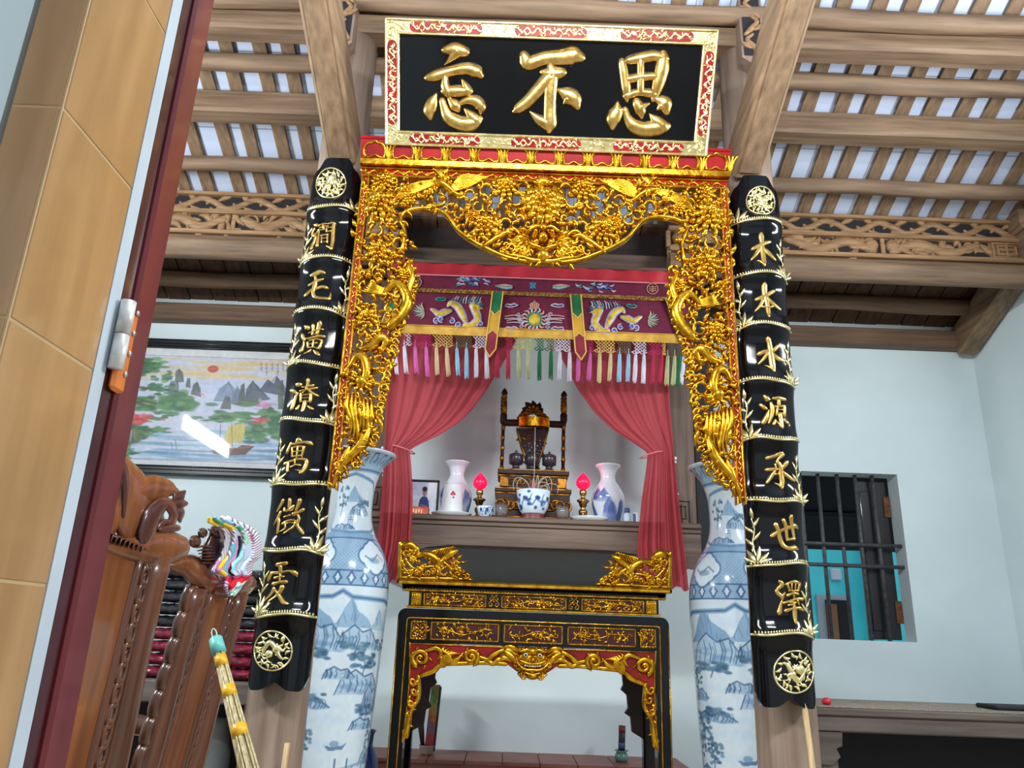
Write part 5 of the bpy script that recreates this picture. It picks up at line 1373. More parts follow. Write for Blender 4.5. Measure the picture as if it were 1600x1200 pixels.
# --- pair of red electric candle lamps
REDG = mat('glowing_red_glass', S(235, 20, 70), 0.3, 0, S(225, 12, 60), 5, emit=S(255, 22, 72), estr=0.75)
def lamp(px, label, base_py):
    dy = 0.2; x = at(px, 780, SY+dy).x; y = SY+dy; z = shz
    t = thing('red_altar_lamp', (x, y, z), label, 'lamp', 'red flame-shaped altar lamps')
    zt = at(px, 738, y).z; zn = at(px, 765, y).z
    mb = MB(); mb.lathe([(0.045, 0), (0.045, 0.012), (0.036, 0.018), (0.03, 0.022)], 24, (x, y, z)); mb.build('base', DBROWN, t)
    h = zn-z
    mb = MB(); mb.lathe([(r, a*h) for r, a in ((0.03, 0.12), (0.016, 0.2), (0.024, 0.3), (0.026, 0.38), (0.012, 0.46), (0.02, 0.52), (0.024, 0.6), (0.036, 0.66), (0.036, 0.69), (0.014, 0.74), (0.012, 0.8), (0.02, 0.86), (0.02, 0.96), (0.014, 1.0))], 24, (x, y, z)); mb.build('brass_stem', BRASS, t)
    H = zt-zn; r = 0.042
    mb = MB(); mb.lathe([(0.014, 0), (r*0.72, H*0.10), (r*0.96, H*0.25), (r, H*0.42), (r*0.88, H*0.58), (r*0.58, H*0.76), (r*0.25, H*0.9), (0.001, H*1.0)], 28, (x, y, zn)); mb.build('flame_shade', REDG, t)
    d = bpy.data.lights.new('lamp_glow', 'POINT'); d.energy = 0.3; d.color = (1, 0.05, 0.22); d.shadow_soft_size = 0.03
    o = bpy.data.objects.new('lamp_glow', d); COL.objects.link(o); o.parent = t; o.location = (0, -0.03, zt-z+0.035)
lamp(749, 'red flame-shaped lamp on brass stem beside the small blue bowl', 0)
lamp(911, 'red flame-shaped lamp on brass stem beside the blue landscape vase on the shelf', 0)
# --- pair of blue and white shelf vases
def shelf_vase(px, label, seed, dy, scale=1.0):
    y = SY+dy; x = at(px, 780, y).x; z = shz
    t = thing('porcelain_vase', (x, y, z), label, 'vase', 'blue and white vases on the altar shelf')
    H = at(px, 727 if px > 800 else 722, y).z-z
    prof = [(0.055, 0), (0.062, 0.02), (0.088, 0.25), (0.096, 0.4), (0.092, 0.5), (0.07, 0.62), (0.047, 0.73), (0.042, 0.8), (0.05, 0.9), (0.07, 0.97), (0.074, 0.99), (0.070, 1.0), (0.060, 0.985), (0.038, 0.9), (0.030, 0.8)]
    W = 96; pr = spline([(r, a, 0) for r, a in prof], 5)
    P = Paint(W, len(pr), (216, 220, 226)); hs = len(pr); P.a[:] = (198, 204, 214)
    rgv = random.Random(seed)
    v = np.array([q[1] for q in pr])
    row = lambda a: np.interp(a, v[:62], np.arange(62))
    for c0 in (0, 48):
        for k in range(9):
            cx = c0+rgv.uniform(2, 46); a = rgv.uniform(0.12, 0.5); r0 = row(a)
            P.poly([(cx-7, r0-3), (cx-3, r0+2), (cx, r0+5), (cx+4, r0+2), (cx+8, r0-3)], (70, 92, 150), 0.75)
            P.ell(cx, r0-4, 8, 1.6, (110, 132, 180), 0.7, 0.5)
        for k in range(6):
            cx = c0+14+rgv.uniform(-3, 12); P.line([(cx, row(0.42)), (cx+1, row(0.56)+rgv.uniform(0, 3))], 1.6, (52, 64, 120), 0.9); P.ell(cx+1, row(0.5)+rgv.uniform(-3, 3), 3, 2, (60, 78, 138), 0.7, 0.5)
    P.rect(0, 0, W, 2, (170, 178, 196)); P.noise(4, 5, seed)
    rgb = P.lin()
    pts = np.zeros((hs, W, 3))
    for i, q in enumerate(pr):
        a = np.arange(W)*2*math.pi/W-math.pi/2+0.6
        pts[i, :, 0] = x+q[0]*scale*np.cos(a); pts[i, :, 1] = y+q[0]*scale*np.sin(a); pts[i, :, 2] = z+q[1]*H
    painted_grid('body', pts, rgb, painted('blue_white_glaze', 0.15, 0.5), t, True)
    return t
shelf_vase(712, 'blue and white vase behind the tall white cup on the altar shelf', 3, 0.34)
shelf_vase(950, 'blue and white vase with painted mountains beside the curtain on the altar shelf', 5, 0.22)
# --- tall white beaker on a plate, second plate
def plate(px, r, dy, label):
    y = SY+dy; x = at(px, 795, y).x
    mb = MB(); mb.lathe([(0.001, 0.004), (r*0.6, 0.003), (r*0.62, 0.0), (r*0.66, 0.003), (r, 0.022), (r*0.99, 0.025), (r*0.64, 0.009), (0.001, 0.008)], 40, (0, 0, 0))
    o = mb.build('porcelain_plate', WHITEP); o.location = (x, y, shz); tag(o, label, 'plate', 'white plates on the shelf edge')
    return x, y
pxl, pyl = plate(706, 0.115, 0.125, 'white plate under the tall white cup on the altar shelf')
plate(921, 0.11, 0.115, 'white plate in front of the landscape vase on the altar shelf')
t = thing('tapered_cup', (pxl, pyl, shz+0.009), 'tall tapered white porcelain cup with a red crest standing upside down on a plate', 'cup')
H = at(706, 757, pyl).z-shz-0.009
mb = MB(); mb.lathe([(0.068, 0.0), (0.066, 0.01), (0.052, H*0.96), (0.047, H*0.99), (0.03, H), (0.001, H)], 36, (pxl, pyl, shz+0.009)); mb.build('body', WHITEP, t)
mb = MB()
def cpm(px, py, h):
    p = at(px, py, pyl-0.055); r = 0.066-0.014*(p.z-shz)/H; dx = max(-r, min(r, p.x-pxl)); return Vector((p.x, pyl-math.sqrt(max(r*r-dx*dx, 0))-h, p.z))
dome(mb, 708, 769, 2.4, cpm, 0.002, 0); dome(mb, 706, 772, 2.2, cpm, 0.002, 0); dome(mb, 710, 772, 2.2, cpm, 0.002, 0); dome(mb, 708.5, 777, 1.8, cpm, 0.002, 0)
stroke(mb, [(708, 769, 0.8), (708, 773, 0.8), (708, 777, 0.8)], cpm, 0.0015, 0.001, 0, 1, 6)
mb.build('red_crest', mat('red_ceramic_decal', S(196, 40, 56), 0.3), t)
mb = MB(); stroke(mb, [(697, 777, 0.9), (700, 768, 0.8), (708, 763, 0.8), (716, 768, 0.8), (719, 777, 0.9), (714, 775, 0.8), (708, 780, 0.8), (702, 775, 0.8), (697, 777, 0.9)], cpm, 0.001, 0.001, 0, 2, 6)
mb.build('grey_outline', mat('grey_ceramic_decal', S(170, 176, 186), 0.3), t)
# --- small blue bowl
def bowl_obj(name, px, dy, H, r, label, cat, seed, rim_pts):
    y = SY+dy; x = at(px, 790, y).x; t = thing(name, (x, y, shz), label, cat)
    W = 120; pr = spline([(a*r, b*H, 0) for a, b in rim_pts], 6); P = Paint(W, len(pr), (206, 224, 236)); rgv = random.Random(seed); n = len(pr)
    for k in range(30):
        cx, cy = rgv.uniform(0, W), rgv.uniform(n*0.16, n*0.46); P.ell(cx, cy, rgv.uniform(1.5, 4), rgv.uniform(0.8, 2), (38, 66, 128), 0.9, 0.5)
    for k in range(8):
        cx = k*W/8+5; P.ell(cx, n*0.33, 3.2, 2.4, (30, 52, 110), 0.95, 0.4)
        P.line([(cx-6, n*0.22), (cx-2, n*0.3), (cx+5, n*0.26), (cx+8, n*0.4)], 1.2, (48, 80, 140), 0.9)
    P.rect(0, n*0.53, W, n*0.6, (140, 156, 176)); P.rect(0, 0, W, n*0.05, (80, 110, 160))
    pts = np.zeros((n, W, 3)); a = np.arange(W)*2*math.pi/W
    for i, q in enumerate(pr): pts[i, :, 0] = x+q[0]*np.cos(a); pts[i, :, 1] = y+q[0]*np.sin(a); pts[i, :, 2] = shz+q[1]
    painted_grid('bowl', pts, P.lin(), painted('blue_white_glaze', 0.15, 0.5), t, True)
    return t, x, y
bowl_obj('porcelain_bowl', 759, 0.09, 0.062, 0.05, 'small blue and white bowl between the red lamp and the throne', 'bowl', 4, [(0.5, 0.0), (0.55, 0.06), (0.85, 0.45), (0.98, 0.85), (1.0, 1.0), (0.95, 0.97), (0.8, 0.5), (0.3, 0.2), (0.01, 0.2)])
# --- incense bowl with sticks
t, ix, iy = bowl_obj('incense_bowl', 833, 0.13, at(833, 766, SY+0.1).z-shz, 0.098, 'blue and white incense bowl with burnt sticks in front of the throne', 'incense bowl', 9,
                     [(0.58, 0.20), (0.68, 0.25), (0.84, 0.42), (0.95, 0.66), (0.96, 0.82), (1.0, 0.98), (1.02, 1.0), (0.94, 1.0), (0.9, 0.9), (0.6, 0.85), (0.01, 0.86)])
mb = MB(); mb.lathe([(0.072, 0), (0.074, 0.01), (0.064, 0.024), (0.07, 0.03), (0.058, 0.034)], 30, (ix, iy, shz)); mb.build('foot', mat('red_brown_wood_foot', S(120, 44, 44), 0.4, 0, S(84, 30, 32), 8), t)
ih = at(833, 766, SY+0.1).z-shz; mb = MB(); rg = random.Random(2)
for k in range(9):
    a = rg.uniform(0, 6.28); c = Vector((ix+rg.uniform(-.02, .02), iy+rg.uniform(-.02, .02), shz+ih*0.84)); q = [c]
    curl = rg.uniform(0.04, 0.09); hgt = rg.uniform(0.06, 0.12)
    for s in range(1, 9): q.append(c+Vector((math.cos(a)*curl*(1-math.cos(s*0.45)), math.sin(a)*0.3*curl*s/8, hgt*math.sin(s*0.36))))
    mb.tube(q, 0.0016, 5)
mb.tube([(ix, iy, shz+ih*0.8), (ix+0.002, iy, shz+ih*0.8+0.16), (ix, iy, at(831, 668, iy).z)], 0.0016, 5)
mb.build('burnt_incense', mat('ash_grey', S(196, 190, 170), 0.8), t)
mb = MB()
for k in range(12): mb.tube([(ix+0.012*math.cos(k), iy+0.012*math.sin(k), shz+ih*0.8), (ix+0.02*math.cos(k*1.7), iy+0.015*math.sin(k), shz+ih+0.03+0.01*(k % 3))], 0.0018, 5)
mb.build('incense_stub', mat('pink_incense', S(190, 70, 110), 0.7), t)
# --- two glass cups, bottle, box, photograph
GLASS = mat('clear_glass', S(245, 245, 245), 0.03, 0, S(240, 240, 240), 5, trans=0.92, ior=1.45)
TEA = mat('red_candle_wax', S(110, 30, 34), 0.35)
for px, lab in ((784, 'small ribbed glass cup left of the incense bowl'), (879, 'small ribbed glass cup right of the incense bowl')):
    y = SY+0.09; x = at(px, 795, y).x; t = thing('glass_cup', (x, y, shz), lab, 'cup', 'glass cups by the incense bowl')
    mb = MB(); n = 36; rg_ = [(0.022, 0), (0.03, 0.02), (0.034, 0.05), (0.031, 0.078), (0.029, 0.078), (0.031, 0.05), (0.027, 0.024), (0.001, 0.012)]
    mb.lathe(rg_, n, (x, y, shz))
    for i, p in enumerate(mb.v):
        k = i % n; f = 1+0.04*(-1)**(k // 2); mb.v[i] = (x+(p[0]-x)*f, y+(p[1]-y)*f, p[2])
    mb.build('glass', GLASS, t)
    mb = MB(); mb.lathe([(0.001, 0.013), (0.024, 0.016), (0.027, 0.028), (0.001, 0.03)], 24, (x, y, shz)); mb.build('contents', TEA, t)
y = SY+0.1; x = at(980, 800, y).x; t = thing('medicine_bottle', (x, y, shz), 'small pale bottle with a blue cap beside the red curtain', 'bottle')
mb = MB(); mb.lathe([(0.019, 0), (0.021, 0.004), (0.021, 0.05), (0.012, 0.058), (0.011, 0.062)], 20, (x, y, shz)); mb.build('body', mat('pale_blue_plastic', S(190, 208, 224), 0.35), t)
mb = MB(); mb.lathe([(0.013, 0.060), (0.014, 0.064), (0.014, 0.084), (0.012, 0.086), (0.001, 0.086)], 20, (x, y, shz)); mb.build('cap', mat('blue_plastic_cap', S(36, 62, 130), 0.4), t)
x = at(993, 800, y).x; mb = MB(); mb.box(-0.012, 0.012, -0.012, 0.012, 0, 0.062, 0, 0.003); mb.box(-0.0122, 0.0, -0.0124, 0.0124, 0.006, 0.056, 1)
o = mb.build('paper_box', [mat('white_card', S(214, 220, 226), 0.6), mat('blue_print', S(70, 96, 150), 0.6)]); o.location = (x, y, shz); tag(o, 'tiny white and blue paper box beside the pale bottle', 'box')
y = SY+0.30; px0, px1 = 640, 686; x0, x1 = at(px0, 770, y).x, at(px1, 770, y).x; z1 = at(664, 750, y).z
t = thing('photo_frame', ((x0+x1)/2, y, shz), 'black framed photograph of a standing person in blue beside the white cup', 'photo frame')
mb = MB(); b = 0.012
for q in ((x0, x1, shz, shz+b), (x0, x1, z1-b, z1), (x0, x0+b, shz, z1), (x1-b, x1, shz, z1)): mb.box(q[0], q[1], y-0.012, y+0.008, q[2], q[3], 0, 0.003)
mb.box(x0+b/2, x1-b/2, y, y+0.006, shz+b/2, z1-b/2); mb.build('frame', BLACKM, t)
P = Paint(60, 60, (196, 204, 218)); P.rect(0, 0, 60, 22, (176, 186, 204)); P.rect(38, 0, 60, 30, (206, 210, 216)); P.poly([(16, 60), (20, 30), (26, 24), (36, 24), (42, 32), (46, 60)], (52, 70, 120)); P.ell(31, 17, 5.5, 7, (150, 120, 112)); P.ell(31, 12, 6, 4, (40, 36, 44)); P.line([(24, 38), (38, 40)], 3, (150, 120, 112), 0.8); P.noise(8, 6, 1)
h_, w_ = 60, 60; gx, gz = np.meshgrid(np.linspace(x0+b, x1-b, w_), np.linspace(z1-b, shz+b, h_)); painted_grid('print', np.stack([gx, np.full_like(gx, y-0.003), gz], -1), P.lin(), painted('photo_print', 0.12, 0.3), t)
y = SY+0.11; x0, x1 = at(640, 800, y).x, at(670, 800, y).x; mb = MB(); mb.box(0, x1-x0, -0.03, 0.03, 0, 0.05, 0, 0.004)
for k in range(5): mb.box(0.006+0.015*k, 0.014+0.015*k, -0.032, -0.029, 0.012+0.006*(k % 2), 0.036, 1, 0.001)
o = mb.build('incense_box', [mat('red_orange_card', S(206, 98, 62), 0.5, 0, S(170, 60, 44), 30), mat('gold_print', S(230, 200, 150), 0.5)]); o.location = (x0, y, shz); tag(o, 'small red and orange printed box in front of the framed photograph', 'box')

# ================================================================== red curtains
CY = 4.14
CURT = bpy.data.materials.new('sheer_red_cloth'); CURT.use_nodes = True
_n, _l = CURT.node_tree.nodes, CURT.node_tree.links
for q in list(_n): _n.remove(q)
_o = _n.new('ShaderNodeOutputMaterial'); _d = _n.new('ShaderNodeBsdfDiffuse'); _t = _n.new('ShaderNodeBsdfTranslucent'); _tr = _n.new('ShaderNodeBsdfTransparent'); _g = _n.new('ShaderNodeBsdfGlossy')
_tc = _n.new('ShaderNodeTexCoord'); _w = _n.new('ShaderNodeTexNoise'); _w.inputs['Scale'].default_value = 14
_rp = _n.new('ShaderNodeValToRGB'); _rp.color_ramp.elements[0].color = S(186, 76, 84); _rp.color_ramp.elements[1].color = S(200, 90, 96)
_l.new(_tc.outputs['Object'], _w.inputs['Vector']); _l.new(_w.outputs['Fac'], _rp.inputs['Fac']); _l.new(_rp.outputs['Color'], _d.inputs['Color']); _l.new(_rp.outputs['Color'], _t.inputs['Color'])
_tr.inputs['Color'].default_value = S(220, 120, 125)
_m1 = _n.new('ShaderNodeMixShader'); _m2 = _n.new('ShaderNodeMixShader'); _m1.inputs[0].default_value = 0.35; _m2.inputs[0].default_value = 0.2
_l.new(_d.outputs[0], _m1.inputs[1]); _l.new(_t.outputs[0], _m1.inputs[2]); _l.new(_m1.outputs[0], _m2.inputs[1]); _l.new(_tr.outputs[0], _m2.inputs[2]); _l.new(_m2.outputs[0], _o.inputs['Surface'])
def interp(tab, y):
    ys = [p[0] for p in tab]; return float(np.interp(y, ys, [p[1] for p in tab]))
def curtain(Lt, Rt, tie, pybot, label, seed, inner_right):
    """Lt/Rt: left and right edge as (picture height, picture x)"""
    c = at(tie[0], tie[1], CY)
    t = thing('red_curtain', (c.x, CY, at(tie[0], pybot, CY).z), label, 'curtain', 'tied back curtains of the altar')
    ys = [446+k*6 for k in range(int((pybot-446)/6)+1)]
    P = []; rg = random.Random(seed); ph = [rg.uniform(0, 6.28) for _ in range(4)]
    nU = 120
    for y in ys:
        xl, xr = interp(Lt, y), interp(Rt, y); row = []
        k = abs(y-tie[1]); fold = 0.010+0.022*min(k/90, 1) if y > tie[1] else 0.008+0.018*min(k/120, 1)
        for j in range(nU+1):
            u = j/nU
            # folds converge on the tie: they are bunched toward the outer edge near it
            f = fold*0.6*(0.5*math.sin(u*26+ph[0])+0.45*math.sin(u*47+ph[1])+0.3*math.sin(u*11+ph[2])+0.3*math.sin(u*83+ph[3]))
            edge = (1-u if inner_right else u)
            if y < tie[1]: f += 0.03*max(0, edge-0.0)*0-0.05*(1-edge)**3*min(k/60, 1)
            xx = xl+(xr-xl)*u
            ye = y+(4*math.sin(u*20+ph[3]) if y > pybot-20 else 0)
            p = at(xx, ye, CY+0.02); row.append((p.x, p.y-f, p.z))
        P.append(row)
    P.insert(0, [(x, y, zr_+0.002) for x, y, z in P[0]])
    mb = MB(); mb.sheet(P); o = mb.build('cloth', CURT, t)
    mb = MB(); q = []
    for k in range(17):
        a = 2*math.pi*k/16; q.append((c.x+(-0.005 if inner_right else 0.005)+0.062*math.cos(a), CY+0.01+0.045*math.sin(a), c.z+0.02*math.cos(a)*(-1 if inner_right else 1)))
    mb.tube(q, 0.0035, 8); mb.build('tieback_cord', mat('tieback_cord', S(214, 120, 120), 0.6), t)
    return t
curtain([(500, 606), (560, 605), (640, 603), (700, 601), (760, 598), (840, 592), (920, 585)],
        [(500, 822), (545, 797), (575, 779), (605, 761), (635, 739), (660, 714), (680, 684), (694, 656), (703, 640), (720, 642), (760, 645), (800, 645), (850, 642), (880, 632), (905, 620)], (632, 702), 908,
        'sheer red curtain tied back beside the framed photograph on the altar', 4, True)
curtain([(500, 860), (548, 876), (575, 889), (605, 905), (640, 930), (670, 960), (692, 992), (707, 1012), (730, 1010), (780, 1003), (850, 996), (925, 998)],
        [(500, 1040), (560, 1043), (640, 1047), (720, 1054), (800, 1062), (870, 1070), (925, 1076)], (1016, 710), 922,
        'sheer red curtain tied back beside the blue landscape vase on the altar', 6, False)

# ================================================================== embroidered valance with tassels
VY = 4.07
def vm(px, py, h): p = at(px, py, VY); return Vector((p.x, VY-h, p.z))
VAL = thing('embroidered_valance', at(845, 520, VY), 'maroon embroidered valance with dragons, streamers and coloured tassels above the altar', 'valance')
cx_ = lambda x: 620+x/3.478
cy_ = lambda y: 400+y/3.478
SL = (1037-640)/1.0
# rows follow the picture's level line: y = y0 + 0.0365*(x-845)
lev = lambda x, y0: y0+0.0365*(x-845)
MAROON = mat('maroon_velvet', S(112, 22, 56), 0.75, 0, S(96, 16, 48), 20, 0.05, 80)
REDSATIN = mat('red_satin', S(196, 44, 56), 0.4, 0, S(166, 28, 42), 5, 0.15, 9, coat=0.0)
GB = mat('gold_braid', S(196, 150, 70), 0.45, 0.5, S(120, 76, 40), 60, 0.5, 120)
GSAT = mat('gold_satin_border', S(222, 176, 74), 0.45, 0.2, S(196, 146, 50), 18, 0.1)
def strip(mb, xa, xb, ya, yb, off=0.0, wav=0.0, n=60, matn=0, th=0.004):
    top, bot = [], []
    P = []
    for r, yy in enumerate((ya, (ya+yb)/2, yb)):
        row = []
        for k in range(n+1):
            x = xa+(xb-xa)*k/n; p = vm(x, lev(x, yy), off+wav*math.sin(k*0.9+r*0.7)+wav*0.6*math.sin(k*0.37+1))
            row.append(p)
        P.append(row)
    mb.sheet(P, matn); mb.sheet([[(p.x, p.y+th, p.z) for p in row][::-1] for row in P], matn)
vx0, vx1 = 612, 1075
mb = MB(); strip(mb, vx0, vx1, 418, 437, 0.006, 0.006, 80); mb.build('red_heading', REDSATIN, VAL)
mb = MB(); strip(mb, vx0, vx1, 436.2, 438.2, 0.014); mb.build('pink_piping', mat('pink_piping', S(216, 130, 136), 0.5), VAL)
mb = MB(); strip(mb, vx0, vx1, 437, 461, 0.002, 0.002); mb.build('upper_band', MAROON, VAL)
mb = MB(); strip(mb, vx0, vx1, 458, 464, 0.010)
rg = random.Random(1)
for k in range(150):
    x = vx0+(vx1-vx0)*k/149; leafstroke(mb, x, lev(x, 461), 0.7*(-1)**k, 4.5, 2.2, lambda a, b, h: vm(a, b, h+0.010), 0.005, n=1)
mb.build('gold_braid', GB, VAL)
mb = MB(); strip(mb, vx0, vx1, 463, 524, 0.0, 0.003); mb.build('main_panel', MAROON, VAL)
mb = MB(); strip(mb, vx0, vx1, 516, 529, 0.006, 0.002); 
for e in (516, 529): strip(mb, vx0, vx1, e-0.6, e+0.6, 0.011)
mb.build('gold_border', GSAT, VAL)
# embroidery: gold, teal, lilac and white thread in relief
TH_G = mat('gold_thread', S(226, 196, 60), 0.5, 0.2, S(180, 140, 30), 40); TH_T = mat('teal_thread', S(64, 160, 150), 0.6, 0, S(40, 120, 120), 40)
TH_W = mat('silver_thread', S(206, 196, 216), 0.5, 0.1, S(170, 158, 190), 40); TH_B = mat('blue_thread', S(60, 90, 170), 0.6); TH_P = mat('peach_thread', S(214, 160, 130), 0.6)
THR = [TH_G, TH_T, TH_W, TH_B, TH_P]
def emb(mb, pts, m, h=0.004, n=4, off=0.004):
    stroke(mb, [(cx_(x), cy_(y), w*1.25/3.478) for x, y, w in pts], lambda a, b, hh: vm(a, b, hh+off), h, 0.001, m, n, 6)
def edragon(mir):
    X = (lambda x: x) if not mir else (lambda x: 1515-x+ (0))
    Yf = (lambda x, y: y) if not mir else (lambda x, y: y+0.0365*(X(x)-x))
    mb = MB()
    E = lambda pts, m, h=0.004, n=4: emb(mb, [(X(x), Yf(x, y), w) for x, y, w in pts], m, h, n)
    for e, (m, g) in enumerate(((2, 1.45), (0, 1.0))):
        for seg in ([(440, 285, 16), (410, 262, 22), (428, 300, 26), (440, 345, 26), (405, 380, 24), (372, 378, 18)], [(372, 352, 18), (352, 310, 26), (330, 275, 26), (296, 258, 20), (280, 272, 10)], [(290, 300, 14), (262, 306, 24), (232, 318, 22), (205, 300, 16), (190, 292, 10)]):
            E([(x, y, w*g) for x, y, w in seg], m, 0.004+0.003*e)
    for k in range(9):
        a = math.pi*0.55+k*0.32; E([(150+6*math.cos(a), 300+6*math.sin(a), 6), (150+32*math.cos(a), 300+30*math.sin(a), 9), (150+58*math.cos(a+.2), 300+46*math.sin(a+.2), 3)], 1 if k % 2 else 4)
    for k in range(11): E([(300+k*15, 250-10*math.sin(k), 5), (306+k*15, 236-(k % 3)*5, 6), (314+k*15, 226-(k % 2)*8, 2)], 2 if k % 3 else 1)
    for k in range(9):
        a = -2.6+k*0.36; E([(425+12*math.cos(a), 275+10*math.sin(a), 6), (425+30*math.cos(a), 275+26*math.sin(a), 8), (425+50*math.cos(a+.15), 275+42*math.sin(a+.15), 2)], (1, 3, 4)[k % 3])
    E([(412, 268, 16), (440, 275, 18), (452, 292, 8)], 0, 0.009); E([(430, 264, 6), (438, 266, 6)], 3, 0.012)
    for cx, cy in ((240, 345), (300, 355), (335, 375), (455, 370), (215, 350)):
        E([(x, y, w) for x, y, w in spiral(cx, cy, 18, 5, cx, 1.2, 7, 5, 10)], 2, n=1); E([(cx-14, cy+4, 8), (cx, cy, 12), (cx+16, cy+5, 6)], 3)
    for k in range(8): E([(360+k*10, 395-k*3, 4), (366+k*10, 405-k*4, 5), (372+k*9, 400-k*4, 2)], 2)
    for cx, cy in ((240, 236),): E([(cx-28, cy, 6), (cx-14, cy-8, 8), (cx, cy-4, 8), (cx+14, cy-8, 8), (cx+28, cy, 6), (cx+10, cy+8, 6), (cx-15, cy+8, 6), (cx-28, cy, 5)], 1, n=2)
    mb.build('dragon_embroidery', THR, VAL)
edragon(False); edragon(True)
mb = MB()
for k in range(16):
    a = k*0.3927; emb(mb, [(748+40*math.cos(a), 345+38*math.sin(a), 7), (748+58*math.cos(a+.15), 345+54*math.sin(a+.15), 10), (748+74*math.cos(a-.05), 345+64*math.sin(a-.05), 3)], 2 if k % 2 else 4)
emb(mb, [(748+38*math.cos(a), 345+36*math.sin(a), 7) for a in np.linspace(0, 6.28, 17)], 1, 0.006, 2)
dome(mb, cx_(748), cy_(345), 9.5, lambda a, b, h: vm(a, b, h+0.004), 0.010, 0, 16)
for k in range(5): emb(mb, [(748+(k-2)*9, 285, 6), (748+(k-2)*11, 265, 8), (748+(k-2)*6, 240+abs(k-2)*8, 2)], 4)
for s in (-1, 1):
    for yy, l in ((330, 100), (352, 88)):
        for q in (0, 1): emb(mb, [(748+s*60, yy+q*14, 5), (748+s*(60+l*0.5), yy-6+q*16, 6), (748+s*(60+l), yy+q*12, 5)], 2 if q else 4, n=3)
    for y0 in (270, 395): emb(mb, [(748+s*90, y0, 6), (748+s*110, y0-9, 8), (748+s*128, y0-3, 8), (748+s*148, y0-7, 7), (748+s*160, y0+4, 6), (748+s*126, y0+10, 7), (748+s*90, y0, 5)], 2, n=2)
    for k in range(4): emb(mb, spiral(748+s*(90+k*6-20), 385-k*22, 12, 4, k, 1.1*s, 6, 4, 9), 2, n=1)
mb.build('sun_embroidery', THR, VAL)
rg = random.Random(6)
for s in (-1, 1):
    mb = MB(); base = 738
    for k in range(26):
        x = base+s*rg.uniform(220, 430); y = 158+(x-738)*0.035+rg.uniform(-18, 18)
        leafstroke(mb, cx_(x), cy_(y), rg.uniform(-0.4, 0.4)+(0 if s > 0 else math.pi), 8, 2.6, lambda a, b, h: vm(a, b, h+0.006), 0.004, 0.2, (2, 3, 1, 2)[k % 4], n=2)
    for k in range(6): emb(mb, [(base+s*200, 165, 6), (base+s*150, 158+k*5, 6), (base+s*110, 172+k*3-8, 3)], (4, 2, 1)[k % 3], off=0.006)
    mb.build('phoenix_embroidery', THR, VAL)
mb = MB()
for a in range(8): leafstroke(mb, cx_(740), cy_(163), a*0.785, 7, 3, lambda x, y, h: vm(x, y, h+0.006), 0.004, 0, (3, 1)[a % 2], n=2)
mb.build('jewel_embroidery', THR, VAL)
for xx in (105, 1388):
    mb = MB()
    yy = 145 if xx < 700 else 181
    emb(mb, [(xx+30*math.cos(a), yy+28*math.sin(a), 4) for a in np.linspace(0, 6.28, 13)], 4, n=2, off=0.006)
    for q in (-10, 0, 10): emb(mb, [(xx-18, yy+q, 4), (xx, yy+q, 4), (xx+18, yy+q, 4)], 4, n=1, off=0.006)
    emb(mb, [(xx, yy-18, 4), (xx, yy, 4), (xx, yy+18, 4)], 4, n=1, off=0.006)
    mb.build('round_seal_embroidery', THR, VAL)
# pointed streamers
GRN = mat('green_satin', S(24, 120, 70), 0.4, 0, S(14, 92, 52), 9); YEL = mat('yellow_satin', S(214, 164, 40), 0.45, 0, S(190, 138, 24), 9); CRM = mat('crimson_satin', S(150, 22, 50), 0.45, 0, S(124, 14, 40), 9); EDG = mat('gold_edging', S(232, 188, 92), 0.5)
for x in (627, 778, 899, 1047):
    yt = lev(x, 461); yb = lev(x, 562); w = 8.2; sk = (x-850)*0.018
    m1, m2 = yt+28, yt+66
    X = lambda xx, yy: x+xx+sk*(yy-yt)/30*3
    f = lambda xx, yy, h: vm(X(xx, yy), yy, h)
    mb = MB()
    def piece(y0, y1, m, v0, v1, o):
        P = [(-w, y0+v0*0), (0, y0+v0), (w, y0), (w, y1), (0, y1+v1), (-w, y1)]
        a = [f(px, py, o) for px, py in P]; b = [p+Vector((0, 0.003, 0)) for p in a]
        mb.add(a+b, [(0, 1, 4, 5), (1, 2, 3, 4), (11, 10, 7, 6), (10, 9, 8, 7)], m, False)
    piece(yt, m1, 0, 0, 8, 0.020); piece(m1, m2, 1, 8, -7, 0.020); piece(m2, yb-12, 2, -7, 12, 0.020)
    for sx in (-w, w): stroke(mb, [(X(sx, yy), yy, 2.4) for yy in np.linspace(yt, yb-12, 5)], vm, 0.004, 0.001, 3, 2, 6, 0.021)
    for A, B in (((-w, yb-12), (0, yb)), ((w, yb-12), (0, yb)), ((-w, m2), (0, m2-7)), ((w, m2), (0, m2-7)), ((-w, m1), (0, m1+8)), ((w, m1), (0, m1+8))):
        stroke(mb, [(X(A[0], A[1]), A[1], 2.4), (X((A[0]+B[0])/2, 0.5*(A[1]+B[1])), (A[1]+B[1])/2, 2.4), (X(B[0], B[1]), B[1], 2.4)], vm, 0.004, 0.001, 3, 1, 6, 0.021)
    mb.build('streamer', [GRN, YEL, CRM, EDG], VAL)
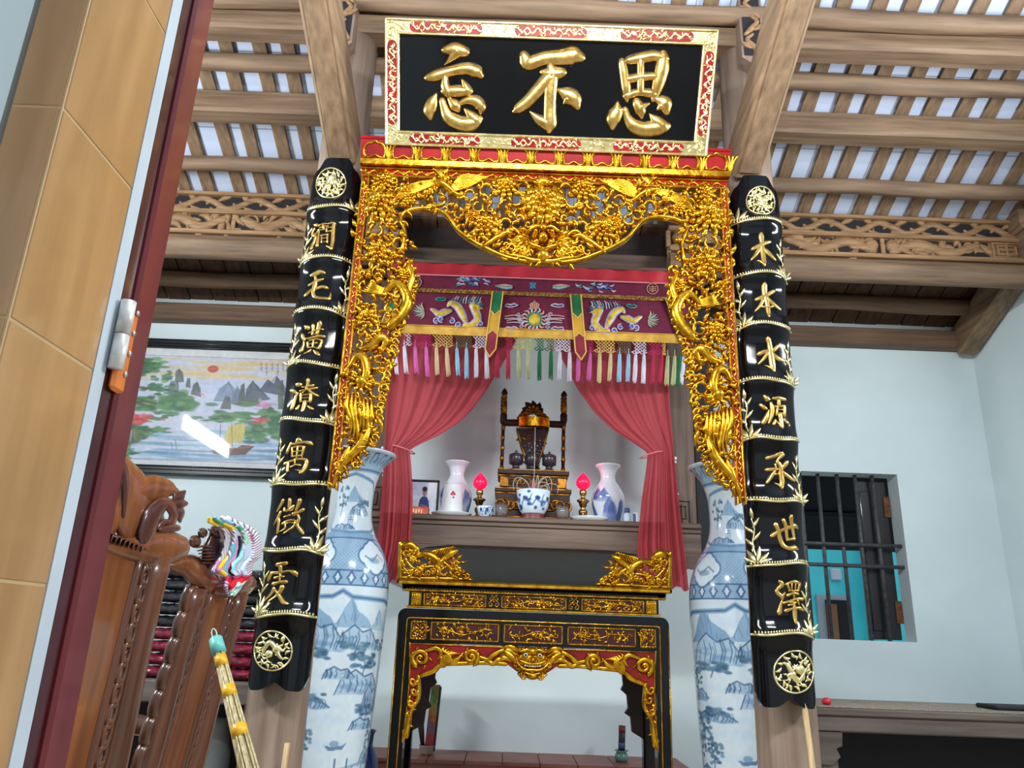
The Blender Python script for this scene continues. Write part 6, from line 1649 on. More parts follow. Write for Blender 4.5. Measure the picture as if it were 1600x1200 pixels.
# knotted nets and tassels
def cm(n, c): return mat(n, c, 0.7, 0, tuple(v*0.75 for v in c[:3])+(1,), 90, 0.3, 150, stretch=(1, 1, 0.2))
KN = {'white': cm('white_cotton', S(216, 208, 222)), 'pink': cm('pink_cotton', S(206, 96, 170)), 'magenta': cm('magenta_cotton', S(190, 26, 96)), 'cream': cm('cream_cotton', S(206, 184, 140)),
      'blue': cm('pale_blue_cotton', S(140, 190, 216)), 'red': cm('crimson_cotton', S(176, 26, 66)), 'green': cm('green_cotton', S(18, 104, 60)), 'olive': cm('olive_cotton', S(104, 92, 64)), 'sage': cm('sage_cotton', S(176, 178, 130)), 'lime': cm('pale_olive_cotton', S(190, 186, 110)), 'brown': cm('tan_cotton', S(214, 170, 92))}
def net(xa, xb, col, y0=529, y1=548):
    mb = MB(); n = max(2, round((xb-xa)/5.2)); s = (xb-xa)/n
    hN = lambda a, b, h: vm(a, b, h+0.004)
    for k in range(-4, n+1):
        for d in (1, -1):
            p = []
            for q in np.linspace(0, 1, 5):
                x = xa+(k+q*3.6)*s if d > 0 else xa+(k+3.6-q*3.6)*s
                if xa-0.3 <= x <= xb+0.3:
                    sc = y1-3+3*abs(math.sin((x-xa)/(xb-xa)*2*math.pi)); p.append((x, lev(x, y0)+(sc-y0)*q, 1.25))
            if len(p) >= 2: stroke(mb, p if len(p) > 2 else [p[0], ((p[0][0]+p[1][0])/2, (p[0][1]+p[1][1])/2, 1.25), p[1]], hN, 0.003, 0.003, 0, 1, 5)
    sc = [(xa+(xb-xa)*t, lev(xa+(xb-xa)*t, y1)-3+3*abs(math.sin(t*2*math.pi)), 1.6) for t in np.linspace(0, 1, 9)]
    stroke(mb, sc, hN, 0.003, 0.003, 0, 2, 5)
    mb.build('knotted_net', KN[col], VAL)
for a, b_, c in ((631, 643, 'white'), (644, 675, 'magenta'), (676, 708, 'brown'), (709, 738, 'olive'), (739, 769, 'white'), (788, 802, 'red'), (803, 834, 'lime'), (835, 850, 'green'), (851, 866, 'olive'), (866, 892, 'white'), (912, 927, 'magenta'), (928, 961, 'brown'), (962, 986, 'olive'), (987, 1010, 'white'), (1011, 1034, 'magenta'), (1034, 1040, 'brown')): net(a, b_, c)
rg = random.Random(12)
def tassel(x, col, y0, y1, w=7.0):
    mb = MB()
    lean = rg.uniform(-1.5, 1.5)-(x-850)*0.012
    for k in range(7):
        o = (k-3)/3*w*0.36
        stroke(mb, [(x+o*0.7, y0, 1.6), (x+o+lean*0.4, y0+(y1-y0)*0.5, 2.0), (x+o*1.1+lean+rg.uniform(-.6, .6), y1+rg.uniform(-2, 2), 1.3)], vm, 0.005+0.003*(1-abs(k-3)/3), 0.005, 0, 2, 5, 0.004)
    stroke(mb, [(x, y0-10, 1.4), (x, y0-4, 1.6), (x, y0+4, 3.4)], vm, 0.007, 0.006, 0, 2, 6, 0.004)
    mb.build('tassel', KN[col], VAL)
for x, c in ((617, 'white'), (632, 'white'), (649, 'pink'), (666, 'pink'), (682, 'cream'), (698, 'cream'), (714, 'blue'), (729, 'blue'), (744, 'white'), (760, 'white'), (776, 'red'), (794, 'red'), (810, 'sage'), (825, 'sage'), (843, 'green'), (861, 'green'), (875, 'white'), (890, 'white'),
             (904, 'pink'), (922, 'pink'), (937, 'cream'), (954, 'cream'), (968, 'blue'), (982, 'blue'), (993, 'white'), (1006, 'white'), (1020, 'red'), (1034, 'red'), (1043, 'sage'), (1054, 'sage'), (1062, 'green'), (1068, 'white')):
    tassel(x, c, lev(x, 550), lev(x, 592)+rg.uniform(-2, 3))

# ================================================================== tall floor vases
def floor_vase():
    me = None
    prof = [(0.125, 0.0), (0.13, 0.02), (0.135, 0.2), (0.165, 0.62), (0.186, 1.0), (0.190, 1.18), (0.180, 1.27), (0.150, 1.35), (0.105, 1.43), (0.086, 1.50), (0.084, 1.58), (0.092, 1.66), (0.115, 1.73), (0.150, 1.775), (0.172, 1.793), (0.176, 1.80), (0.170, 1.802), (0.145, 1.775), (0.105, 1.72), (0.080, 1.64), (0.076, 1.5), (0.09, 1.42)]
    pr = spline([(a, b, 0) for a, b in prof], 6)
    # resample outer wall densely
    zs = np.array([p[1] for p in pr]); rs = np.array([p[0] for p in pr]); s = np.concatenate([[0], np.cumsum(np.hypot(np.diff(zs), np.diff(rs)))])
    NH, NW = 620, 420
    q = np.linspace(0, s[-1], NH); Z = np.interp(q, s, zs); Rr = np.interp(q, s, rs)
    lip = int(np.argmax(Z))
    PW = NW//2
    P = Paint(PW, NH, (198, 211, 219)); rg = random.Random(21)
    row = lambda z: float(np.interp(z, Z[:lip], np.arange(lip)))
    B1, B2, B3 = (52, 86, 116), (98, 132, 160), (150, 180, 202)
    def mountain(cx, z, w, h, c, al=0.85):
        r = row(z); H = row(z+h)-r
        pk = [(cx-w, r)]; n = 7
        for k in range(n+1):
            t = k/n; e = math.exp(-((t-0.42)/0.22)**2)*0.9+0.35*math.exp(-((t-0.78)/0.13)**2); pk.append((cx-w+2*w*t, r+H*e*(0.9+0.2*rg.random())))
        pk.append((cx+w, r)); P.poly(pk, c, al)
        for k in range(9):
            t = rg.uniform(0.15, 0.85); e = math.exp(-((t-0.42)/0.22)**2)*0.85; P.line([(cx-w+2*w*t, r+H*e), (cx-w+2*w*(t+rg.uniform(-.1, .12)), r+H*e*0.3)], 1.5, (88, 122, 156), 0.6)
    def rock(cx, z, w, h):
        r = row(z); H = row(z+h)-r
        P.poly([(cx-w, r), (cx-w*0.8, r+H*0.6), (cx-w*0.3, r+H), (cx+w*0.1, r+H*0.72), (cx+w*0.5, r+H*0.85), (cx+w, r+H*0.2), (cx+w*0.9, r)], (160, 186, 206), 0.9)
        for k in range(16):
            P.ell(cx+rg.uniform(-.9, .9)*w, r+H*rg.uniform(0.0, 0.5), w*0.2, H*0.07, (120, 152, 184), 0.55, 0.8)
        for k in range(14):
            a = rg.uniform(-0.85, 0.8); P.line([(cx+w*a, r+H*0.1), (cx+w*(a+0.1), r+H*0.45), (cx+w*(a+0.02), r+H*rg.uniform(.5, .8))], 1.2, B1, 0.7)
        P.line([(cx-w, r), (cx-w*0.8, r+H*0.6), (cx-w*0.3, r+H), (cx+w*0.1, r+H*0.72), (cx+w*0.5, r+H*0.85), (cx+w, r+H*0.2)], 1.5, (40, 76, 116), 0.9)
    def tree(cx, z, w, h, n=16):
        r = row(z); H = row(z+h)-r
        P.line([(cx, r), (cx+w*0.15, r+H*0.4), (cx-w*0.1, r+H*0.85)], 2, (58, 92, 130), 0.9)
        for k in range(n*2):
            e = rg.randint(0, 60); P.ell(cx+rg.uniform(-w, w), r+H*rg.uniform(0.3, 1.0), w*0.2, max(1.8, H*0.045), (46+e, 80+e, 112+e*0.8), 0.8, 0.5)
    def house(cx, z, w, h):
        r = row(z); H = row(z+h)-r
        P.rect(cx-w*0.6, r, cx+w*0.6, r+H*0.6, (178, 200, 214), 0.9)
        for f in (0.55, 0.9): P.poly([(cx-w, r+H*f), (cx-w*0.4, r+H*(f+0.12)), (cx, r+H*(f+0.28)), (cx+w*0.4, r+H*(f+0.12)), (cx+w, r+H*f), (cx, r+H*(f+0.06))], (72, 108, 148), 0.85)
        for k in (-0.4, 0, 0.4): P.line([(cx+w*k, r), (cx+w*k, r+H*0.55)], 1.2, B1, 0.8)
    # water wash and clouds
    for k in range(26): P.ell(rg.uniform(0, PW), row(rg.uniform(0.2, 1.1)), rg.uniform(14, 40), rg.uniform(2, 6), (182, 204, 220), 0.55, 0.8)
    mountain(60, 1.00, 42, 0.17, (112, 148, 180)); mountain(125, 1.01, 34, 0.13, (128, 162, 190)); mountain(176, 1.0, 24, 0.10, (168, 194, 212))
    rock(70, 0.91, 46, 0.13); rock(138, 0.92, 36, 0.10)
    tree(24, 0.80, 16, 0.10); rock(26, 0.76, 26, 0.06); tree(150, 0.82, 26, 0.09, 22); rock(150, 0.74, 44, 0.10); rock(176, 0.66, 22, 0.12)
    tree(60, 0.86, 30, 0.06, 20); tree(186, 0.9, 20, 0.06, 12); tree(130, 0.90, 26, 0.05, 14); rock(110, 0.80, 26, 0.05); rock(60, 0.68, 40, 0.05); tree(66, 0.69, 26, 0.05, 14); tree(196, 0.5, 18, 0.1, 16); rock(190, 0.46, 24, 0.07); tree(52, 0.48, 20, 0.12, 18)
    tree(30, 0.56, 22, 0.16, 26); tree(14, 0.5, 14, 0.12, 18); tree(168, 0.64, 24, 0.06, 14); rock(165, 0.6, 30, 0.05)
    P.poly([(96, row(0.545)), (104, row(0.525)), (128, row(0.527)), (136, row(0.555)), (126, row(0.542)), (106, row(0.54))], (80, 116, 154), 0.9); P.ell(114, row(0.55), 8, 3.5, (120, 150, 180), 0.9)
    P.line([(80, row(0.40)), (120, row(0.45)), (176, row(0.475)), (210, row(0.47))], 3, (130, 162, 188), 0.9)
    for k in range(4): P.line([(104+k*24, row(0.435+0.012*k)), (104+k*24, row(0.40+0.012*k))], 4, (110, 146, 178), 0.8)
    for cx in (118, 140): P.line([(cx, row(0.46)), (cx, row(0.49))], 3, (58, 90, 130), 0.9)
    house(32, 0.40, 26, 0.10); rock(48, 0.27, 46, 0.13); rock(20, 0.28, 22, 0.09); tree(100, 0.30, 12, 0.05, 8)
    # panel border of the body
    def band(z0, z1, c, al=1.0): P.rect(0, row(z0), PW, row(z1), c, al)
    for w_, c in ((6, (120, 154, 182)), (2.2, (64, 100, 140))):
        P.line([(3, row(0.24)), (3, row(1.06)), (10, row(1.115)), (26, row(1.128)), (90, row(1.135)), (PW/2, row(1.16)), (120, row(1.135)), (184, row(1.128)), (200, row(1.115)), (207, row(1.06)), (207, row(0.24)), (190, row(0.21)), (120, row(0.205)), (PW/2, row(0.185)), (90, row(0.205)), (20, row(0.21)), (3, row(0.24))], w_, c, 0.9)
    # foot: key band and framed medallions
    band(0.12, 0.165, (122, 156, 184)); band(0.163, 0.167, (64, 100, 140)); band(0.0, 0.02, (150, 178, 200)); band(0.118, 0.122, (64, 100, 140))
    for k in range(14): P.rect(k*15+2, row(0.128), k*15+10, row(0.156), (188, 208, 222), 0.9); 
    for k in range(6):
        x = k*35; P.line([(x+4, row(0.03)), (x+4, row(0.11)), (x+31, row(0.11)), (x+31, row(0.03)), (x+4, row(0.03))], 2, (72, 108, 148), 0.9); P.ell(x+17, row(0.07), 7, 8, (104, 140, 174), 0.9, 0.3)
    # shoulder: diaper ground, diamond band, quatrefoils
    band(1.20, 1.40, (150, 178, 200))
    for k in range(60): P.line([(k*7-60, row(1.25)), (k*7, row(1.39))], 0.9, (112, 146, 176), 0.7); P.line([(k*7, row(1.25)), (k*7-60, row(1.39))], 0.9, (112, 146, 176), 0.7)
    band(1.185, 1.245, (140, 170, 194)); band(1.245, 1.250, (70, 106, 146)); band(1.183, 1.188, (70, 106, 146))
    for k in range(10):
        x = k*21+10; z = row(1.216); P.poly([(x-8, z), (x, z-9), (x+8, z), (x, z+9)], (66, 100, 142), 0.9); P.poly([(x-4, z), (x, z-5), (x+4, z), (x, z+5)], (196, 212, 224), 1); 
    for cx in (52, 157):
        z = row(1.315)
        for dx, dz in ((-18, 0), (18, 0), (0, -12), (0, 12), (-9, 7), (9, 7), (-9, -7), (9, -7)): P.ell(cx+dx, z+dz, 15, 12, (66, 102, 142), 1, 0.15)
        for dx, dz in ((-18, 0), (18, 0), (0, -12), (0, 12), (-9, 7), (9, 7), (-9, -7), (9, -7)): P.ell(cx+dx, z+dz, 12.6, 9.6, (204, 218, 228), 1, 0.15)
        P.line([(cx-20, z), (cx-6, z-6), (cx+8, z+3), (cx+20, z-4)], 2, B1, 0.7); P.ell(cx, z-5, 12, 4, B2, 0.6, 0.5)
    # neck: landscape in an ogee frame between dotted strips
    band(1.395, 1.42, (128, 160, 186)); band(1.39, 1.396, (72, 108, 148))
    for c0 in (0, PW):
        P.rect(c0-14, row(1.42), c0+14, row(1.68), (146, 176, 198))
        for k in range(8): P.ell(c0, row(1.43+0.03*k), 9, 4, (96, 132, 168), 0.9)
    for w_, c in ((4, (96, 132, 166)),): P.line([(18, row(1.45)), (18, row(1.62)), (34, row(1.66)), (PW/2, row(1.69)), (176, row(1.66)), (192, row(1.62)), (192, row(1.45)), (170, row(1.43)), (PW/2, row(1.42)), (40, row(1.43)), (18, row(1.45))], w_, c, 0.9)
    mountain(110, 1.56, 40, 0.08, (128, 162, 190)); tree(60, 1.5, 22, 0.13, 12); rock(130, 1.5, 36, 0.05); tree(140, 1.53, 24, 0.04, 12); house(100, 1.46, 16, 0.03); rock(80, 1.43, 36, 0.03)
    # flared mouth: scrolls on blue-grey
    P.rect(0, row(1.70), PW, lip+4, (148, 176, 198))
    for k in range(9):
        x = k*23.3+6; r = row(1.765); P.line([(x-8, r-8), (x-4, r+7), (x+4, r+8), (x+6, r-2), (x+1, r-6)], 2.6, (64, 100, 142), 0.95); P.line([(x+4, r-9), (x+12, r+2)], 2, (72, 108, 148), 0.8)
    P.rect(0, row(1.705), PW, row(1.715), (84, 120, 158)); P.rect(0, lip-5, PW, lip+5, (196, 208, 218))
    P.rect(0, lip+5, PW, NH, (200, 212, 220)); P.noise(4, 6, 3)
    rgb = P.lin(); rgb = np.concatenate([rgb, rgb], 1)
    th = np.arange(NW)*2*math.pi/NW
    pts = np.stack([Rr[:, None]*np.cos(th), Rr[:, None]*np.sin(th), np.repeat(Z[:, None], NW, 1)], -1)
    return pts, rgb
vp, vc = floor_vase()
VG = painted('blue_white_porcelain', 0.18, 0.4)
VY0 = 3.62
zr = at(1073, 729, VY0).z
vtree = thing('floor_vase', (at(610, 880, VY0).x-0.190, VY0, 0), 'tall blue and white landscape vase behind the board left of the altar table', 'vase', 'tall floor vases by the altar')
kz = zr/1.80; vp[..., 2] *= kz
painted_grid('porcelain_body', vp, vc, VG, vtree, True, world=False)
mb = MB(); mb.lathe([(0.16, 0), (0.165, 0.015), (0.15, 0.03), (0.128, 0.032)], 30); vf = mb.build('wooden_stand', DBROWN, vtree, world=False)
vt2 = copy_tree(vtree); vt2.location.x = at(1077, 900, VY0).x+0.190
vt2['label'] = 'tall blue and white landscape vase behind the board right of the altar table'
vtree.rotation_euler.z = R(-172); vt2.rotation_euler.z = R(-192)

# ================================================================== framed landscape on the back wall
PY_ = YW-0.035
pz = lambda py: at(330, py, PY_).z
PX0, PX1 = at(150, 640, PY_).x, at(486, 640, PY_).x
pic = thing('landscape_picture', ((PX0+PX1)/2, YW, pz(744)), 'black framed glazed landscape picture with a sailing boat and red sun', 'picture')
FRM = mat('black_picture_frame', S(30, 30, 34), 0.3, 0, S(20, 20, 24), 20, coat=0.2)
mb = MB(); zt, zb = pz(533), pz(745); fb, ft = pz(730), pz(547)
for a in ((PX0-0.06, PX1+0.06, zb, fb), (PX0-0.06, PX1+0.06, ft, zt), (PX0-0.06, PX0, fb, ft), (PX1, PX1+0.06, fb, ft)):
    mb.box(a[0], a[1], YW-0.05, YW-0.001, a[2], a[3], 0, 0.006)
for z in (zt-0.006, ft+0.006, zb+0.006, fb-0.006, (zt+ft)/2): mb.tube([(PX0-0.06, YW-0.052, z), (PX1+0.06, YW-0.052, z)], 0.006, 8)
for k in range(110):
    x = PX0-0.04+(PX1-PX0+0.08)*k/109; mb.ball((x, YW-0.054, (zt+ft)/2-0.016), 0.005, 6, 4); mb.ball((x, YW-0.054, (zb+fb)/2+0.004), 0.005, 6, 4)
mb.build('frame', FRM, pic)
W_, H_ = 360, 250
az0, az1 = pz(730), pz(547)
P = Paint(W_, H_, (200, 202, 210))
def pp(cx, cy):
    p = at(180+cx/4.286, 490+cy/4.286, PY_); return ((p.x-PX0)/(PX1-PX0)*W_, (az1-p.z)/(az1-az0)*H_)
K = 0.26*W_/360*1.0
def pe(cx, cy, rx, ry, c, al=1.0, soft=0.3): x, y = pp(cx, cy); P.ell(x, y, rx*0.255, ry*0.255, c, al, soft)
def pl(pts, w, c, al=1.0): P.line([pp(*q) for q in pts], w*0.255, c, al)
def pg(pts, c, al=1.0): P.poly([pp(*q) for q in pts], c, al)
u0, v0 = pp(0, 300); rgp = random.Random(31)
y0, y1 = pp(640, 295)[1], pp(640, 988)[1]
P.rect(0, y0, W_, y1, (190, 194, 212))
for k in range(60): pe(rgp.uniform(-100, 1250), rgp.uniform(300, 440), rgp.uniform(60, 160), rgp.uniform(6, 18), (212, 180, 112), 0.5, 0.8)
for k in range(40): pe(rgp.uniform(300, 1250), rgp.uniform(440, 640), rgp.uniform(80, 200), rgp.uniform(8, 20), (176, 186, 214), 0.4, 0.8)
for k in range(70): pe(rgp.uniform(-150, 1350), rgp.uniform(770, 985), rgp.uniform(80, 220), rgp.uniform(5, 14), rgp.choice([(98, 146, 176), (120, 164, 190), (82, 128, 160), (150, 186, 204)]), 0.6, 0.7)
pe(655, 372, 36, 30, (176, 52, 38)); pl([(622, 376), (690, 366)], 6, (206, 120, 80), 0.7)
for pts, c in (([(655, 585), (700, 500), (760, 455), (800, 500), (830, 600)], (116, 132, 158)), ([(770, 600), (815, 480), (850, 540), (880, 610)], (98, 112, 138)), ([(860, 600), (880, 500), (920, 450), (970, 500), (1040, 575)], (78, 84, 98)), ([(960, 520), (1020, 440), (1060, 470), (1080, 420), (1130, 480), (1160, 560)], (74, 82, 104)),
               ([(820, 600), (840, 480), (862, 470), (872, 600)], (84, 86, 84)), ([(700, 640), (740, 545), (765, 560), (775, 640)], (86, 90, 84)), ([(400, 460), (405, 385), (430, 372), (455, 395), (462, 460)], (92, 96, 92)), ([(470, 490), (480, 430), (500, 435), (505, 500)], (92, 100, 98)), ([(505, 540), (525, 470), (550, 458), (572, 500), (575, 560)], (86, 92, 92)), ([(350, 540), (370, 450), (420, 450), (430, 540)], (104, 112, 110)), ([(1090, 640), (1085, 460), (1120, 445), (1130, 640)], (84, 96, 74))):
    pg(pts, c, 0.9)
    for k in range(5):
        a = pts[len(pts)//2]; b = pts[0 if k % 2 else -1]; t = rgp.uniform(0.2, 0.8); pl([a, (a[0]+(b[0]-a[0])*t, a[1]+(b[1]-a[1])*t+20)], 4, tuple(max(0, v-36) for v in c), 0.5)
def blob(cx, cy, rx, ry, n, cols, s=0.28):
    for k in range(n): pe(cx+rgp.gauss(0, 0.45)*rx, cy+rgp.gauss(0, 0.45)*ry, rx*s*rgp.uniform(.6, 1.2), ry*s*1.2*rgp.uniform(.6, 1.2), rgp.choice(cols), 0.75, 0.5)
G = [(52, 104, 62), (70, 122, 66), (38, 84, 56), (96, 138, 84)]
blob(420, 600, 170, 70, 60, G); blob(240, 600, 150, 50, 40, G); blob(780, 690, 130, 40, 50, G); blob(640, 705, 100, 20, 20, G); blob(960, 790, 150, 60, 50, G); blob(900, 600, 140, 24, 30, [(96, 120, 70), (70, 100, 66)]); blob(1050, 680, 120, 50, 40, G); blob(1120, 740, 90, 70, 40, G)
blob(90, 800, 130, 80, 50, [(60, 98, 60), (90, 110, 62), (50, 84, 52)]); blob(250, 780, 110, 30, 26, G); blob(60, 940, 100, 30, 24, G); blob(310, 700, 90, 24, 20, G); blob(20, 620, 60, 60, 20, G)
blob(210, 345, 140, 46, 46, [(46, 108, 60), (30, 82, 48), (84, 142, 76)]); blob(120, 380, 110, 44, 30, [(40, 98, 56), (30, 80, 48)]); blob(330, 430, 80, 30, 24, G); blob(270, 500, 100, 34, 36, [(46, 108, 60), (30, 82, 48)]); blob(190, 570, 80, 26, 20, G)
pl([(-20, 640), (80, 600), (200, 585), (270, 600)], 16, (92, 62, 50), 0.9); pl([(-20, 560), (60, 510), (140, 490), (230, 500)], 14, (92, 62, 50), 0.9); pl([(60, 610), (150, 600), (240, 620)], 8, (70, 48, 40), 0.8)
blob(150, 705, 70, 44, 44, [(196, 60, 56), (214, 84, 74), (172, 44, 46)]); blob(315, 705, 26, 18, 8, [(196, 90, 80)]); blob(970, 715, 52, 28, 24, [(200, 50, 56), (214, 84, 74)]); blob(1005, 610, 60, 26, 24, [(190, 110, 160), (206, 140, 180)]); blob(575, 545, 30, 14, 8, [(206, 130, 150)]); blob(785, 680, 22, 10, 8, [(196, 80, 60)])
pl([(110, 780), (104, 850)], 12, (150, 146, 140), 0.8); pl([(128, 770), (134, 850)], 10, (120, 114, 108), 0.8); pl([(960, 730), (985, 770)], 8, (90, 80, 60), 0.8)
pg([(640, 915), (690, 905), (820, 896), (850, 878), (932, 886), (870, 944), (760, 948), (660, 938)], (104, 66, 60), 1); pl([(650, 918), (820, 900), (930, 888)], 6, (150, 110, 90), 0.9)
pg([(760, 752), (862, 732), (868, 790), (848, 862), (724, 858), (740, 800)], (198, 182, 92), 0.95); pg([(690, 850), (780, 846), (782, 890), (690, 892)], (196, 170, 96), 0.8)
for a in (780, 810, 836): pl([(a, 750), (a-18, 858)], 3, (160, 140, 60), 0.8)
pl([(705, 740), (700, 905)], 5, (110, 84, 60), 0.9); pl([(780, 730), (784, 895)], 4, (110, 84, 60), 0.9)
for k in range(4): pl([(100+k*12, 905+k*6), (180+k*10, 920-k*2), (225+k*4, 902)], 4, (206, 220, 228), 0.7)
pl([(375, 860), (385, 905)], 4, (70, 70, 80), 0.8); pl([(405, 850), (410, 905)], 4, (70, 70, 80), 0.8)
for k, cx in enumerate((975, 1010, 1048, 1085, 1120)):
    for q in range(3 if k % 2 else 2): pl([(cx-8, 342+q*26), (cx+8, 338+q*26), (cx, 352+q*26), (cx+6, 360+q*26)], 3.2, (60, 50, 50), 0.85)
P.rect(0, 0, W_, y0, (206, 206, 206)); P.rect(0, y1, W_, H_, (200, 200, 202)); P.rect(0, y0-1.2, W_, y0, (150, 110, 124)); P.rect(0, y1, W_, y1+1.2, (150, 110, 124))
P.noise(7, 5, 2); P.noise(6, 17, 3)
gx, gz = np.meshgrid(np.linspace(PX0, PX1, W_), np.linspace(az1, az0, H_))
painted_grid('picture_print', np.stack([gx, np.full_like(gx, PY_), gz], -1), P.lin(), painted('glazed_print', 0.5, 1.0), pic)

# ================================================================== carved hardwood chairs seen from behind
CHW = wood('polished_hardwood', S(134, 78, 42), S(92, 50, 25), 'z', 2.2, 0.28, 0.4, 0.05)
CHD = wood('dark_polished_hardwood', S(102, 60, 40), S(68, 39, 26), 'z', 2.2, 0.25, 0.4, 0.05)
CHH = mat('carved_dark_hardwood', S(88, 44, 34), 0.28, 0, S(58, 28, 24), 12, coat=0.4)
def chair(y0, y1, edge, label):
    """backrest stands along y (y0 near, y1 far), raked back toward the room; edge = two sight points on its far edge"""
    a, b = at(edge[0][0], edge[0][1], y1), at(edge[1][0], edge[1][1], y1)
    k = (a.x-b.x)/(a.z-b.z); t0 = a.z; xb_ = a.x
    t = thing('carved_armchair', (xb_-0.28, (y0+y1)/2, 0), label, 'chair', 'carved hardwood armchairs')
    W = y1-y0
    def bp(s, z, h): return Vector((xb_+(z-t0)*k+h, y0+s, z))
    def cp(px, py, h):
        d = at(px, py, 1.0)-Vector((0, 0, EYE)); q = (xb_+(EYE-t0)*k)/(d.x-d.z*k); q -= h/d.length; return Vector((d.x*q, q, EYE+d.z*q))
    zlo = 0.50
    return t, bp, cp, W, zlo, xb_, k, t0
def slab(mb, bp, pts, h0, h1):
    """outline in (s,z) extruded through the back's thickness"""
    n = len(pts); vs = [bp(s, z, h0) for s, z in pts]+[bp(s, z, h1) for s, z in pts]
    mb.add(vs, [tuple(range(n))[::-1], tuple(range(n, 2*n))], 0, False); mb.add(vs, [(i, (i+1) % n, (i+1) % n+n, i+n) for i in range(n)], 0, False)
def chair_body(t, bp, W, zlo, ztop, near_scallop):
    zs = np.linspace(zlo, ztop, 14)
    sw = 0.075
    mb = MB(); slab(mb, bp, [(0.125, zlo), (W-0.15, zlo), (W-0.145, ztop), (0.13, ztop)], -0.012, 0.006); mb.build('back_panel', CHW, t)
    mb = MB()
    for s in (0.122, W-0.15):
        mb.tube([bp(s, z, 0.004) for z in zs], 0.012, 8)
    mb.build('panel_moulding', CHD, t)
    for j, s in enumerate((0.035, W-0.045)):
        mb = MB()
        mb.tube([bp(s+0.012*math.sin((z-zlo)/(ztop-zlo)*4.0), z, 0.0) for z in zs], [0.045+0.006*math.cos((z-zlo)/(ztop-zlo)*5) for z in zs], 14, 0, True, ((1, 0, 0), 0.55))
        mb.build('stile', CHD, t)
    for j, s in enumerate((0.095, W-0.108)):
        mb = MB(); n = 17
        for q in range(n):
            z = zlo+0.02+(ztop-zlo-0.03)*q/(n-1); r = 0.020
            ring = [bp(s+r*0.75*math.cos(a), z+r*1.25*math.sin(a), 0.006) for a in np.linspace(0, 2*math.pi, 11)]
            mb.tube(ring, 0.0055, 6, 0, False)
            mp = lambda u, v, h: bp(u, v, h)
            leafstroke(mb, s-0.012, z-0.016, 1.1+0.5*(-1)**q, 0.04, 0.012, mp, 0.010, 0.2)
        mb.build('pierced_border', CHD, t)
    if near_scallop:
        mb = MB(); n = 9
        for q in range(n):
            z = zlo+0.05+(ztop-zlo-0.08)*q/(n-1); mb.tube([bp(-0.008-0.016*math.sin(a), z+0.026*math.cos(a), 0.0) for a in np.linspace(0, math.pi, 8)], 0.014, 8)
        mb.build('scalloped_edge', CHD, t)
def chair_base(t, bp, y0, y1, xb_, zlo):
    xs = bp(0, zlo, 0).x
    mb = MB(); mb.box(xs-0.52, xs+0.03, y0-0.06, y1+0.06, 0.42, 0.47, 0, 0.012); mb.box(xs-0.50, xs+0.02, y0-0.04, y1+0.04, 0.36, 0.42, 0, 0.008); mb.build('seat', CHW, t)
    mb = MB(); mb.box(xs-0.03, xs+0.035, y0-0.05, y1+0.05, 0.47, zlo+0.03, 0, 0.01); mb.build('lower_rail', CHD, t)
    for yy in (y0-0.02, y1+0.02):
        for xx in (xs-0.47, xs-0.02):
            mb = MB(); mb.tube([(xx, yy, 0.38), (xx-0.01, yy, 0.2), (xx+0.01, yy, 0.05), (xx-0.015, yy, 0.0)], [0.04, 0.03, 0.026, 0.04], 12); mb.build('leg', CHD, t)
        mb = MB(); mb.tube([(xs-0.02, yy, 0.68), (xs-0.2, yy, 0.70), (xs-0.38, yy, 0.69), (xs-0.48, yy, 0.64)], [0.026, 0.03, 0.03, 0.036], 10); mb.tube([(xs-0.44, yy, 0.66), (xs-0.45, yy, 0.46)], 0.024, 10); mb.build('armrest', CHD, t)
# nearer chair
t, bp, cp, W, zlo, xb_, k_, t0 = chair(1.30, 1.76, ((247, 940), (190, 1185)), 'carved hardwood chair with big scrolled crest beside the red door frame')
f = lambda cx, cy, h: cp(90+cx/4.445, 690+cy/4.445, h)
zc = f(520, 820, 0).z
chair_body(t, bp, W, zlo, zc+0.02, False); chair_base(t, bp, 1.30, 1.76, xb_, zlo)
mb = MB(); st = lambda pts, h, h0=0.0, back=0.05: stroke(mb, pts, f, h, back, 0, 5, 12, h0)
st([(465, 150, 100), (520, 290, 220), (540, 430, 300), (520, 580, 270)], 0.035); st([(540, 370, 190), (660, 335, 210), (760, 330, 140), (815, 345, 60)], 0.032); st([(520, 560, 200), (620, 570, 260), (680, 620, 200)], 0.03)
st([(320, 705, 90), (460, 735, 160), (600, 745, 230), (730, 735, 270), (810, 735, 220)], 0.055, 0.0, 0.06)
st([(380, 380, 90), (395, 500, 130), (350, 630, 100), (310, 700, 60)], 0.035); st([(200, 420, 120), (230, 560, 160), (240, 700, 140)], 0.03)
mb.build('crest_rail', CHW, t)
mb = MB()
st([(610, 660, 130), (650, 540, 140), (700, 455, 120), (765, 435, 90), (805, 500, 70), (790, 570, 60)], 0.032, 0.025); st([(720, 610, 50), (780, 600, 60), (835, 600, 44)], 0.03, 0.02); st([(700, 600, 30), (740, 560, 44), (790, 560, 30)], 0.02, 0.03)
st([(800, 420, 30), (840, 385, 90), (880, 350, 30)], 0.02, 0.005, 0.02); st([(800, 430, 30), (850, 430, 100), (888, 430, 40)], 0.022, 0.005, 0.02); st([(800, 440, 30), (840, 490, 90), (850, 550, 30)], 0.02, 0.005, 0.02)
st([(445, 140, 60), (470, 240, 60), (470, 400, 46), (460, 520, 30)], 0.02, 0.02)
for q in range(9): st([(340+q*30, 680+q*10, 14), (360+q*30, 640+q*12, 20), (390+q*30, 640+q*14, 8)], 0.014, 0.045)
mb.build('crest_carving', CHH, t)
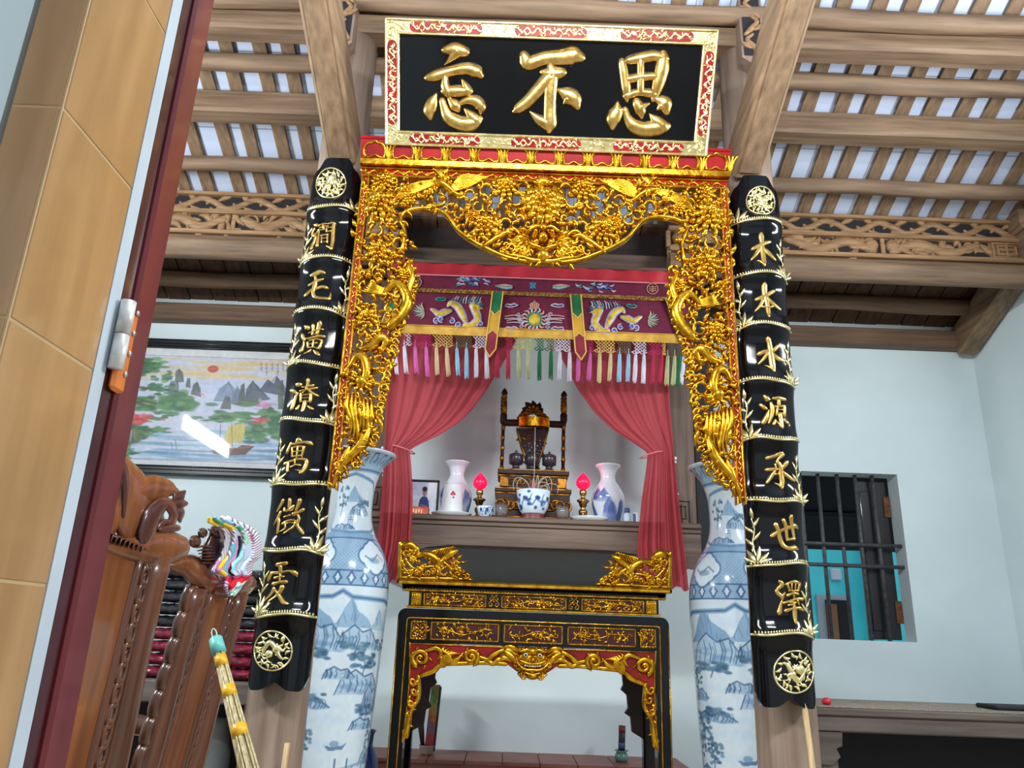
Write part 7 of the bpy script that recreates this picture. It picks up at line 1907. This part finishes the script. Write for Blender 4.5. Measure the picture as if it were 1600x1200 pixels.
# farther chair
t, bp, cp, W, zlo, xb_, k_, t0 = chair(2.10, 2.53, ((380, 940), (318, 1165)), 'carved hardwood chair with a striped cloth hung over its crest')
f = lambda cx, cy, h: cp(240+cx/7.5, 800+cy/7.5, h)
zc = f(700, 960, 0).z
chair_body(t, bp, W, zlo, zc+0.01, True); chair_base(t, bp, 2.10, 2.53, xb_, zlo)
mb = MB(); st = lambda pts, h, h0=0.0, back=0.05: stroke(mb, pts, f, h, back, 0, 5, 12, h0)
st([(260, 640, 150), (400, 640, 300), (540, 720, 320), (680, 820, 240)], 0.05); st([(660, 900, 130), (820, 890, 230), (1000, 880, 250), (1110, 840, 200)], 0.05)
mb.build('crest_rail', CHW, t)
mb = MB()
st([(640, 640, 170), (700, 480, 280), (740, 320, 240), (730, 190, 130)], 0.05); st([(780, 500, 260), (960, 420, 300), (1080, 400, 260)], 0.03)
for x, y, r in ((575, 245, 62), (485, 345, 78)): dome(mb, x, y, r, f, 0.05, 0, 14, 0.01)
for q in range(6): st([(500+q*14, 420+q*34, 16), (590+q*22, 400+q*40, 26), (720, 420+q*30, 12)], 0.02, 0.045)
for q in range(4): st([(640+q*40, 200+q*8, 16), (690+q*30, 240+q*20, 30), (760, 300, 12)], 0.02, 0.04)
mb.build('crest_carving', CHH, t)
# striped cloth over it
top = [(60, 650, 860), (110, 640, 960), (180, 800, 1130), (260, 826, 1215), (350, 820, 1250), (450, 800, 1255), (530, 770, 1245), (600, 715, 1165), (680, 670, 1150), (740, 780, 1150), (790, 800, 1110), (860, 805, 1050), (920, 830, 1000), (975, 880, 940)]
nr, nc = 190, 150
ys = np.linspace(60, 975, nr); A = np.interp(ys, [q[0] for q in top], [q[1] for q in top]); B = np.interp(ys, [q[0] for q in top], [q[2] for q in top])
P = Paint(nc, nr, (222, 214, 228))
for k in range(46): P.line([(-70+k*5.2, -5), (-20+k*5.2, 200)], 1.7, (52, 46, 70), 0.85)
P.a[:, int(nc*0.62):] = (226, 216, 230)
for k in range(30): P.line([(nc*0.60, 20+k*6.2), (nc*1.02, 4+k*6.2)], 1.9, (48, 44, 60), 0.85)
P.poly([(0, 0), (60, 0), (80, 22), (40, 34), (0, 18)], (222, 186, 60)); P.line([(20, 0), (95, 30)], 10, (60, 160, 120)); P.line([(50, 0), (120, 20)], 9, (120, 170, 210))
P.poly([(14, 88), (30, 80), (34, 136), (22, 142)], (226, 186, 40)); P.poly([(34, 70), (46, 60), (52, 140), (44, 142)], (90, 186, 196)); P.poly([(46, 56), (54, 54), (58, 140), (50, 142)], (210, 130, 186)); P.poly([(54, 44), (68, 44), (70, 138), (60, 140)], (26, 24, 34)); P.poly([(68, 44), (78, 42), (84, 138), (72, 140)], (150, 216, 226)); P.poly([(82, 60), (104, 58), (128, 142), (92, 144)], (190, 206, 232))
P.poly([(84, 44), (100, 40), (100, 66), (86, 70)], (150, 210, 170)); P.poly([(106, 44), (122, 42), (118, 58), (106, 60)], (214, 90, 150)); P.line([(0, 106), (26, 128)], 8, (206, 120, 190), 0.9)
P.poly([(0, 142), (150, 138), (150, 190), (0, 190)], (196, 84, 132)); P.poly([(20, 150), (150, 140), (150, 158), (40, 176)], (214, 36, 56)); P.poly([(40, 178), (150, 154), (150, 190), (40, 190)], (190, 226, 220))
for k in range(5): P.line([(40, 182+k*6), (150, 150+k*9)], 3, (60, 176, 150) if k % 2 else (240, 240, 236))
P.poly([(0, 150), (34, 160), (50, 190), (0, 190)], (206, 190, 222)); 
for k in range(6): P.line([(0, 156+k*6), (40, 166+k*6)], 2, (60, 60, 90))
pts = np.zeros((nr, nc, 3))
for i in range(nr):
    for j in range(nc):
        u = j/(nc-1); h = 0.095+0.030*math.sin(u*math.pi)+0.010*math.sin(u*21+i*0.03)+0.006*math.sin(u*43+i*0.05)
        if i/nr > 0.75: h += 0.010*math.sin(i*0.2)
        pts[i, j] = f(A[i]+(B[i]-A[i])*u, ys[i]+8*math.sin(u*17), h)
cl = painted_grid('striped_cloth', pts, P.lin(), painted('woven_cotton', 0.9, 0.0, spec=0.2), None, False)
tag(cl, 'striped multicoloured cloth hung over the crest of the farther carved chair', 'cloth')
sol = cl.modifiers.new('cloth_thickness', 'SOLIDIFY'); sol.thickness = 0.004

# ================================================================== stick broom leaning on the chair
A_, B_ = at(338, 1003, 1.98), at(389, 1200, 1.88)
kk = (A_.z-0.0)/(A_.z-B_.z); E_ = A_+(B_-A_)*kk
bt = thing('stick_broom', E_, 'upside-down stick broom with turquoise cap and yellow tape leaning on a chair', 'broom')
ax = (E_-A_).normalized(); sd = ax.cross(Vector((0, 1, 0))).normalized(); sd2 = ax.cross(sd)
mb = MB(); rg = random.Random(3)
for k in range(46):
    a = rg.uniform(0, 6.28); r = math.sqrt(rg.uniform(0.05, 1)); o = sd*math.cos(a)*r+sd2*math.sin(a)*r
    mb.tube([A_+o*0.011, A_+(E_-A_)*0.3+o*0.021, E_+o*0.05+Vector((0, 0, 0.012))], [0.0022, 0.0026, 0.0018], 5)
o = mb.build('sticks', mat('dry_palm_ribs', S(206, 192, 150), 0.6, 0, S(160, 142, 96), 3, stretch=(60, 60, 3)), bt); o['kind'] = 'stuff'
mb = MB(); mb.tube([A_-ax*0.008, A_+ax*0.03], [0.016, 0.0175], 20); mb.tube([A_-ax*0.012, A_-ax*0.008], [0.012, 0.016], 20); cap = mb.build('cap', mat('turquoise_plastic', S(96, 176, 168), 0.4), bt)
mb = MB(); lp = [A_+sd*0.006*math.cos(a)-ax*(0.022+0.014*math.sin(a)) for a in np.linspace(-1.2, math.pi+1.2, 14)]; mb.tube(lp, 0.0016, 6); mb.build('loop', mat('pale_plastic_loop', S(170, 206, 190), 0.4), cap)
L_ = (E_-A_).length
for px, py in ((344, 1022), (357, 1078), (374, 1149)):
    f_ = (at(px, py, 1.93)-A_).dot(ax)/L_; r = 0.0125+0.037*f_*0.7
    if f_ < 0.3: r = 0.0125+0.008*f_/0.3
    mb = MB(); c = A_+ax*L_*f_; mb.tube([c-ax*0.013, c+ax*0.013], [r+0.0005, r+0.001], 20); mb.build('tape_band', mat('yellow_tape', S(226, 176, 40), 0.35, 0, S(206, 150, 24), 40), bt)

# ================================================================== low cabinet with stacks of wrapped bundles behind the chairs
KY0, KY1 = 3.45, 3.9
ktop = at(300, 1064, KY0).z
cab = thing('low_cabinet', (-1.6, 3.7, 0), 'grey timber cabinet under the stacked bundles behind the chairs', 'cabinet')
KW = wood('grey_cabinet_timber', S(112, 100, 94), S(82, 72, 68), 'x', 2.4, 0.6)
mb = MB(); mb.box(-2.5, -1.0, KY0-0.02, KY1, ktop-0.085, ktop, 0, 0.006); mb.build('top_board', KW, cab)
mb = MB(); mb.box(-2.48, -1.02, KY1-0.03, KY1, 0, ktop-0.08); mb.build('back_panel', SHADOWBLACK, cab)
for x in (-2.48, -1.06): mb = MB(); mb.box(x, x+0.05, KY0, KY1, 0, ktop-0.08, 0, 0.005); mb.build('side_panel', KW, cab)
mb = MB(); mb.box(-2.48, -1.02, KY0+0.02, KY1-0.02, 0.10, 0.13); mb.build('shelf', KW, cab)
jx = at(335, 1150, 3.6); jb = 0.13
t = thing('grey_jar', (jx.x, 3.65, jb), 'grey rounded jar on the lower shelf of the cabinet behind the broom', 'jar')
mb = MB(); hj = at(335, 1122, 3.6).z-jb; mb.lathe([(0.05, 0), (0.065, 0.03), (0.062, hj*0.7), (0.045, hj*0.92), (0.046, hj), (0.001, hj)], 24, (jx.x, 3.65, jb)); mb.build('body', mat('grey_glaze', S(120, 124, 124), 0.4), t)
FOILR = mat('dark_red_foil_wrap', S(168, 24, 62), 0.10, 0.3, S(92, 10, 36), 22, 1.0, 70, stretch=(1, 3, 3), coat=0.6)
FOILB = mat('black_foil_wrap', S(34, 34, 46), 0.08, 0.3, S(16, 16, 24), 22, 1.0, 70, stretch=(1, 3, 3), coat=0.6)
def bundle(m, seed):
    mb = MB(); rg = random.Random(seed); n = 22; m_ = 14; vs = []; fs = []
    for i in range(n+1):
        t_ = i/n; e = (1-abs(2*t_-1)**6)**0.5
        for q in range(m_):
            a = 2*math.pi*q/m_; r = (0.045 if True else 0)*(0.25+0.75*e)*(1+0.07*math.sin(q*3+i*1.7+seed)+rg.uniform(-.05, .05))
            vs.append((-0.15+0.30*t_, r*1.25*math.cos(a), max(-0.024, r*0.55*math.sin(a))+0.024))
    for i in range(n):
        for q in range(m_): a = i*m_+q; b = i*m_+(q+1) % m_; fs.append((a, b, b+m_, a+m_))
    fs += [tuple(range(m_))[::-1], tuple(range(n*m_, (n+1)*m_))]
    mb.add(vs, fs); return mb.build('wrapped_bundle', m)
zrow = ktop+0.001; row = 0
proto = {}
ztop_ = at(300, 900, 3.6).z
while zrow < ztop_:
    isred = at(300, 993, 3.6).z > zrow
    for c in range(4):
        for d in range(2):
            x = -1.98+0.266*c+0.004*math.sin(row*2.1+c); y = KY0+0.12+0.14*d
            if x+0.13 > -1.0: continue
            key = (isred, (row+c+d) % 3)
            if key in proto: o = proto[key].copy(); COL.objects.link(o)
            else: o = bundle(FOILR if isred else FOILB, len(proto)+1); proto[key] = o
            o.location = (x, y, zrow); o.rotation_euler = (0, 0, 0.025*math.sin(row*1.7+c*2.3+d)); o.scale = (0.86, 1, 1)
            tag(o, 'dark red foil wrapped bundle in the lower rows of the stack behind the chairs' if isred else 'black foil wrapped bundle in the upper rows of the stack behind the chairs', 'bundle', 'red wrapped bundles' if isred else 'black wrapped bundles')
    zrow += 0.052; row += 1

# ================================================================== long bench under the window
by0 = 3.40; bzt = at(1400, 1110, by0).z; bzb = at(1400, 1148, by0).z
bx0, bx1 = at(1272, 1120, by0).x, 3.14
BW = wood('grey_brown_bench_timber', S(104, 92, 84), S(74, 64, 58), 'x', 2.2, 0.5)
bench = thing('long_bench', ((bx0+bx1)/2, 3.65, 0), 'long grey-brown timber bench below the barred window', 'bench')
mb = MB(); mb.box(bx0, bx1, by0, 3.95, bzt-0.03, bzt, 0, 0.006); mb.build('top_board', BW, bench)
mb = MB(); mb.box(bx0, bx1, by0+0.008, by0+0.04, bzb, bzt-0.03, 0, 0.006); mb.build('front_apron', BW, bench)
mb = MB(); mb.box(bx0, bx1, 3.9, 3.93, 0.0, bzt-0.03); mb.build('back_board', SHADOWBLACK, bench)  # black panel added for the dark space below the bench
for x in (bx0+0.02, bx1-0.09): mb = MB(); mb.box(x, x+0.07, by0+0.01, by0+0.08, 0, bzb, 0, 0.008); mb.build('leg', BW, bench)
for x in (bx0+0.02, bx1-0.09): mb = MB(); mb.box(x, x+0.07, 3.85, 3.92, 0, bzt-0.03, 0, 0.008); mb.build('leg', BW, bench)
mb = MB(); x0 = bx0+0.01
mb.prism([(x0, bzb), (x0+0.10, bzb), (x0+0.095, bzb-0.05), (x0+0.07, bzb-0.06), (x0+0.085, bzb-0.09), (x0+0.05, bzb-0.12), (x0, bzb-0.12)], by0, by0+0.05); mb.build('corner_bracket', BW, bench)
mb = MB(); mb.box(0, bx1-bx0-0.1, 0, 0.50, 0, 0.004, 0, 0.001); o = mb.build('straw_mat', mat('woven_straw', S(150, 140, 124), 0.8, 0, S(110, 100, 88), 120, 0.4)); o.location = (bx0+0.03, by0+0.02, bzt+0.0005); tag(o, 'woven straw mat laid along the bench top', 'mat')
p = at(1580, 1106, 3.6); mb = MB(); mb.box(-0.10, 0.16, -0.08, 0.08, 0, 0.018, 0, 0.006); o = mb.build('black_pouch', mat('black_cloth_pouch', S(26, 26, 30), 0.7)); o.location = (p.x, 3.62, bzt+0.005); tag(o, 'flat black pouch lying on the bench near the right wall', 'pouch')
p = at(1292, 1103, 3.5); mb = MB(); mb.lathe([(0.001, 0), (0.016, 0.002), (0.02, 0.012), (0.017, 0.022), (0.009, 0.028), (0.001, 0.029)], 18); o = mb.build('plastic_knob', mat('red_plastic', S(200, 34, 52), 0.35)); o.location = (p.x, 3.5, bzt+0.005); tag(o, 'small red plastic knob on the bench end beside the couplet board', 'knob')
# thin stick beside the right column, short one at the left column
for nm, a, b, lab in (('wooden_stick', at(1259, 1097, 3.0), at(1272, 1200, 3.0), 'thin pale wooden stick standing below the right couplet board'), ('wooden_stick', at(447, 1162, 3.0), at(440, 1215, 3.0), 'short pale wooden stick leaning on the left column base')):
    k = a.z/(a.z-b.z); e = a+(b-a)*k
    mb = MB(); mb.tube([(a.x-e.x, 0.02, a.z), (0, 0, 0.0)], [0.011, 0.013], 8); o = mb.build(nm, mat('pale_split_wood', S(196, 168, 124), 0.6, 0, S(160, 130, 90), 4, stretch=(20, 20, 2))); o.location = (e.x, 3.0, 0); tag(o, lab, 'stick')

# ================================================================== ledge and small things behind the altar table
lz = at(830, 1192, 4.62).z
LEDGE = mat('red_clay_tile', S(150, 92, 82), 0.45, 0, S(128, 74, 66), 6)
mb = MB(); n = 9; a, b = -0.80, 1.05
mb.box(a, b, 4.62, YW, 0, lz-0.02)
for k in range(n):
    x0 = a+(b-a)*k/n; mb.box(x0+0.002, x0+(b-a)/n-0.002, 4.605, YW, lz-0.02, lz, 0, 0.003)
tag(mb.build('trim_2', LEDGE), 'red clay tiled ledge along the wall under the altar', kind='structure')
YL = 4.78
def on(px, py, Y=YL): return at(px, py, Y)
c = on(666, 1190); t = thing('brush_pot', (c.x, YL, lz), 'beige pot holding dark red sticks under the altar table', 'pot')
hp = on(666, 1183).z-lz; hp = max(hp, 0.05)
mb = MB(); mb.lathe([(0.03, 0), (0.042, 0.01), (0.045, hp*0.9), (0.05, hp), (0.044, hp), (0.04, 0.02), (0.001, 0.02)], 24, (c.x, YL, lz)); mb.build('body', mat('beige_glaze', S(170, 160, 146), 0.4), t)
BOXP = [(S(70, 110, 50), 0), ]
q0, q1 = on(672, 1078), on(668, 1182)
m_ = bpy.data.materials.new('printed_painted_card'); m_.use_nodes = True
nn, ll = m_.node_tree.nodes, m_.node_tree.links; bb = nn['Principled BSDF']; bb.inputs['Roughness'].default_value = 0.3
tc = nn.new('ShaderNodeTexCoord'); sp = nn.new('ShaderNodeSeparateXYZ'); mr = nn.new('ShaderNodeMapRange'); rp = nn.new('ShaderNodeValToRGB'); vo = nn.new('ShaderNodeTexVoronoi'); ad = nn.new('ShaderNodeMath'); ad.operation = 'MULTIPLY_ADD'
ll.new(tc.outputs['Object'], sp.inputs[0]); ll.new(sp.outputs['Z'], mr.inputs[0]); mr.inputs[1].default_value = 0.0; mr.inputs[2].default_value = 0.42
vo.inputs['Scale'].default_value = 45; ll.new(tc.outputs['Object'], vo.inputs['Vector']); ll.new(vo.outputs['Distance'], ad.inputs[0]); ad.inputs[1].default_value = 0.25; ll.new(mr.outputs[0], ad.inputs[2]); ll.new(ad.outputs[0], rp.inputs[0]); ll.new(rp.outputs[0], bb.inputs['Base Color'])
cr = rp.color_ramp; cr.elements[0].position = 0.0; cr.elements[0].color = S(110, 26, 26); cr.elements[1].position = 1.0; cr.elements[1].color = S(120, 90, 40)
for p_, cc in ((0.3, S(140, 36, 28)), (0.42, S(60, 80, 110)), (0.5, S(120, 50, 30)), (0.62, S(150, 90, 40)), (0.74, S(70, 110, 50)), (0.86, S(60, 84, 40))): e = cr.elements.new(p_); e.color = cc
mb = MB(); w = on(679, 1078).x-on(665, 1078).x; hh = q0.z-q1.z
mb.box(-w/2, w/2, -0.02, 0.02, 0, hh, 0, 0.004); mb.box(w/2, w/2+0.006, -0.021, 0.021, 0, hh-0.01, 1)
o = mb.build('incense_tube', [m_, SHADOWBLACK]); o.location = (c.x+0.012, YL, lz+0.021); o.rotation_euler = (0, R(3.0), 0); tag(o, 'tall printed red and green incense box standing in the beige pot', 'box')
for k, (pa, pb) in enumerate((((652, 1126), (662, 1182)), ((660, 1112), (663, 1182)))):
    a_, b_ = on(*pa), on(*pb); mb = MB(); d_ = a_-b_
    mb.tube([(0, 0, 0), (d_.x, 0, d_.z+0.03)], 0.012, 10); o = mb.build('dark_stick', mat('dark_red_stick', S(78, 34, 34) if k else S(40, 34, 34), 0.6)); o.location = (c.x-0.02-0.004*k, YL-0.004, lz+0.025); tag(o, ('reddish' if k else 'blackish')+' stick standing in the beige pot under the table', 'stick')
c = on(971, 1185); hp = on(971, 1178).z-lz; hp = max(hp, 0.06)
t = thing('green_vase', (c.x, YL, lz), 'small green vase holding a dark roll beside the right table leg', 'vase')
mb = MB(); mb.lathe([(0.03, 0), (0.042, hp*0.3), (0.036, hp*0.6), (0.028, hp*0.82), (0.042, hp), (0.036, hp), (0.022, hp*0.8), (0.001, hp*0.5)], 24, (c.x, YL, lz)); mb.build('body', mat('celadon_glaze', S(96, 140, 124), 0.25, 0, S(74, 118, 104), 8, coat=0.4), t)
t = thing('incense_roll', (c.x, YL, lz+hp*0.52), 'dark paper roll with red and blue bands standing in the green vase', 'incense roll')
zt_ = on(974, 1134).z; z0 = lz+hp*0.52
mb = MB(); mb.tube([(c.x, YL, z0), (c.x+0.006, YL, zt_)], 0.019, 18); mb.build('paper_roll', mat('dark_wrapping_paper', S(36, 30, 36), 0.5), t)
mb = MB(); z = z0+(zt_-z0)*0.78; mb.tube([(c.x+0.0045, YL, z), (c.x+0.005, YL, z+0.03)], 0.0196, 18); mb.build('red_band', mat('red_paper_band', S(120, 44, 36), 0.5), t)
mb = MB(); z = lz+hp+0.005; mb.tube([(c.x+0.002, YL, z), (c.x+0.0025, YL, z+0.035)], 0.0196, 18); mb.build('blue_band', mat('blue_paper_band', S(60, 80, 120), 0.5), t)
c = at(575, 1150, 4.3); t = thing('blue_vase', (c.x, 4.3, 0), 'dark blue vase standing behind the left floor vase', 'vase')
h = c.z+0.03; mb = MB(); mb.lathe([(0.05, 0), (0.08, h*0.3), (0.085, h*0.55), (0.05, h*0.78), (0.028, h*0.86), (0.03, h*0.95), (0.042, h), (0.036, h), (0.02, h*0.88)], 28, (c.x, 4.3, 0)); mb.build('body', mat('cobalt_glaze', S(40, 60, 130), 0.2, 0, S(26, 42, 100), 6, coat=0.5), t)
